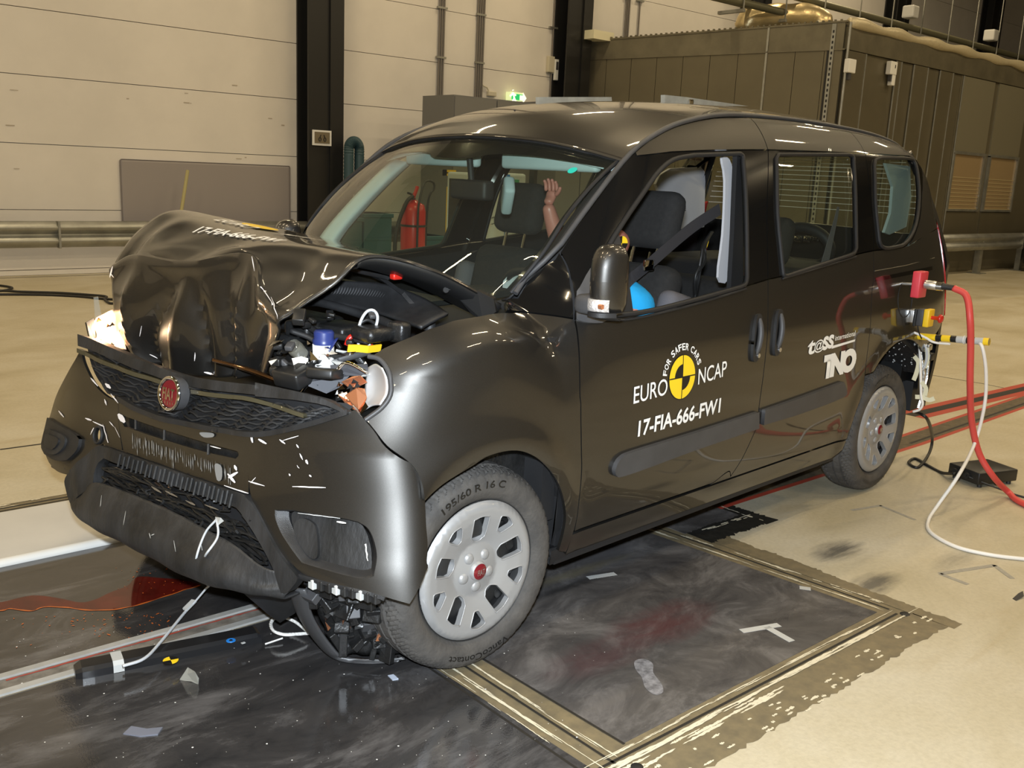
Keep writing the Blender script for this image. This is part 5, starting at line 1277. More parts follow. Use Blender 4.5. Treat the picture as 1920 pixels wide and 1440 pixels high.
# ------------------------------------------------------------------ torn parts below the left corner
und = empty('torn_underbody', (0, 0, 0), 0, car)
st = [P(556, 1100, z=.315), P(570, 1150, z=.20), P(600, 1198, z=.09), P(635, 1232, z=.02), P(690, 1240, z=.018), P(748, 1236, z=.022)]
SG = []
for i, q in enumerate(cr(st, 6)):
    q = Vector(q); t = i/30; wv = Vector((.012, .050, .012))*(1 if t < .55 else .5); SG.append([q-wv+Vector((-.012, 0, 0)), q-wv*.3+Vector((.012, 0, .006)), q+wv*.6+Vector((.006, 0, .004)), q+wv+Vector((-.012, 0, 0))])
gridobj('hanging_arm', gridmesh(SG, 3, 1), mat('satin grey black plastic', (.06, .06, .062), .38), und, .008)
bt_ = [P(440, 1098, z=.24), P(560, 1120, z=.26), P(553, 1150, z=.17), P(525, 1168, z=.11), P(500, 1150, z=.14)]
MB().hull(bt_+[q+Vector((-.004, 0, .004)) for q in bt_]).build('undertray', M['black_plastic'], und)
rw = [[P(a, b, z=z) for a, b, z in r] for r in (
    [(575, 1092, .33), (640, 1100, .33), (700, 1112, .32)], [(590, 1130, .25), (650, 1135, .25), (715, 1140, .25)],
    [(610, 1175, .14), (665, 1175, .14), (735, 1180, .13)], [(630, 1225, .04), (690, 1225, .04), (748, 1225, .045)])]
UP = Patch(rw, 6, disp=lambda u, v: .008*sin(9*u+3*v)*sin(5*v))
gridobj('torn_liner', UP.R, M['engine'], und, .006, 40)
for i in range(60):
    u, v = rng.rand(), rng.rand(); q = UP.pt(u, v); s_ = .008+.018*rng.rand()
    T4 = Matrix.Translation(q+Vector((.01, .01, .01))) @ Matrix.Rotation(rng.rand()*3, 4, 'Z') @ Matrix.Rotation(rng.rand()*3, 4, 'Y')
    MB().rbox(-s_*1.6, s_*1.6, -s_, s_, -s_*.5, s_*.5, .002, 1, T4).build('broken_piece', M['engine'] if i % 6 else M['grey_plastic'], und)
for i in range(9):
    u, v = rng.rand(), .3+.6*rng.rand(); q = UP.pt(u, v)+Vector((.02, .02, .015)); MB().hull([q+Vector(rng.randn(3))*.008 for _ in range(6)]).build('foil_chip', M['orange_foil'] if i % 2 else M['silver'], und)
# toothed lower edge of the corner cover
tl_ = [(575, 1085), (640, 1100), (705, 1114)]
MB().tube([Front(-.01).pt(*FR.inv(*q)) for q in cr([(560, 1082), (600, 1092), (640, 1102), (680, 1110), (722, 1124)], 5)], .011, 6).build('cover_flange', M['black_plastic'], und, 60)
for i in range(9):
    x = 585+i*15; q = Front(-.012).pt(*FR.inv(x, 1089+(x-585)*.23)); MB().rbox(q.x-.008, q.x+.012, q.y-.012, q.y+.012, q.z-.026, q.z+.004, .003, 1).build('clip_tab', M['dusty_plastic'] if i % 3 else M['tape'], und)
for i in range(7):
    x = 98+i*10; q = Front(-.012).pt(*FR.inv(x, 874+i*3.2)); MB().rbox(q.x-.01, q.x+.01, q.y-.016, q.y+.016, q.z-.010, q.z+.010, .003, 1).build('clip_tab', M['black_plastic'], und)
MB().hull([P(205, 985, y=-.45), P(300, 1010, y=-.20), P(300, 1030, y=-.2), P(210, 1005, y=-.45), P(205, 985, y=-.55)]+[P(205, 985, y=-.45)+Vector((-.15, 0, -.01))]).build('undertray', M['black_plastic'], und)
# lead dangling from the grille, taped, running to the fallen bar
wl = tag(empty('sensor_lead', (0, 0, 0), CAR_YAW), 'thin white sensor lead looping from the lower grille down to the fallen black bar', 'cable')
MB().tube(cr([Front(.03).pt(*FR.inv(424, 968)), Front(.035).pt(*FR.inv(404, 995)), Front(.05).pt(*FR.inv(396, 1045)), P(384, 1070, z=.17), P(392, 1096, z=.14), P(385, 1105, z=.12), P(360, 1135, z=.06)], 8), .0035, 6).build('strand', M['grey_cable'], wl, 180)
MB().tube(cr([Front(.03).pt(*FR.inv(424, 968)), Front(.04).pt(*FR.inv(430, 1000)), Front(.05).pt(*FR.inv(412, 1035)), P(392, 1055, z=.20), P(381, 1078, z=.17), P(386, 1094, z=.15), P(400, 1097, z=.15), P(418, 1088, z=.19)], 8), .0035, 6).build('strand', M['grey_cable'], wl, 180)
MB().tube(cr([P(362, 1132, z=.06), P(345, 1150, z=.05), P(300, 1205, z=.045), P(270, 1235, z=.045), P(230, 1249, z=.045)], 8), .005, 6).build('sheath', M['grey_cable'], wl, 180)
a0, a1 = P(364, 1126, z=.07), P(347, 1143, z=.055); MB().ribbon([a0, a1], .02, (0, 1, 0), .008).build('tape_wrap', M['tape'], wl)
q = Front(.028).pt(*FR.inv(426, 974)); MB().hull([q+Vector(d) for d in ((0, -.02, .01), (0, .03, .012), (.008, .0, -.012), (0, -.015, -.02), (.004, .02, .02))]).build('tape_wrap', M['tape'], wl)
# ================================================================== the hall
def struct(o): o['kind'] = 'structure'; return o
def ragged(x0, x1, y, amp, n, seed=0):
    r = np.random.RandomState(seed); w = np.cumsum(r.randn(n+1)); w -= np.linspace(w[0], w[-1], n+1); w = w/(abs(w).max()+1e-6)
    return [(x0+(x1-x0)*i/n, y+amp*(w[i]*.6+.5*r.randn()*.5)) for i in range(n+1)]
def flat(name, poly, z, m, parent=None, th=.0006):
    n = len(poly); vs = [(a, b, z) for a, b in poly]
    bm = bmesh.new(); f = bm.faces.new([bm.verts.new(v) for v in vs]); 
    if f.normal.z < 0: f.normal_flip()
    f.normal_update()
    if f.normal.z < 0: f.normal_flip()
    bmesh.ops.triangulate(bm, faces=bm.faces); me = bpy.data.meshes.new(name); bm.to_mesh(me); bm.free()
    return link(name, me, m, parent)
# ---- materials of the floor
def concrete():
    m = bpy.data.materials.new('ochre sealed concrete'); m.use_nodes = True; nt = m.node_tree; b = nt.nodes['Principled BSDF']; L = nt.links.new
    tc = node(nt, 'ShaderNodeTexCoord'); 
    def nz(scale, det=5., st=None, dist=0.):
        mp = node(nt, 'ShaderNodeMapping'); L(tc.outputs['Object'], mp.inputs[0])
        if st: mp.inputs['Scale'].default_value = st
        n = node(nt, 'ShaderNodeTexNoise', Scale=scale, Detail=det, Roughness=.62); n.inputs['Distortion'].default_value = dist; L(mp.outputs[0], n.inputs['Vector']); return n.outputs['Fac']
    def ramp(f, stops):
        r = node(nt, 'ShaderNodeValToRGB'); e = r.color_ramp.elements
        while len(e) < len(stops): e.new(.5)
        for q, (p, c) in zip(e, stops): q.position = p; q.color = (*c, 1) if len(c) == 3 else c
        L(f, r.inputs[0]); return r.outputs[0]
    base = ramp(nz(1.1, 8., (1, 1.4, 1), .4), [(.3, (.42, .365, .24)), (.5, (.51, .455, .33)), (.72, (.585, .54, .43))])
    fine = ramp(nz(55, 4.), [(.35, (.86, .86, .86)), (.6, (1, 1, 1))])
    mx = node(nt, 'ShaderNodeMixRGB', blend_type='MULTIPLY'); mx.inputs[0].default_value = .7; L(base, mx.inputs[1]); L(fine, mx.inputs[2])
    # long brown streaks
    st = ramp(nz(2.2, 6., (.35, 2.6, 1), .6), [(.60, (0, 0, 0)), (.72, (1, 1, 1))])
    m2 = node(nt, 'ShaderNodeMixRGB'); ml = node(nt, 'ShaderNodeMath', operation='MULTIPLY'); ml.inputs[1].default_value = .35; L(st, ml.inputs[0]); L(ml.outputs[0], m2.inputs[0]); L(mx.outputs[0], m2.inputs[1]); m2.inputs[2].default_value = (.36, .27, .14, 1)
    prev = m2.outputs[0]
    # tyre rub marks beside the car
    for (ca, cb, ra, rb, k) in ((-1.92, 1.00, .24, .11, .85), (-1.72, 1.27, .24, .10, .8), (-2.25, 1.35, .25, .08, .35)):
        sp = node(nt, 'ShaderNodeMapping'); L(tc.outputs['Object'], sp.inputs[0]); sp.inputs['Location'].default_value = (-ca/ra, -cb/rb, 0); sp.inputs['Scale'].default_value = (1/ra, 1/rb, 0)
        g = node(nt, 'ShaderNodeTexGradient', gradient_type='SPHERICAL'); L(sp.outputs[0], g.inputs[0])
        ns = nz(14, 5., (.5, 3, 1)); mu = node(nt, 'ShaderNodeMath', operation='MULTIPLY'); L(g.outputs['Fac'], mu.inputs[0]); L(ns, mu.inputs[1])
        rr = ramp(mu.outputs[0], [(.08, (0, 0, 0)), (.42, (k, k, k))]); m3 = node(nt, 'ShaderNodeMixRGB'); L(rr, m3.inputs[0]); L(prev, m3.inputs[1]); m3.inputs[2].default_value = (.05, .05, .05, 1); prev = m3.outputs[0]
    L(prev, b.inputs['Base Color'])
    rg = node(nt, 'ShaderNodeMapRange'); rg.inputs['To Min'].default_value = .38; rg.inputs['To Max'].default_value = .62; L(nz(3, 4.), rg.inputs[0]); L(rg.outputs[0], b.inputs['Roughness'])
    bp = node(nt, 'ShaderNodeBump', Strength=.08, Distance=.01); L(nz(90, 3.), bp.inputs['Height']); L(bp.outputs[0], b.inputs['Normal'])
    b.inputs['Specular IOR Level'].default_value = .4
    return m
def darkplate(name, stain=False):
    m = bpy.data.materials.new(name); m.use_nodes = True; nt = m.node_tree; b = nt.nodes['Principled BSDF']; L = nt.links.new
    tc = node(nt, 'ShaderNodeTexCoord')
    def nz(scale, det=6., st=None, dist=0., ro=.65):
        mp = node(nt, 'ShaderNodeMapping'); L(tc.outputs['Object'], mp.inputs[0])
        if st: mp.inputs['Scale'].default_value = st
        n = node(nt, 'ShaderNodeTexNoise', Scale=scale, Detail=det, Roughness=ro); n.inputs['Distortion'].default_value = dist; L(mp.outputs[0], n.inputs['Vector']); return n.outputs['Fac']
    def ramp(f, stops):
        r = node(nt, 'ShaderNodeValToRGB'); e = r.color_ramp.elements
        while len(e) < len(stops): e.new(.5)
        for q, (p, c) in zip(e, stops): q.position = p; q.color = (*c, 1)
        L(f, r.inputs[0]); return r.outputs[0]
    if stain:
        base = ramp(nz(3.2, 10., (1, 1.3, 1), .8, .72), [(.30, (.035, .033, .034)), (.50, (.085, .080, .078)), (.70, (.19, .18, .175))])
        prev = base
        for (ca, cb, ra, rb, k, col) in ((-.80, 1.00, .36, .17, .45, (.11, .016, .016)), (-.45, 1.03, .34, .14, .42, (.08, .025, .028)), (-.80, .52, .5, .05, .6, (.16, .14, .09)), (-.75, .60, .5, .04, .6, (.01, .01, .01)), (-1.1, .45, .3, .08, .4, (.12, .12, .13))):
            sp = node(nt, 'ShaderNodeMapping'); L(tc.outputs['Object'], sp.inputs[0]); sp.inputs['Location'].default_value = (-ca/ra, -cb/rb, 0); sp.inputs['Scale'].default_value = (1/ra, 1/rb, 0)
            g = node(nt, 'ShaderNodeTexGradient', gradient_type='SPHERICAL'); L(sp.outputs[0], g.inputs[0])
            mu = node(nt, 'ShaderNodeMath', operation='MULTIPLY'); L(g.outputs['Fac'], mu.inputs[0]); L(nz(9, 6., (.6, 1.6, 1), .5), mu.inputs[1])
            rr = ramp(mu.outputs[0], [(.10, (0, 0, 0)), (.40, (k, k, k))]); m3 = node(nt, 'ShaderNodeMixRGB'); L(rr, m3.inputs[0]); L(prev, m3.inputs[1]); m3.inputs[2].default_value = (*col, 1); prev = m3.outputs[0]
        L(prev, b.inputs['Base Color']); rmin, rmax = .22, .50
    else:
        base = ramp(nz(2.6, 9., (.7, 2.2, 1), .7, .7), [(.33, (.018, .018, .019)), (.52, (.040, .038, .038)), (.72, (.13, .125, .125))])
        L(base, b.inputs['Base Color']); rmin, rmax = .025, .13
    rg = node(nt, 'ShaderNodeMapRange'); rg.inputs['From Min'].default_value = .35; rg.inputs['From Max'].default_value = .75; rg.inputs['To Min'].default_value = rmin; rg.inputs['To Max'].default_value = rmax
    L(nz(5, 7., (.6, 2.0, 1), .5), rg.inputs[0]); L(rg.outputs[0], b.inputs['Roughness'])
    b.inputs['Specular IOR Level'].default_value = 1.0 if not stain else .5
    sc = node(nt, 'ShaderNodeBump', Strength=.03, Distance=.01); L(nz(140, 2.), sc.inputs['Height']); L(sc.outputs[0], b.inputs['Normal'])
    return m
MC = concrete(); MG = darkplate('glossy black pit cover'); MS = darkplate('scuffed dark steel plate', True)
MOL = mat('olive brown primer', (.20, .16, .09), .6, col2=(.14, .115, .07), nscale=20)
MCR = mat('cream floor paint', (.72, .66, .50), .55, noise=.12, nscale=30)
MBT = mat('black bitumen strip', (.02, .02, .018), .5, noise=.5, nscale=30)
MGR = mat('groove shadow gap', (.015, .013, .01), .7)
# floor: sealed concrete with the pit opening left free
pit = [(-1.47, -1.42), (4.2, -1.42), (4.2, 1.50), (-1.62, 1.50), (-1.56, .56), (-2.0, .56), (-2.0, -.55), (-1.5, -.55)]
R4 = [(-36, -16.0), (10, -16.0), (10, 12), (-36, 12)]
def cdt_floor(out, hole, z):
    V = [Vector(p) for p in out+hole]; n = len(out); E_ = [(i, (i+1) % n) for i in range(n)]+[(n+i, n+(i+1) % len(hole)) for i in range(len(hole))]
    r = delaunay_2d_cdt(V, E_, [], 0, 1e-7); fs = []
    for f in r[2]:
        c = sum((r[0][i] for i in f), Vector((0, 0)))/len(f)
        if not insidepoly(hole, c.x, c.y): fs.append(tuple(f))
    me = bpy.data.meshes.new('floor'); me.from_pydata([(v.x, v.y, z) for v in r[0]], [], fs)
    bm = bmesh.new(); bm.from_mesh(me)
    for f in bm.faces:
        f.normal_update()
        if f.normal.z < 0: f.normal_flip()
    bm.to_mesh(me); bm.free(); return me
R4 = [(-36, -9.6), (10, -9.6), (10, 12), (-36, 12)]
floor = struct(link('floor', cdt_floor(R4, pit, 0), MC))
def slab(name, poly, m, z=0., th=.02, parent=None, kind=True):
    o = MB().prism(poly, z-th, z).build(name, m, parent or floor)
    return o
# steel frame bed under the plates
slab('pit_frame', [(-2.0, -1.42), (4.2, -1.42), (4.2, 1.50), (-1.62, 1.50), (-2.0, .56)], MOL, -.0015, .03)
# glossy pit covers either side of the tow rail, scuffed plates to the right
slab('pit_cover', [(.035, .20), (4.15, .20), (4.15, 1.44), (.0, 1.44)], MG)
slab('pit_cover', [(.06, -.735), (4.15, -.735), (4.15, .065), (.05, .065)], MG)
slab('floor_plate', [(-1.40, .30), (-1.50, 1.405), (-.155, 1.405), (-.11, .30)], MS)
slab('floor_plate', [(-1.40, -.75), (-1.40, .28), (-.11, .28), (-.10, -.75)], MS)
slab('floor_plate', [(-1.93, -.5), (-1.93, .50), (-1.53, .50), (-1.50, -.5)], MS)
slab('white_floor_plate', [(.06, -1.33), (4.15, -1.33), (4.15, -.775), (.06, -.775)], mat('white floor panel', (.60, .59, .56), .5, noise=.06, nscale=4))
MB().tube([(.03, -.755, .004), (4.15, -.755, .004)], .022, 8).build('white_edge_bead', M['white_plastic'], floor, 60)
# seams in the glossy cover (reflections show two long joints)
# tow rail: two pale bars with a stained slot
rail = tag(empty('tow_rail', (0, 0, 0)), 'pale steel tow rail set in the floor, running under the front bumper', 'rail')
MRL = mat('pale rail steel', (.50, .50, .48), .4, .3, noise=.2, nscale=9)
for b0, b1 in ((.072, .098), (.165, .192)): MB().box(.03, 4.15, b0, b1, -.01, .006).build('rail_bar', MRL, rail)
MB().box(.03, 4.15, .098, .165, -.01, -.0005).build('rail_slot', mat('brown grey rail bed', (.22, .20, .17), .6, noise=.5, nscale=20), rail)
poly = ragged(.05, 1.05, .106, .003, 60, 3)+[(x, y+.006+.004*rng.rand()) for x, y in ragged(1.05, .05, .106, .003, 60, 4)]
flat('red_line', poly, .0008, mat('red marker line', (.35, .04, .02), .4), rail)
# red painted tow line and track behind the car
def track(name, pts, w, m, z=.0006, parent=floor):
    out = []; n = len(pts)
    for s in (1, -1):
        for i in (range(n) if s > 0 else range(n-1, -1, -1)):
            a, b = pts[i]; d = Vector(pts[min(i+1, n-1)])-Vector(pts[max(i-1, 0)]); nn = Vector((-d.y, d.x)).normalized()*w/2*s; out.append((a+nn.x, b+nn.y))
    return flat(name, out, z, m, parent)
MRD = mat('red floor line paint', (.42, .055, .03), .55)
def fpx(*pts): return [tuple(PR(a, b, z=0)[:2]) for a, b in pts]
A0, A1 = fpx((1706, 779), (1920, 729)); A2 = (A1[0]+(A1[0]-A0[0])*6, A1[1]+(A1[1]-A0[1])*6)
track('tow_track', [A0, A1, A2], .20, MRD, .0006); track('tow_track_slot', [A0, A1, A2], .075, MGR, .0012)
B0, B1 = fpx((1322, 944), (1706, 826)); B2 = fpx((1920, 752))[0]; B3 = (B2[0]+(B2[0]-B1[0])*5, B2[1]+(B2[1]-B1[1])*5)
track('guide_track', [B0, B1, B2, B3], .19, MRD, .0005); track('guide_track_bed', [B0, B1, B2, B3], .13, mat('dark trodden concrete', (.13, .10, .06), .7, noise=.4, nscale=20), .0011)
track('guide_track_slot', [fpx((1706, 832))[0], fpx((1920, 757))[0], (B3[0], B3[1]+.04)], .02, MGR, .0016)
track('floor_joint', fpx((1690, 694), (1840, 719), (1900, 731)), .015, MGR, .0005)
track('floor_joint', fpx((0, 843), (82, 832)), .02, MGR, .0005)
# frame grooves and flaking cream paint round the plates
for p in ([(.035, -1.40), (.03, 1.50)], [(-.055, -1.40), (-.065, 1.50)], [(-.10, -.75), (-.15, 1.41)], [(-1.55, 1.455), (.0, 1.445)], [(-1.46, -.75), (-1.475, .3), (-1.56, 1.42)], [(.03, -1.38), (4.1, -1.38)], [(.03, -1.345), (4.1, -1.345)]):
    track('frame_groove', p, .009, MGR, .0002)
def flakes(p0, p1, w, n, L, seed, name='paint_flakes', m=MCR):
    r = np.random.RandomState(seed); d = Vector((p1[0]-p0[0], p1[1]-p0[1])); ln = d.length; d.normalize(); nn = Vector((-d.y, d.x)); mb = MB()
    for i in range(n):
        s = r.rand()*ln; l = L*(.3+r.rand()); o = w*(r.rand()-.5); h = min(w*(.10+.16*r.rand()), .0035+.003*r.rand()); k = 14
        top = [(s+l*(t/k-.5), o+h*(1-abs(2*t/k-1)**6)*(.25+1.0*r.rand())) for t in range(k+1)]; bot = [(s+l*(t/k-.5), o-h*(1-abs(2*t/k-1)**6)*(.25+1.0*r.rand())) for t in range(k, -1, -1)]
        poly = [(p0[0]+d.x*u+nn.x*v, p0[1]+d.y*u+nn.y*v) for u, v in top[:-1]+bot[:-1]]
        mb.add([(a, b, .0009+.00001*i) for a, b in poly], [tuple(range(len(poly)))])
    o = mb.build(name, m, floor, normals=False); return tag(o, kind='stuff')
def strip(name, out_, inn_, m, z): return flat(name, out_+inn_[::-1], z, m, floor)
# wide olive band with ragged outer border, over the concrete
strip('primer_band', ragged(-1.60, 4.2, 1.62, .016, 300, 11), [(-1.60, 1.49), (4.2, 1.49)], MOL, .0004)
strip('primer_band', [(y, x) for x, y in ragged(.56, 1.64, -1.66, .014, 110, 12)], [(-1.55, .56), (-1.60, 1.64)], MOL, .0004)
strip('bitumen_band', [(y, x) for x, y in ragged(.30, .64, -2.02, .02, 50, 13)], [(-1.93, .30), (-1.93, .64)], MBT, .0004)
strip('bitumen_band', ragged(-2.03, -1.54, .63, .016, 70, 14), ragged(-2.0, -1.54, .50, .012, 60, 15), MBT, .0005)
flakes((-1.55, 1.475), (.0, 1.465), .016, 46, .26, 21); flakes((-1.55, 1.430), (-.05, 1.425), .010, 30, .22, 22); flakes((-.75, 1.50), (0, 1.50), .03, 22, .14, 23)
flakes((-.02, .70), (-.02, 1.45), .012, 18, .20, 24); flakes((-.085, .65), (-.085, 1.40), .012, 16, .18, 25); flakes((.01, .7), (.01, 1.4), .01, 8, .14, 30)
flakes((-1.44, .40), (-1.53, 1.40), .012, 26, .16, 26); flakes((-1.50, .5), (-1.60, 1.45), .02, 18, .12, 27); flakes((-1.955, .3), (-1.955, .6), .02, 10, .07, 28); flakes((-1.95, .525), (-1.6, .525), .02, 12, .08, 29)
flakes((-1.6, 1.58), (.4, 1.58), .10, 60, .035, 31); flakes((.1, -1.40), (1.1, -1.40), .03, 14, .12, 32)
# screws and corner plate
for a, b in ((-.02, 1.47), (-.10, 1.50), (-1.57, 1.475), (.02, 1.50)): MB().lathe([(0, .002), (.016, .002), (.018, 0)], 16, Matrix.Translation((a, b, 0))).build('frame_screw', M['steel_black'], floor, 60)
# tape marks and chalk on plates and floor
def tape(name, pts, w, m, label, cat='tape', group=None, z=.0012):
    t = MB()
    for q in pts:
        a, b = [Vector((*fpx(p)[0], z)) for p in q]; t.ribbon([a, b], w, (a-b).cross(Vector((0, 0, 1))), .0004)
    o = t.build(name, m); return tag(o, label, cat, group)
t = tag(empty('tape_cross'), 'grey tape T mark near the front edge of the dark floor plate', 'tape')
for q in (((1390, 1184), (1461, 1172)), ((1437, 1176), (1485, 1203))):
    a, b = [Vector((*fpx(p)[0], .0012)) for p in q]; MB().ribbon([a, b], .028, (a-b).cross(Vector((0, 0, 1))), .0006).build('tape_strip', M['tape'], t)
tape('tape_strip', [((1102, 1084), (1154, 1076))], .028, M['tape'], 'short grey tape strip on the dark plate beside the sill')
tape('tape_strip', [((1499, 1102), (1520, 1105))], .03, M['tape'], 'small grey tape scrap on the far frame of the dark plate')
c1 = tag(empty('faded_mark'), 'faint grey angle mark on the concrete behind the rear wheel', 'mark'); MF = mat('faded tape residue', (.36, .34, .29), .6, noise=.2, nscale=40)
for q in (((1597, 957), (1652, 948)), ((1650, 948), (1716, 975))): a, b = [Vector((*fpx(p)[0], .0012)) for p in q]; MB().ribbon([a, b], .018, (a-b).cross(Vector((0, 0, 1))), .0004).build('mark_stroke', MF, c1)
c2 = tag(empty('faded_mark'), 'faint grey double angle mark on the concrete by the white cable', 'mark')
for q in (((1762, 1076), (1866, 1060)), ((1762, 1076), (1815, 1096)), ((1864, 1060), (1898, 1085))): a, b = [Vector((*fpx(p)[0], .0012)) for p in q]; MB().ribbon([a, b], .022, (a-b).cross(Vector((0, 0, 1))), .0004).build('mark_stroke', MF, c2)
def blob(name, pts, m, z, label, cat, k=4): return tag(flat(name, [tuple(q) for q in cr(fpx(*pts), k, True)], z, m), label, cat)
blob('dried_smear', ((1190, 1240), (1208, 1236), (1224, 1245), (1225, 1262), (1240, 1282), (1243, 1298), (1228, 1303), (1210, 1290), (1203, 1270), (1192, 1256)), mat('pale dried smear', (.26, .26, .28), .7, col2=(.10, .10, .11), nscale=40), .0010, 'pale grey dried smear on the dark floor plate', 'stain')
# spilled red coolant on the glossy cover
MRF = mat('dark red coolant', (.11, .010, .006), .06, spec=.6, noise=.4, nscale=12)
MOF = mat('orange coolant rim', (.50, .12, .02), .25)
up_l = [(-60, 1138), (0, 1130), (60, 1117), (110, 1122), (150, 1130), (180, 1124), (205, 1112), (240, 1098), (258, 1082), (300, 1084), (345, 1088), (376, 1096)]
lo_l = [(376, 1098), (345, 1107), (300, 1122), (250, 1137), (205, 1144), (160, 1144), (120, 1139), (80, 1139), (60, 1146), (20, 1142), (0, 1146), (-60, 1152)]
sp_ = tag(empty('coolant_spill'), 'dark red coolant puddle with an orange rim on the glossy black pit cover', 'puddle')
flat('puddle', [tuple(q) for q in cr(fpx(*up_l), 4)]+[tuple(q) for q in cr(fpx(*lo_l), 4)], .0010, MRF, sp_)
rim_ = cr(fpx(*[(a, b) for a, b in lo_l]), 6); nl = len(rim_)
flat('orange_rim', [(a+.002, b+.003+.002*sin(i*.9)) for i, (a, b) in enumerate(rim_)]+[(a-.001, b-.003-.002*sin(i*1.3)) for i, (a, b) in reversed(list(enumerate(rim_)))], .0014, MOF, sp_)
mb = MB()
for i in range(120):
    x = 20+300*rng.rand()**.7; y = 1150+rng.rand()**2*42+(320-x)*.09*rng.rand(); 
    if rng.rand() < .35: x, y = 210+140*rng.rand(), 1060+60*rng.rand()
    a, b = fpx((x, y))[0]; r_ = .0008+.0018*rng.rand(); l_ = 1+2.5*rng.rand()**2; r0_ = 2.8*rng.rand()
    mb.add([(a+r_*l_*cos(t)*cos(r0_)-r_*sin(t)*sin(r0_), b+r_*sin(t)*cos(r0_)+r_*l_*cos(t)*sin(r0_), .0015) for t in np.linspace(0, 2*pi, 8)[:-1]], [tuple(range(7))])
tag(mb.build('spatter', MOF, sp_, normals=False), kind='stuff')
mb = MB(); r2 = np.random.RandomState(9)
for i in range(170):
    a, b = fpx((r2.rand()*1150, 1150+r2.rand()*290))[0]; r_ = .0008+.0022*r2.rand()**3
    mb.add([(a+r_*cos(t), b+r_*sin(t), .0016) for t in np.linspace(0, 2*pi, 7)[:-1]], [tuple(range(6))])
cr_ = mb.build('glass_crumbs', M['white_plastic'], normals=False); tag(cr_, 'tiny white glass crumbs scattered on the black floor covers', 'debris', kind='stuff')

# ---- fallen black bar with stickers
bar = tag(empty('fallen_bar'), 'flat black plastic bar with yellow and blue stickers on the glossy floor before the car', 'bar')
q = fpx((140, 1266), (485, 1196)); d = Vector((q[1][0]-q[0][0], q[1][1]-q[0][1])); Lb = d.length; ang = atan2(d.y, d.x)
T4 = Matrix.Translation((q[0][0], q[0][1], 0)) @ Matrix.Rotation(ang, 4, 'Z')
prof = [(-.036, 0), (-.036, .022), (-.026, .032), (.026, .032), (.036, .022), (.036, 0)]
vs = []; xs = [0, .018, .05, Lb-.012, Lb]
for x in xs:
    k = .72 if x == 0 else .95 if x == .018 else 1.0
    for y, z in prof: vs.append(T4 @ Vector((x, y*k, z*(.75 if x in (0, Lb) else 1))))
fs = [(i*6+j, i*6+(j+1) % 6, (i+1)*6+(j+1) % 6, (i+1)*6+j) for i in range(4) for j in range(6)]+[tuple(range(5, -1, -1)), tuple(24+j for j in range(6))]
MB().add(vs, fs).build('beam', mat('satin black beam', (.014, .014, .015), .28), bar)
def onbar(px_, py_, z=.033): v = PR(px_, py_, z=z); return v
c = onbar(433, 1201); MB().lathe([(0, .001), (.014, .001), (.0145, 0)], 24, Matrix.Translation(c)).build('blue_sticker', M['blue'], bar, 40)
MB().lathe([(0, .0018), (.005, .0018), (.0055, .001)], 16, Matrix.Translation(c)).build('sticker_centre', M['black_vinyl'], bar, 40)
c = onbar(320, 1238); tt = target('target_disc', c, (cos(ang), sin(ang), 0), (-sin(ang), cos(ang), 0), .022, bar)
tq_ = [onbar(212, 1242), onbar(228, 1238)]
MB().ribbon([T4 @ Vector((.16*Lb+.03, y, z)) for y, z in ((.030, .034), (-.026, .0335), (-.037, .024), (-.0375, .001))], .03, T4.to_3x3() @ Vector((1, 0, 0)), .001).build('tape_strip', M['tape'], bar)
c = onbar(456, 1206); MB().box(c.x-.006, c.x+.006, c.y-.004, c.y+.004, c.z, c.z+.002).build('grey_tab', M['tape'], bar)
# white cord loop
lp = fpx((578, 1196), (552, 1180), (524, 1174), (509, 1186), (512, 1202), (532, 1208), (556, 1204), (580, 1198)); pts = [Vector((a, b, .02+.018*sin(i*pi/7))) for i, (a, b) in enumerate(lp)]
hp = cr(pts, 8); mb = MB(); mb.tube(hp, .0052, 6)
for s in range(3):
    tw = []
    for i, q in enumerate(hp):
        q = Vector(q); ph = i*1.1+s*2.09; tw.append(q+Vector((.0025*cos(ph), .0025*sin(ph), .003*sin(ph+1))))
    mb.tube(tw, .0036, 5)
mb.tube([Vector((*fpx((497, 1211))[0], .006)), Vector((*fpx((530, 1203))[0], .012))], .003, 5)
tag(mb.build('cord_loop', M['white_cable'], smooth=60), 'white braided cord loop at the bumper end of the fallen bar', 'cord'); 
# shards
def fshard(pts, m, label, th=.004):
    q = [PR(a, b, z=z) for a, b, z in pts]; n = (q[1]-q[0]).cross(q[2]-q[0]).normalized()*th; k = len(q)
    return tag(MB().add(q+[v+n for v in q], [tuple(range(k-1, -1, -1)), tuple(range(k, 2*k))]+[(i, (i+1) % k, k+(i+1) % k, k+i) for i in range(k)]).build('glass_shard', m), label, 'glass shard')
fshard([(337, 1274, .001), (345, 1263, .02), (352, 1251, .045), (364, 1258, .045), (371, 1270, .02), (370, 1282, .001), (356, 1276, .004)], glass('silvery shard glass', (.75, .72, .76), 1.9, .3), 'small curved silvery shard standing below the fallen bar')
fshard([(231, 1375, .003), (246, 1361, .004), (275, 1366, .004), (305, 1363, .004), (296, 1376, .004), (262, 1380, .003)], mat('milky shard', (.16, .17, .21), .25, spec=.7), 'flat milky grey shard on the black floor at the bottom left')
fshard([(727, 1266, .002), (738, 1264, .004), (747, 1272, .004), (736, 1275, .002)], mat('milky pale shard', (.45, .5, .6), .3), 'tiny pale shard on the black floor left of the front tyre')
fshard([(1899, 1122, .002), (1910, 1112, .01), (1918, 1108, .012), (1920, 1118, .008), (1906, 1126, .002)], M['black_plastic'], 'small black plastic scrap on the concrete at the right edge of the photo')
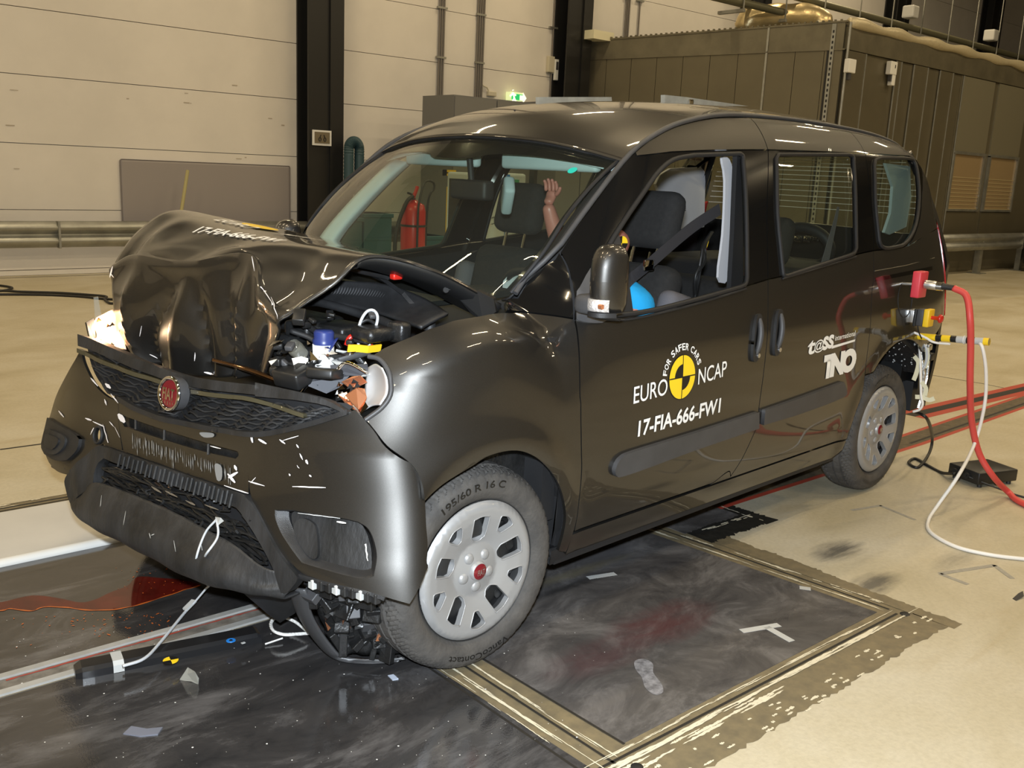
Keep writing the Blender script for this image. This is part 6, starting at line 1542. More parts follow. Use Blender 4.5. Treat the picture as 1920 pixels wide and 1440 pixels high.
# ---- boxes and leads on the right
box = tag(empty('power_box'), 'flat black electric box on the concrete right of the rear wheel', 'box')
c4 = [PR(1790, 893, z=.02), PR(1848, 915, z=.02), PR(1888, 893, z=.02), PR(1838, 878, z=.02)]
e1 = (c4[1]-c4[0]); e2 = (c4[3]-c4[0]); cen = (c4[0]+c4[1]+c4[2]+c4[3])/4; an_ = atan2(e1.y, e1.x)
T4 = Matrix.Translation((cen.x, cen.y, 0)) @ Matrix.Rotation(an_, 4, 'Z'); hx_ = e1.length/2; hy_ = max(.10, e2.length/2)
MB().rbox(-hx_, hx_, -hy_, hy_, .018, .082, .006, 2, T4).build('case', M['black_metal'], box, 60)
for sx in (-1, 1):
    for sy in (-1, 1): MB().lathe([(0, 0), (.012, 0), (.012, .02)], 10, T4 @ Matrix.Translation((sx*hx_*.8, sy*hy_*.75, 0))).build('foot', M['black_plastic'], box)
sgn_ = 1 if (T4 @ Vector((0, 1, 0))-T4 @ Vector((0, 0, 0))).dot(CPOS-cen) > 0 else -1
for x in (-.05, .03): MB().tube([T4 @ Vector((x, sgn_*hy_, .05)), T4 @ Vector((x, sgn_*(hy_+.014), .05))], .016, 14).build('socket', M['steel_black'], box, 60)
def cable(pts, r, m, label, nm='cable', k=8, group=None): return tag(MB().tube(cr(pts, k), r, 8).build(nm, m, smooth=180), label, 'cable', group)
RM_ = Matrix.Rotation(CAR_YAW, 3, 'Z')
def PW(a, b, **k): return RM_ @ P(a, b, **k)     # car planes, hall coordinates
cable([PW(1716, 772, x=-3.1), PW(1738, 785, x=-3.05), PR(1748, 820, z=.12), PR(1742, 850, z=.03), PR(1722, 876, z=.008), PR(1704, 868, z=.008), PR(1716, 860, z=.008), PR(1738, 872, z=.008), PR(1765, 886, z=.008), PR(1790, 888, z=.05)], .0085, M['black_cable'], 'thick black lead looping from behind the rear wheel to the black box')
cable([T4 @ Vector((.03, sgn_*(hy_+.014), .05)), PR(1870, 915, z=.02), PR(1920, 932, z=.005), PR(2050, 960, z=.005)], .005, M['black_cable'], 'thin black lead leaving the black box towards the right edge')
for i, l in enumerate(([(-60, 548), (0, 545), (40, 547), (110, 549), (170, 553), (199, 556), (196, 561), (205, 568), (212, 569)], [(-60, 553), (20, 552), (90, 553), (150, 556), (190, 560), (225, 562)])):
    cable([PR(a, b, z=.012) for a, b in l], .013, M['black_cable'], ['black cable on the floor by the left wall, the upper of two, with a kink', 'black cable on the floor by the left wall, the lower straight one'][i])
cable([PR(a, b, z=.012) for a, b in ((-30, 533), (5, 536), (23, 540), (5, 545), (-30, 547))], .013, M['black_cable'], 'short hairpin of black cable at the left edge by the wall')
# red supply hose with its connector
rh = tag(empty('supply_hose'), 'thick red supply cable hanging from the silver plug at the car rear', 'cable')
XP_ = -2.74
pz = [PW(1664, 533, x=-2.7), PW(1712, 533, x=XP_), PW(1735, 533, x=XP_), PW(1757, 536, x=XP_), PW(1768, 537, x=XP_), PW(1788, 540, x=XP_)]
MB().tube(cr([pz[5], PW(1812, 555, x=XP_), PW(1819, 600, x=XP_+.02), PW(1820, 650, x=XP_-.03), PW(1819, 720, x=XP_-.10), PW(1822, 790, x=XP_-.22), PR(1836, 850, z=.24), PR(1862, 893, z=.13), PR(1890, 922, z=.03), PR(1920, 945, z=.0155), PR(2050, 1000, z=.014)], 10), .0155, 10).build('hose', M['red_cable'], rh, 180)
MB().tube([pz[4], pz[5]], [.016, .013], 10).build('boot', M['black_plastic'], rh, 60)
MB().tube([pz[2], pz[3], pz[3]+(pz[4]-pz[3])*.1, pz[4]], [.021, .021, .018, .018], 16).build('plug_body', M['silver'], rh, 60)
MB().tube([pz[3], pz[4]], .022, 16).build('plug_ring', M['chrome'], rh, 60)
MB().tube([pz[1], PW(1695, 532, x=XP_), PW(1680, 530, x=XP_)], .007, 8).build('pin', M['silver'], rh, 60)
MB().tube(cr([PW(1690, 532, x=XP_), PW(1676, 548, x=-2.72), PW(1671, 565, x=-2.74), PW(1676, 590, x=-2.78), PW(1688, 602, x=-2.84)], 6), .0025, 6).build('tether', M['silver'], rh, 60)
plug = tag(empty('red_plug_block'), 'red plastic block round the silver plug on the car side', 'block')
pa = PW(1713, 533, x=XP_); pb = PW(1735, 533, x=XP_); dy = (pb-pa).normalized(); T5 = Matrix.Translation((pa+pb)/2) @ Matrix.Rotation(atan2(dy.y, dy.x), 4, 'Z'); hl_ = (pb-pa).length/2
MB().rbox(-hl_*.75, hl_*.75, -.045, .045, -.062, .062, .006, 2, T5).build('block', mat('red plastic', (.62, .05, .07), .4), plug, 60)
# emergency stop box
es = tag(empty('emergency_stop'), 'yellow emergency stop box with a red mushroom button on the car rear side', 'switch')
XE = -2.86; pa = PW(1706, 590, x=XE); pb = PW(1748, 588, x=XE); dv2 = pb-pa; ln = dv2.length; T5 = Matrix.Translation(pa) @ Matrix.Rotation(atan2(dv2.y, dv2.x), 4, 'Z')
MB().rbox(0, ln*.30, -.03, .03, -.035, .03, .004, 2, T5).build('bracket', M['silver'], es, 60)
MB().rbox(ln*.28, ln*.42, -.035, .035, -.05, .035, .004, 2, T5).build('clamp', M['steel_black'], es, 60)
MB().rbox(ln*.42, ln*.72, -.032, .032, -.045, .036, .004, 2, T5).build('body', M['grey_plastic'], es, 60)
MB().rbox(ln*.72, ln*.98, -.034, .034, -.046, .04, .005, 2, T5).build('front', M['yellow'], es, 60)
MB().box(ln*.75, ln*.86, .034, .0355, -.036, .026, T5).build('label_strip', M['white_vinyl'], es)
XR_ = Matrix.Rotation(pi/2, 4, 'Y')
MB().lathe([(0, .055), (.014, .053), (.021, .046), (.021, .038), (.010, .030), (.009, 0)], 20, T5 @ Matrix.Translation((ln*.98, 0, 0)) @ XR_).build('button', M['red'], es, 60)
MB().tube(cr([PW(1720, 600, x=XE), PW(1722, 620, x=XE), PW(1728, 635, x=XE-.02)], 5), .003, 6).build('wire', M['black_cable'], es, 60)
# striped outrigger pole with taped cable
po = tag(empty('striped_pole'), 'yellow and black striped pole sticking out sideways behind the rear wheel', 'pole')
XP_ = -2.95; pa = PW(1715, 630, x=XP_); pb = PW(1855, 641, x=XP_); cols = 'ykykgkg'; stops = [0, .30, .38, .50, .58, .71, .82, 1.0]
kinds = [M['yellow_vinyl'], M['black_vinyl'], M['yellow_vinyl'], M['black_vinyl'], M['tape'], M['black_vinyl'], M['tape']]
for i in range(7):
    a, b = pa.lerp(pb, stops[i]), pa.lerp(pb, stops[i+1]); MB().tube([a, b], .0165+(.001 if i in (4, 6) else 0), 16).build('band', kinds[i], po, 60)
MB().tube([pa.lerp(pb, .93), pb], .0182, 16).build('band', M['yellow_vinyl'], po, 60)
MB().tube([pa.lerp(pb, .675), pa.lerp(pb, .685)], .0215, 14).build('cable_tie', M['white_plastic'], po, 60)
cable([PW(1700, 621, x=-2.90), PW(1715, 624, x=-2.90), PW(1735, 633, x=XP_+.04), PW(1752, 642, x=XP_+.02), PW(1782, 645, x=XP_)], .006, M['white_cable'], 'short white cable lying along the striped pole')
cable([pa.lerp(pb, .86), PW(1843, 655, x=XP_+.02), PW(1849, 700, x=XP_-.02), PW(1846, 760, x=XP_-.06), PW(1828, 830, x=XP_-.05), PR(1798, 890, z=.20), PR(1760, 945, z=.06), PR(1741, 975, z=.012), PR(1745, 998, z=.009), PR(1790, 1024, z=.009), PR(1850, 1039, z=.009), PR(1920, 1048, z=.009), PR(2060, 1060, z=.009)], .0085, M['white_cable'], 'long white cable falling from the striped pole and running over the concrete')
# exposed metal behind the rear wheel
rs_ = empty('rear_structure', (0, 0, 0), 0, car)
MST = mat('shiny bare steel', (.5, .5, .48), .25, .95, bump=.3, bscale=30)
def pbar(pts, w, m, nm='rail', th=.01, side=(1, .3, 0)): return MB().ribbon([P(a, b, x=x) for a, b, x in pts], w, side, th).build(nm, m, rs_)
MB().box(-3.40, -3.12, .50, .78, .50, .78).build('rail_end', M['black_metal'], rs_)
pbar([(1716, 628, -3.12), (1728, 660, -3.1), (1733, 700, -3.1), (1730, 740, -3.1)], .06, MST)
pbar([(1736, 640, -3.25), (1742, 670, -3.25), (1738, 710, -3.22), (1722, 765, -3.18)], .05, MST)
pbar([(1692, 633, -3.0), (1710, 650, -3.05), (1722, 672, -3.1)], .05, MST, 'bracket')
for (a, b, s_) in ((1700, 628, .02), (1712, 650, .03), (1724, 640, .025), (1735, 655, .02), (1728, 668, .022), (1740, 668, .025), (1716, 668, .02), (1738, 650, .022)):
    q = P(a, b, x=-3.12); MB().rbox(q.x-s_, q.x+s_, q.y-s_, q.y+s_, q.z-s_*.8, q.z+s_*.8, .006, 2).build('fitting', MST if s_ < .024 else M['black_metal'], rs_, 60)
def wl_(pts, r, m, nm): return MB().tube(cr([P(a, b, x=x) for a, b, x in pts], 6), r, 6).build(nm, m, rs_, 180)
wl_([(1708, 660, -3.05), (1715, 645, -3.05), (1734, 648, -3.05), (1738, 670, -3.05), (1732, 690, -3.05), (1724, 695, -3.05)], .007, M['grey_cable'], 'lead')
wl_([(1724, 650, -3.04), (1726, 690, -3.02), (1727, 740, -3.0), (1730, 757, -3.0), (1724, 768, -3.0), (1712, 772, -3.0)], .007, M['white_cable'], 'lead')
for pts in ([(1714, 668, -3.02), (1722, 680, -3.02), (1718, 700, -3.02), (1713, 713, -3.02)], [(1728, 716, -3.0), (1736, 728, -3.0), (1734, 742, -3.0)], [(1716, 744, -3.0), (1730, 745, -3.0), (1742, 750, -3.0), (1752, 747, -3.0)], [(1738, 652, -3.05), (1739, 672, -3.05), (1734, 690, -3.05)]):
    MB().ribbon(cr([P(a, b, x=x) for a, b, x in pts], 4), .022, (0, .5, .8) if abs(pts[0][1]-pts[-1][1]) < 10 else (0, 1, 0), .001).build('masking_tape', M['masking'], rs_)
# dots of dried mud in the rear liner
mb = MB()
for i in range(120):
    a = rad(20+120*rng.rand()); y = .60+.25*rng.rand(); r_ = .447; q = Vector((-2.755-r_*cos(a)*.99, y, .33+r_*sin(a)*.99)); s_ = .0015+.002*rng.rand(); mb.rbox(q.x-s_, q.x+s_, q.y-s_, q.y+s_, q.z-s_, q.z+s_, .0004, 1)
tag(mb.build('mud_specks', M['tape'], car), kind='stuff')
# ---- walls
MW = mat('cream precast panel', (.74, .70, .64), .75, noise=.08, nscale=1.2)
MW2 = mat('plain hall wall', (.26, .23, .16), .8)
WB = -9.6
wall = struct(MB().box(-36, 10, WB-.30, WB-.06, 0, CEIL).build('wall_back', mat('joint shadow', (.34, .30, .24), .8)))
cols = [-.45, -5.48, -10.31, -15.35, -20.9, -25.9]
zs = [0, .065, .78, 1.545, 2.32, 3.06, 3.83, 4.60, 5.37, 6.14, 6.91, 7.68, 8.2]
rW = np.random.RandomState(3)
bays = [(9.9, 4.6), (4.6, -.45), (-.45, -5.48), (-5.48, -10.31), (-10.31, -15.35), (-15.35, -20.9), (-20.9, -25.9), (-25.9, -35.9)]
for a1, a0 in bays:
    for z0, z1 in zip(zs, zs[1:]):
        MB().box(a0+.004, a1-.004, WB-.07, WB+.004*rW.rand(), z0+.004, z1-.004).build('wall_panel', MW, wall)
mb = MB()
for i in range(26):
    a, z = -.2-5*rW.rand(), .3+2.2*rW.rand(); l = .02+.08*rW.rand(); mb.box(a, a+l, WB+.0045, WB+.005, z, z+.006+.01*rW.rand())
tag(mb.build('scuff_marks', mat('grey scuff', (.42, .36, .28), .8), wall), kind='stuff')
for nm, bx in (('wall_left', (10, 10.2, WB, 12)), ('wall_front', (-36, 10, 12, 12.2)), ('wall_right', (-36.2, -36, WB, 12))):
    struct(MB().box(bx[0], bx[1], bx[2], bx[3], 0, CEIL).build(nm, MW2))
ceil_ = struct(MB().box(-36, 10, WB, 12, CEIL, CEIL+.2).build('ceiling', mat('brown roof sheeting', (.11, .09, .055), .8)))
for a in (8, 3, -2, -7, -12, -17, -23, -29): MB().box(a-.12, a+.12, WB, 12, CEIL-.45, CEIL).build('roof_beam', M['black_metal'], ceil_)
for i, (a, b) in enumerate(LAMPS):
    t = tag(empty('ceiling_lamp', (a, b, 0)), 'long ceiling tube lamp high above the hall floor', 'lamp', 'tube lamps under the roof')
    MB().box(-.85, .85, -.10, .10, CEIL-.60, CEIL-.52).build('housing', M['white_plastic'], t)
    for s in (-.7, .7): MB().tube([(s, 0, CEIL-.53), (s, 0, CEIL)], .01, 6).build('hanger', M['black_metal'], t)
# ---- columns
def hcol(a, label):
    c = empty('steel_column', (a, WB+.02, 0)); tag(c, label, 'column', None); MB_ = M['black_metal']
    MB().box(-.275, .275, .30, .33, 0, 7.8).build('flange', MB_, c); MB().box(-.275, .275, 0, .03, 0, 7.8).build('flange', MB_, c)
    MB().box(-.012, .012, .03, .30, 0, 7.8).build('web', MB_, c)
    MB().box(-.262, -.05, .332, .36, 0, 7.8).build('cover_strip', MB_, c)
    return c
hcol(cols[1], 'black steel column left of the car windscreen, with the small framed sign'); hcol(cols[2], 'black steel column beside the grey chamber'); hcol(cols[3], 'black steel column above the chamber roof, left of the foil duct'); hcol(cols[4], 'black steel column above the chamber, behind the pipes'); hcol(cols[5], 'black steel column at the far right above the chamber')
# framed sign
sg = tag(empty('framed_sign'), 'small white framed sign on the black column', 'sign'); a0, a1 = PR(586, 243, b=-9.22), PR(621, 274, b=-9.22)
MB().box(a1.x, a0.x, -9.235, -9.215, a1.z, a0.z).build('frame', M['white_plastic'], sg)
w_, h_ = a0.x-a1.x, a0.z-a1.z
MB().box(a1.x+.10*w_, a0.x-.10*w_, -9.215, -9.208, a1.z+.14*h_, a0.z-.12*h_).build('plate', mat('brown plate', (.16, .13, .08), .5), sg)
for k in (-.13, .13):
    cx, cz = (a0.x+a1.x)/2+k*w_, (a0.z+a1.z)/2-.10*h_; MB().tube([(cx+.06*w_*cos(t), -9.205, cz+.12*h_*sin(t)) for t in np.linspace(0, 2*pi, 13)[:-1]], .006, 5, closed=True).tube([(cx, -9.205, cz+.12*h_), (cx-k*.4*w_, -9.205, cz+.3*h_)], .006, 5).build('hook_drawing', M['black_vinyl'], sg)
# grey board
a0, a1 = PR(225, 297, b=-9.56), PR(545, 307, b=-9.56); zb = PR(230, 470, b=-9.56).z
tag(MB().rbox(a1.x, a0.x, -9.595, -9.565, .42, a0.z-.005, .03, 3).build('wall_board', mat('mauve grey board', (.30, .27, .26), .6)), 'mauve grey board fixed low on the wall behind the guard rail', 'board')
# guard rails
def wrail(name, a0, a1, b, zt, label, posts, sgn=1):
    g = tag(empty(name, (0, b, 0)), label, 'guard rail')
    pr = [(0, .31), (.02, .30), (.075, .255), (.085, .23), (.07, .205), (.02, .165), (.015, .155), (.02, .145), (.07, .105), (.085, .08), (.075, .055), (.02, .01), (0, 0)]
    vs = [(a, y, zt-.31+z) for a in (a0, a1) for y, z in pr]; n = len(pr)
    o = MB().add(vs, [(i, i+1, n+i+1, n+i) for i in range(n-1)]).build('rail_beam', M['zinc'], g, 30)
    s = o.modifiers.new('s', 'SOLIDIFY'); s.thickness = .004
    for a in posts:
        MB().box(a-.06, a+.06, -.10, 0, 0, zt-.06).build('post', M['zinc'], g); MB().box(a-.15, a+.15, -.16, .08, 0, .012).build('foot_plate', M['zinc'], g)
        MB().tube([(a, .015, zt-.155), (a, .03, zt-.155)], .015, 6).build('bolt', M['zinc'], g)
    for a in np.arange(a1+4.0, a0, 4.0): MB().box(a-.012, a+.012, .0, .088, zt-.315, zt+.002).build('joint', M['zinc'], g)
    return g
wrail('guard_rail', 9, -9.9, -9.33, .665, 'two-wave steel guard rail along the left wall behind the crumpled bonnet', [7, 3, -.6, -6.2, -8.6])
wrail('guard_rail', -11.8, -22.5, -4.93, .745, 'steel guard rail on posts in front of the chamber, right of the car', [-13.0, -14.9, -16.87, -18.75, -21])
# conduits on the wall
def conduit(px0, n, label, ztop=7.5, zbot=None):
    a = PR(px0, 60, b=WB).x; c = tag(empty('wall_conduit', (a, WB+.03, 0)), label, 'conduit')
    for k in range(n): MB().tube([((k-(n-1)/2)*.042, 0, zbot or 2.2), ((k-(n-1)/2)*.042, 0, ztop)], .015, 8).build('pipe', mat('grey brown conduit', (.17, .15, .13), .5), c, 60)
    for z in np.arange(2.4, 7, .72): MB().box(-.09, .09, -.02, .02, z, z+.03).build('clip', M['zinc'], c)
conduit(826, 3, 'bundle of grey conduits on the wall, the left bundle of two'); conduit(899, 4, 'bundle of grey conduits on the wall nearer the exit sign')
conduit(1035, 1, 'single thin conduit beside the column next to the chamber'); conduit(1172, 3, 'grey cable duct on the wall above the left end of the chamber', zbot=3.9)
conduit(1194, 1, 'thin dark conduit above the chamber, right of the grey duct', zbot=3.9)
tag(MB().tube([PR(905, 160, b=WB+.03), PR(913, 164, b=WB+.03), PR(917, 172, b=WB+.03)], .012, 6).rbox(PR(920, 172, b=WB).x-.08, PR(912, 172, b=WB).x, WB, WB+.06, PR(915, 180, b=WB).z, PR(915, 171, b=WB).z, .01, 2).build('socket_box', mat('ivory plastic', (.6, .55, .42), .5)), 'small ivory socket box with a curved pipe beside the right conduit bundle', 'socket')
p = PR(1033, 125, b=WB)
ib = tag(empty('intercom', (p.x, WB, p.z)), 'small ivory wall telephone box left of the second column', 'telephone'); MB().rbox(-.02, .12, 0, .07, -.10, .16, .01, 2).build('case', bpy.data.materials['ivory plastic'], ib); MB().rbox(-.10, -.02, 0, .09, -.22, .12, .01, 2).build('handset', M['white_plastic'], ib); MB().box(-.085, -.035, .09, .094, -.05, .08).build('keypad', M['grey_plastic'], ib)
# exit sign
a0, a1 = PR(958, 173, b=-9.45), PR(981, 190, b=-9.45); ex = tag(empty('exit_sign', ((a0.x+a1.x)/2, -9.45, (a0.z+a1.z)/2)), 'green emergency exit sign with a running figure above the grey cabinets', 'sign'); w_, h_ = (a0.x-a1.x), (a0.z-a1.z)
MB().box(-w_/2, w_/2, -.12, 0, -h_/2, h_/2+.01).build('lamp_box', mat('pale lit sign edge', (.7, .75, .45), .4, emis=(.75, .85, .4), estr=.7), ex)
MB().box(-w_*.44, w_*.44, 0, .006, -h_*.42, h_*.36).build('face', mat('lit green sign', (.02, .35, .10), .4, emis=(.02, .55, .14), estr=.8), ex)
wf = mat('lit white sign', (.9, .9, .8), .4, emis=(.9, 1, .8), estr=.9)
fg = MB().lathe([(0, 0), (.03, 0)], 8, Matrix.Translation((.10, .008, .10)) @ Matrix.Rotation(pi/2, 4, 'X'))
fg = MB()
for s in (((.10, .06), (.07, -.03)), ((.07, -.03), (.02, -.10)), ((.07, -.03), (.13, -.12)), ((.10, .04), (.04, .02)), ((.10, .04), (.16, .0)), ((.10, .09), (.105, .10))):
    fg.tube([(s[0][0], .010, s[0][1]), (s[1][0], .010, s[1][1])], .016, 5)
fg.build('running_figure', wf, ex)
ar = MB(); ar.add([(-.05, .009, .03), (-.12, .009, .03), (-.12, .009, .08), (-.20, .009, -.01), (-.12, .009, -.10), (-.12, .009, -.05), (-.05, .009, -.05)], [tuple(range(7))]).build('arrow', wf, ex)
# grey cabinets
def cabinet(a0, a1, b0, b1, h, label):
    c = tag(empty('steel_cabinet'), label, 'cabinet', None); mc = mat('grey cabinet sheet', (.20, .20, .195), .45, .2)
    MB().box(a1, a0, b0, b1, 0, h).build('body', mc, c); n = 2; w = (a0-a1)/n
    for k in range(n): MB().box(a1+w*k+.01, a1+w*(k+1)-.01, b1, b1+.018, .06, h-.02).build('door', mc, c)
    return c
q = PR(853, 180, b=-8.0); z_ = q.z; ca = q.x; cb = PR(1007, 183, b=-8.0).x
cabinet(ca, cb, -8.75, -8.02, z_+.02, 'grey steel cabinet behind the windscreen, the left one of two'); cabinet(cb-.02, PR(1143, 182, b=-7.55).x, -8.7, -7.57, 2.50, 'grey steel cabinet by the second column, behind the car roof')
# flexible extraction hose
p = PR(664, 268, b=-9.0); hs = []
for t in np.linspace(0, 1, 40):
    if t < .35: hs.append((p.x+.085, -9.0, .0+(p.z-.09)*t/.35))
    elif t < .65: a = pi*(t-.35)/.3; hs.append((p.x+.085*cos(a), -9.0, p.z-.09+.11*sin(a)))
    else: hs.append((p.x-.085, -9.0, (p.z-.09)*(1-(t-.65)/.35)))
full = cr(hs, 5); ho = MB(); ho.tube(full, [.068+.006*(i % 2) for i in range(len(full))], 12)
tag(ho.build('extraction_hose', mat('dark teal ribbed hose', (.03, .07, .085), .5), smooth=30), 'dark teal ribbed hose bent over beside the first column', 'hose')
# wheeled fire extinguisher seen through the windscreen
be = -5.6; p = PR(773, 475, b=be); sc = 1.0
q0, q1 = PR(752, 440, b=be), PR(796, 440, b=be); R_ = abs(q0.x-q1.x)/2*.86; cx = (q0.x+q1.x)/2; zt = PR(775, 378, b=be).z; zb = max(.1, PR(775, 485, b=be).z-.25)
fe = tag(empty('fire_extinguisher', (cx, be, 0)), 'red wheeled fire extinguisher seen through the windscreen', 'fire extinguisher')
MB().lathe([(0, zb), (R_*.8, zb), (R_, zb+.05), (R_, zt-.10), (R_*.85, zt-.03), (R_*.4, zt), (.03, zt+.02), (0, zt+.02)], 28).build('cylinder', M['red'], fe, 50)
MB().tube([(0, 0, zt), (0, 0, zt+.08)], .02, 10).tube([(0, 0, zt+.07), (.08, 0, zt+.09)], .012, 8).build('valve', M['black_metal'], fe, 60)
MB().tube([(.02, .02, zt+.04), (-.02, .02, zt+.13), (-.03, .02, zt+.16)], .02, 8).build('lever', M['red'], fe, 60)
MB().tube(cr([(.05, R_+.02, .1), (.05, R_+.02, zt-.2), (.02, R_, zt+.02), (-.10, .05, zt+.20), (-.22, .03, zt+.21), (-.24, .03, zt+.14), (-.16, .03, zt-.05), (-.14, .03, .15)], 8), .012, 8).build('trolley_frame', M['black_metal'], fe, 60)
MB().tube(cr([(.03, .03, zt+.06), (.12, .03, zt-.02), (R_+.10, .03, zt-.30), (R_+.11, .03, zt-.6), (R_+.02, .03, zt-.80)], 8), .022, 8).build('hose', M['black_cable'], fe, 60)
MB().tube([(R_*1.03*cos(t), R_*1.03*sin(t), zt-.25) for t in np.linspace(0, 2*pi, 29)[:-1]], .012, 6, closed=True).build('strap', M['black_metal'], fe, 60)
for s in (1, -1): MB().lathe([(.12, -.02), (.12, .02), (.10, .03), (0, .03), (0, -.03), (.10, -.03), (.12, -.02)], 20, Matrix.Translation((s*(R_+.05), -.05, .12)) @ Matrix.Rotation(pi/2, 4, 'Y')).build('wheel', M['rubber'], fe, 60)
# machine with white doors and blue edge, seen through the car
be = -3.3
def mx(x): return PR(x, 400, b=be).x
mc_ = tag(empty('white_machine'), 'tall white machine with a blue edge and silver bars, seen through the car', 'machine'); zt = PR(950, 327, b=be).z
x0, x1, x2 = mx(905), mx(950), mx(990)
MB().rbox(x1, x0, be-.5, be, .1, zt, .02, 2).build('body', mat('pale machine enamel', (.55, .60, .62), .5), mc_)
MB().rbox(x2, x1-.012, be-.5, be-.04, .1, zt+.01, .02, 2).build('side_unit', bpy.data.materials['pale machine enamel'], mc_)
MB().box(x1-.012, x1+.012, be-.5, be+.01, zt-.60, zt).build('blue_edge', M['blue'], mc_)
MB().box(x2+.10, x2+.20, be-.04, be-.02, zt-.18, zt-.04).build('green_panel', mat('green control panel', (.05, .30, .14), .4), mc_); MB().box(x2+.14, x2+.26, be-.03, be+.01, zt-.20, zt-.08).build('black_switch', M['black_plastic'], mc_)
MB().box(x0, x0+.06, be-.1, be+.02, 0, zt-.05).build('black_post', M['black_metal'], mc_); MB().box(x0+.06, x0+.22, be-.06, be, 0, zt-.12).build('silver_panel', mat('silver blue sheet', (.42, .52, .58), .3, .6), mc_); MB().box(x0+.22, x0+.28, be-.1, be+.02, 0, zt-.05).build('black_post', M['black_metal'], mc_)
MB().box(mx(992), mx(986), be+.02, be+.08, 0, zt+.2).build('black_post', M['black_metal'], mc_)
# yellow bracket, teal crates
by = -6.2; yb = tag(empty('yellow_stand'), 'yellow steel stand seen through the windscreen', 'stand'); p0, p1 = PR(830, 318, b=by), PR(852, 330, b=by)
MB().box(p1.x, p0.x, by, by+.03, p1.z, p1.z+.04).box(p0.x-.04, p0.x, by, by+.03, p1.z, p0.z).box(p1.x, p0.x, by, by+.03, p0.z-.04, p0.z).build('frame', M['yellow'], yb)
x_ = PR(843, 360, b=by).x; MB().box(x_-.04, x_+.03, by-.02, by+.03, 0, PR(843, 350, b=by).z).build('upright', M['yellow'], yb); MB().box(x_-.3, x_+.3, by-.2, by+.2, 0, .04).build('foot', M['yellow'], yb)
MT = mat('teal crate plastic', (.02, .09, .11), .5)
for i, (xa, xb, zz, lab) in enumerate(((640, 680, .85, 'dark teal crate behind the windscreen corner, left one'), (682, 735, .90, 'dark teal crate beside the fire extinguisher'), (798, 836, .62, 'blue plastic crate right of the fire extinguisher'))):
    a, b = PR(xa, 450, b=-7.2).x, PR(xb, 450, b=-7.2).x; c = tag(empty('crate', ((a+b)/2, -7.4, 0)), lab, 'crate'); w = abs(a-b)/2
    MB().rbox(-w, w, -.25, .2, 0, zz, .02, 2).build('body', MT, c); MB().rbox(-w-.015, w+.015, -.265, .215, zz-.05, zz, .01, 2).build('rim', MT, c)
    for k in range(3): MB().box(-w*.9, w*.9, .2, .208, zz*(.2+.22*k), zz*(.2+.22*k)+.03).build('rib', MT, c)

# ---- grey test chamber
ch = tag(empty('test_chamber'), 'large grey sheet-metal chamber filling the hall behind the car, foil duct on its roof', 'chamber')
ML = mat('olive grey chamber sheet', (.17, .15, .10), .42, .45, noise=.12, nscale=1.5); ML2 = mat('brushed header sheet', (.20, .18, .125), .45, .5, noise=.25, nscale=3)
C0 = Vector((-12.0, -5.3, 0)); C1 = Vector((-10.66, -9.5, 0)); HH = 3.87; HB = PR(1560, 88, b=-5.35).z; HHL = PR(1094, 79, b=C1.y).z; HBL = PR(1094, 112, b=C1.y).z
MB().hull([(C1.x-.05, C1.y, 0), (C0.x-.05, C0.y-.05, 0), (-34, C0.y-.05, 0), (-34, C1.y, 0), (C1.x-.05, C1.y, HHL-.03), (C0.x-.05, C0.y-.05, HH-.03), (-34, C0.y-.05, HH-.03), (-34, C1.y, HHL-.03)]).build('core', mat('chamber joint gap', (.06, .055, .04), .6), ch)
dF = (C1-C0).normalized(); LF = (C1-C0).length; nF = Vector((-dF.y, dF.x, 0)); nF = nF if nF.x > 0 else -nF
TF = Matrix(((dF.x, nF.x, 0, C0.x), (dF.y, nF.y, 0, C0.y), (0, 0, 1, 0), (0, 0, 0, 1)))
xs = [0.03, .30, .74, 1.18, 1.64, 2.10, 2.56, 3.02, 3.48, 3.94, LF-.02]
def zl(x, a, b): return a+(b-a)*max(0, x)/LF
def fbox(x0, x1, y0, y1, za, zb, d0=0., d1=0.):   # za, zb: (right, left) heights of the lower and upper edge
    return MB().hull([TF @ Vector((x, y, zl(x, *za)+d0)) for x in (x0, x1) for y in (y0, y1)]+[TF @ Vector((x, y, zl(x, *zb)+d1)) for x in (x0, x1) for y in (y0, y1)])
Z0, ZB_, ZH = (0, 0), (HB, HBL), (HH, HHL)
for x0, x1 in zip(xs, xs[1:]): fbox(x0+.004, x1-.004, -.03, .012, Z0, ZB_, 0, -.01).build('panel', ML, ch)
for x0, x1 in ((.03, 1.18), (1.19, LF-.02)): fbox(x0+.005, x1-.005, -.03, .016, ZB_, ZH, .005, 0).build('header_panel', ML2, ch)
fbox(0, LF, .012, .03, ZB_, ZB_, -.015, .005).build('header_lip', ML2, ch); fbox(0, LF, -.05, .03, ZH, ZH, 0, .025).build('top_flange', ML2, ch)
mb = MB()
for k in range(46): z_k = zl(.08+k*.09, HH, HHL); mb.box(.08+k*.09, .11+k*.09, .0, .034, z_k+.02, z_k+.045, TF)
tag(mb.build('flange_teeth', ML2, ch), kind='stuff')
MB().box(1.17, 1.20, .012, .03, 0, zl(1.18, HH, HHL), TF).build('joint_strip', M['zinc'], ch)
ps = MB(); ps.box(.16, .22, .02, .035, 0, HH-.02, TF); sl = MB()
for k in range(48): sl.box(.178, .202, .035, .037, .1+k*.077, .14+k*.077, TF)
ps.build('slotted_strut', M['zinc'], ch); tag(sl.build('strut_slots', M['black_vinyl'], ch), kind='stuff')
MB().box(.235, .26, .01, .02, 0, HB, TF).build('shadow_joint', M['black_metal'], ch)
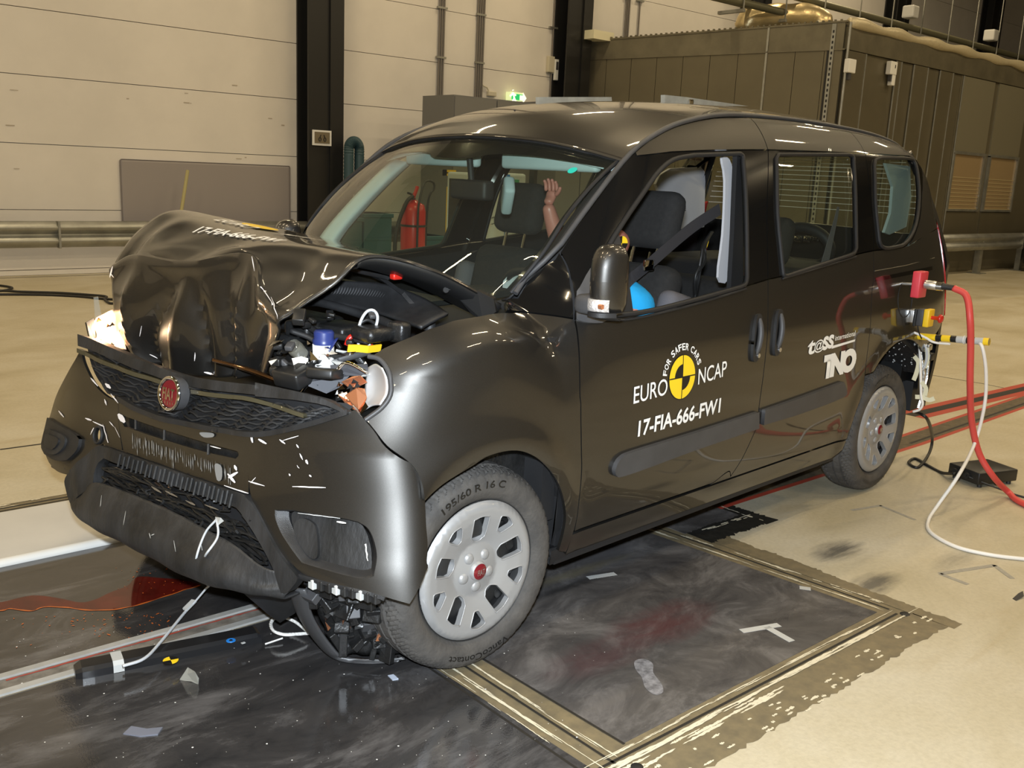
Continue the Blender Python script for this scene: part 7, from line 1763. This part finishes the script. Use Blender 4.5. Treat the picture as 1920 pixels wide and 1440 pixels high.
# long side
yS = C0.y
edges = [-12.05, -12.55, -14.1, -14.25, -15.0, -15.7, -16.45, -17.2]
pan = [(-12.05, -12.60, 0), (-12.60, -13.55, 0), (-13.56, -13.72, -.05), (-13.73, -14.15, 0), (-14.16, -14.65, -.04), (-14.66, -15.1, 0), (-15.11, -15.6, -.04), (-15.61, -16.0, 0), (-17.6, -18.2, -.05), (-20.0, -20.8, -.05)]
x = -12.05; k = 0; widths = [.55, .95, .16, .42, .48, .44, .48, .42]
for w in widths:
    MB().box(x-w+.006, x-.006, yS-.04, yS+(.012 if k % 2 == 0 else -.012), 0, HB-.01).build('panel', ML, ch); MB().tube([(x-w, yS+.012, 0), (x-w, yS+.012, HB-.01)], .012, 5).build('panel_rib', M['zinc'], ch); x -= w; k += 1
# window bays
def bay(px0, px1, top, bot, x0, x1):
    MB().box(x1, x0, yS-.04, yS+.0, 0, HB-.01).build('panel', ML, ch)
pa, pb = PR(1782, 340, b=yS).x, PR(1837, 340, b=yS).x; pc, pd = PR(1850, 340, b=yS).x, PR(1900, 340, b=yS).x
zt1, zb1 = PR(1800, 287, b=yS).z, PR(1800, 392, b=yS).z
MB().box(pa+.12, x+.0, yS-.04, yS-.0, 0, HB-.01).build('panel', ML, ch)
MWN = mat('amber lit booth glass', (.30, .22, .12), .15, spec=.6)
for p0, p1 in ((pa, pb), (pc, pd)):
    MB().box(p1-.05, p0+.05, yS-.04, yS+.005, zt1+.03, HB-.01).build('panel', mat('light chamber sheet', (.27, .25, .18), .4, .4), ch)
    w = MB().box(p1-.05, p0+.05, yS-.03, yS+.035, zt1-.02, zt1+.03).box(p1-.05, p1, yS-.03, yS+.03, zb1, zt1).box(p0, p0+.05, yS-.03, yS+.03, zb1, zt1).box(p1-.05, p0+.05, yS-.03, yS+.03, zb1-.04, zb1).build('booth_window', M['zinc'], ch)
    MB().box(p1, p0, yS-.02, yS, zb1, zt1).build('pane', MWN, w)
    sh = MB()
    for i in range(9): sh.box(p1, p0, yS, yS+.006, zb1+i*.07, zb1+i*.07+.02)
    tag(sh.build('blind_slat', mat('amber blind', (.36, .28, .15), .6), w), kind='stuff')
    MB().box(p1-.05, p0+.05, yS-.04, yS+.005, 0, zb1-.05).build('panel', ML, ch)
MB().box(pb-.06, pb-.06-(pb-pc-.12 if pb-pc > .2 else .1), yS-.06, yS-.02, 0, HB-.01).build('recess', ML, ch)
MB().box(-30, pd-.06, yS-.04, yS, 0, HB-.01).build('panel', ML, ch)
MB().box(-30, -12.02, yS-.04, yS+.02, HB+.0, HH-.06).build('header_panel', ML2, ch)
MB().tube([(-12.02, yS+.03, 0), (-12.02, yS+.03, HH)], .022, 8).build('corner_pipe', M['zinc'], ch, 60)
# lagging roll along the roof edge
pts = [(-12.05-.3*i, yS+.02*sin(i*.7), HH+.0+.012*sin(i*1.7)) for i in range(60)]
MB().tube(cr(pts, 2), [.075+.016*sin(i*.8) for i in range(119)], 9).build('lagging_roll', mat('crumpled foil lagging', (.62, .54, .36), .45, .35, bump=.8, bscale=14), ch, 180)
# boxes on the side
for (xp, yp, lab) in ((1593, 124, 'white junction box near the chamber corner'), (1671, 128, 'white wall box with a black switch on the chamber side')):
    p = PR(xp, yp, b=yS+.05); bx = tag(empty('junction_box', (p.x, yS+.012, p.z)), lab, 'junction box'); MB().rbox(-.10, .10, 0, .09, -.10, .10, .012, 2).build('case', M['white_plastic'], bx)
    MB().box(-.02, .04, .02, .07, -.20, -.10).build('gland', M['grey_plastic'], bx)
    if xp > 1600: MB().rbox(-.10, .0, 0, .08, -.26, -.09, .01, 2).build('lower_case', M['white_plastic'], bx); MB().box(-.04, -.02, .09, .094, .0, .05).build('switch', M['black_vinyl'], bx)
# foil duct on the roof
pq = [PR(1395, 48, b=-7.5), PR(1410, 36, b=-7.4), PR(1450, 32, b=-7.2), PR(1490, 31, b=-7.0), PR(1530, 36, b=-6.8), PR(1560, 46, b=-6.6)]
pq = [Vector((q.x, q.y, max(q.z, HH+.1))) for q in pq]
pq[0].z = HH+.05; pq[-1].z = HH+.05
du = MB().tube(cr(pq, 6), [.12, .17, .2, .2]+[.21+.012*sin(i*.9) for i in range(23)]+[.18, .15, .12, .10], 14).build('foil_duct', mat('golden foil lagging', (.72, .58, .32), .32, .7, bump=.7, bscale=9), ch, 180)
MB().box(PR(1120, 70, b=-9.1).x-.3, PR(1105, 70, b=-9.1).x, -9.3, -9.0, HHL+.0, HHL+.14).build('roof_crate', M['masking'], ch); MB().box(-11.6, -11.0, -9.3, -9.0, HHL+.0, HHL+.08).build('roof_crate', M['zinc'], ch)
# pipe rack above the chamber
pr_ = tag(empty('pipe_rack'), 'pair of long olive pipes on hangers above the chamber roof', 'pipes'); MPp = mat('olive pipe', (.20, .19, .12), .45, .3)
bp_ = -7.0
for (y0, x0, x1, y1) in ((0, 1425, 1920, 92), (28, 1425, 1920, 124)):
    q0, q1 = PR(x0, y0, b=bp_), PR(x1, y1, b=bp_); z = (q0.z+q1.z)/2; MB().tube([(-10.9, bp_, z), (-34, bp_, z)], .06, 10).build('pipe', MPp, pr_, 60)
    zz_ = z
MB().tube([(-10.9, bp_-.35, zz_+.05), (-34, bp_-.35, zz_+.05)], .035, 8).build('pipe', MPp, pr_, 60)
for a in np.arange(-11.6, -30, -1.15): MB().tube([(a, bp_+.08, zz_-.15), (a, bp_+.08, 8.0)], .013, 5).build('hanger', M['zinc'], pr_, 60); MB().box(a-.03, a+.03, bp_-.4, bp_+.1, zz_-.16, zz_-.11).build('bracket', M['zinc'], pr_)
for i, a in enumerate((-17.0, -20.6)): MB().rbox(a-.12, a+.12, bp_-.12, bp_+.12, zz_+.45, zz_+.68, .03, 2).build('valve_box', M['white_plastic'], pr_)
# black trolley at the right edge
tr = tag(empty('tool_trolley', (-18.9, -4.55, 0)), 'black tool trolley at the right edge of the hall', 'trolley')
MB().rbox(-.55, .45, -.25, .30, .16, 1.02, .03, 2).build('cabinet', M['black_plastic'], tr); MB().rbox(-.57, .47, -.27, .32, 1.0, 1.05, .02, 2).build('top', M['black_plastic'], tr)
for k in range(4): MB().rbox(-.50, .40, .30, .325, .22+.19*k, .38+.19*k, .01, 2).build('drawer', M['black_metal'], tr)
for s in (-.4, .32):
    for y in (-.18, .22): MB().lathe([(0, -.025), (.07, -.025), (.075, 0), (.07, .025), (0, .025)], 14, Matrix.Translation((s, y, .075)) @ Matrix.Rotation(pi/2, 4, 'X')).build('castor', M['rubber'], tr, 60); MB().box(s-.03, s+.03, y-.035, y+.035, .10, .17).build('castor_fork', M['black_metal'], tr)
MB().rbox(-.25, .1, .0, .25, 1.05, 1.09, .01, 2).build('cream_tray', M['masking'], tr); MB().rbox(-.15, .05, .325, .36, .70, .78, .01, 2).build('sticker', M['white_plastic'], tr)
# thin rod standing behind the bonnet
p0, p1 = PR(352, 319, b=-9.2), PR(340, 396, b=-9.2); dz = (p0-p1); pz0 = p1+dz*(-(p1.z-.0)/dz.z)
tag(MB().tube([pz0, p0], .022, 8).build('thin_post', mat('weathered yellow rod', (.45, .40, .18), .5), smooth=60), 'thin yellowish rod rising behind the crumpled bonnet in front of the grey board', 'rod')
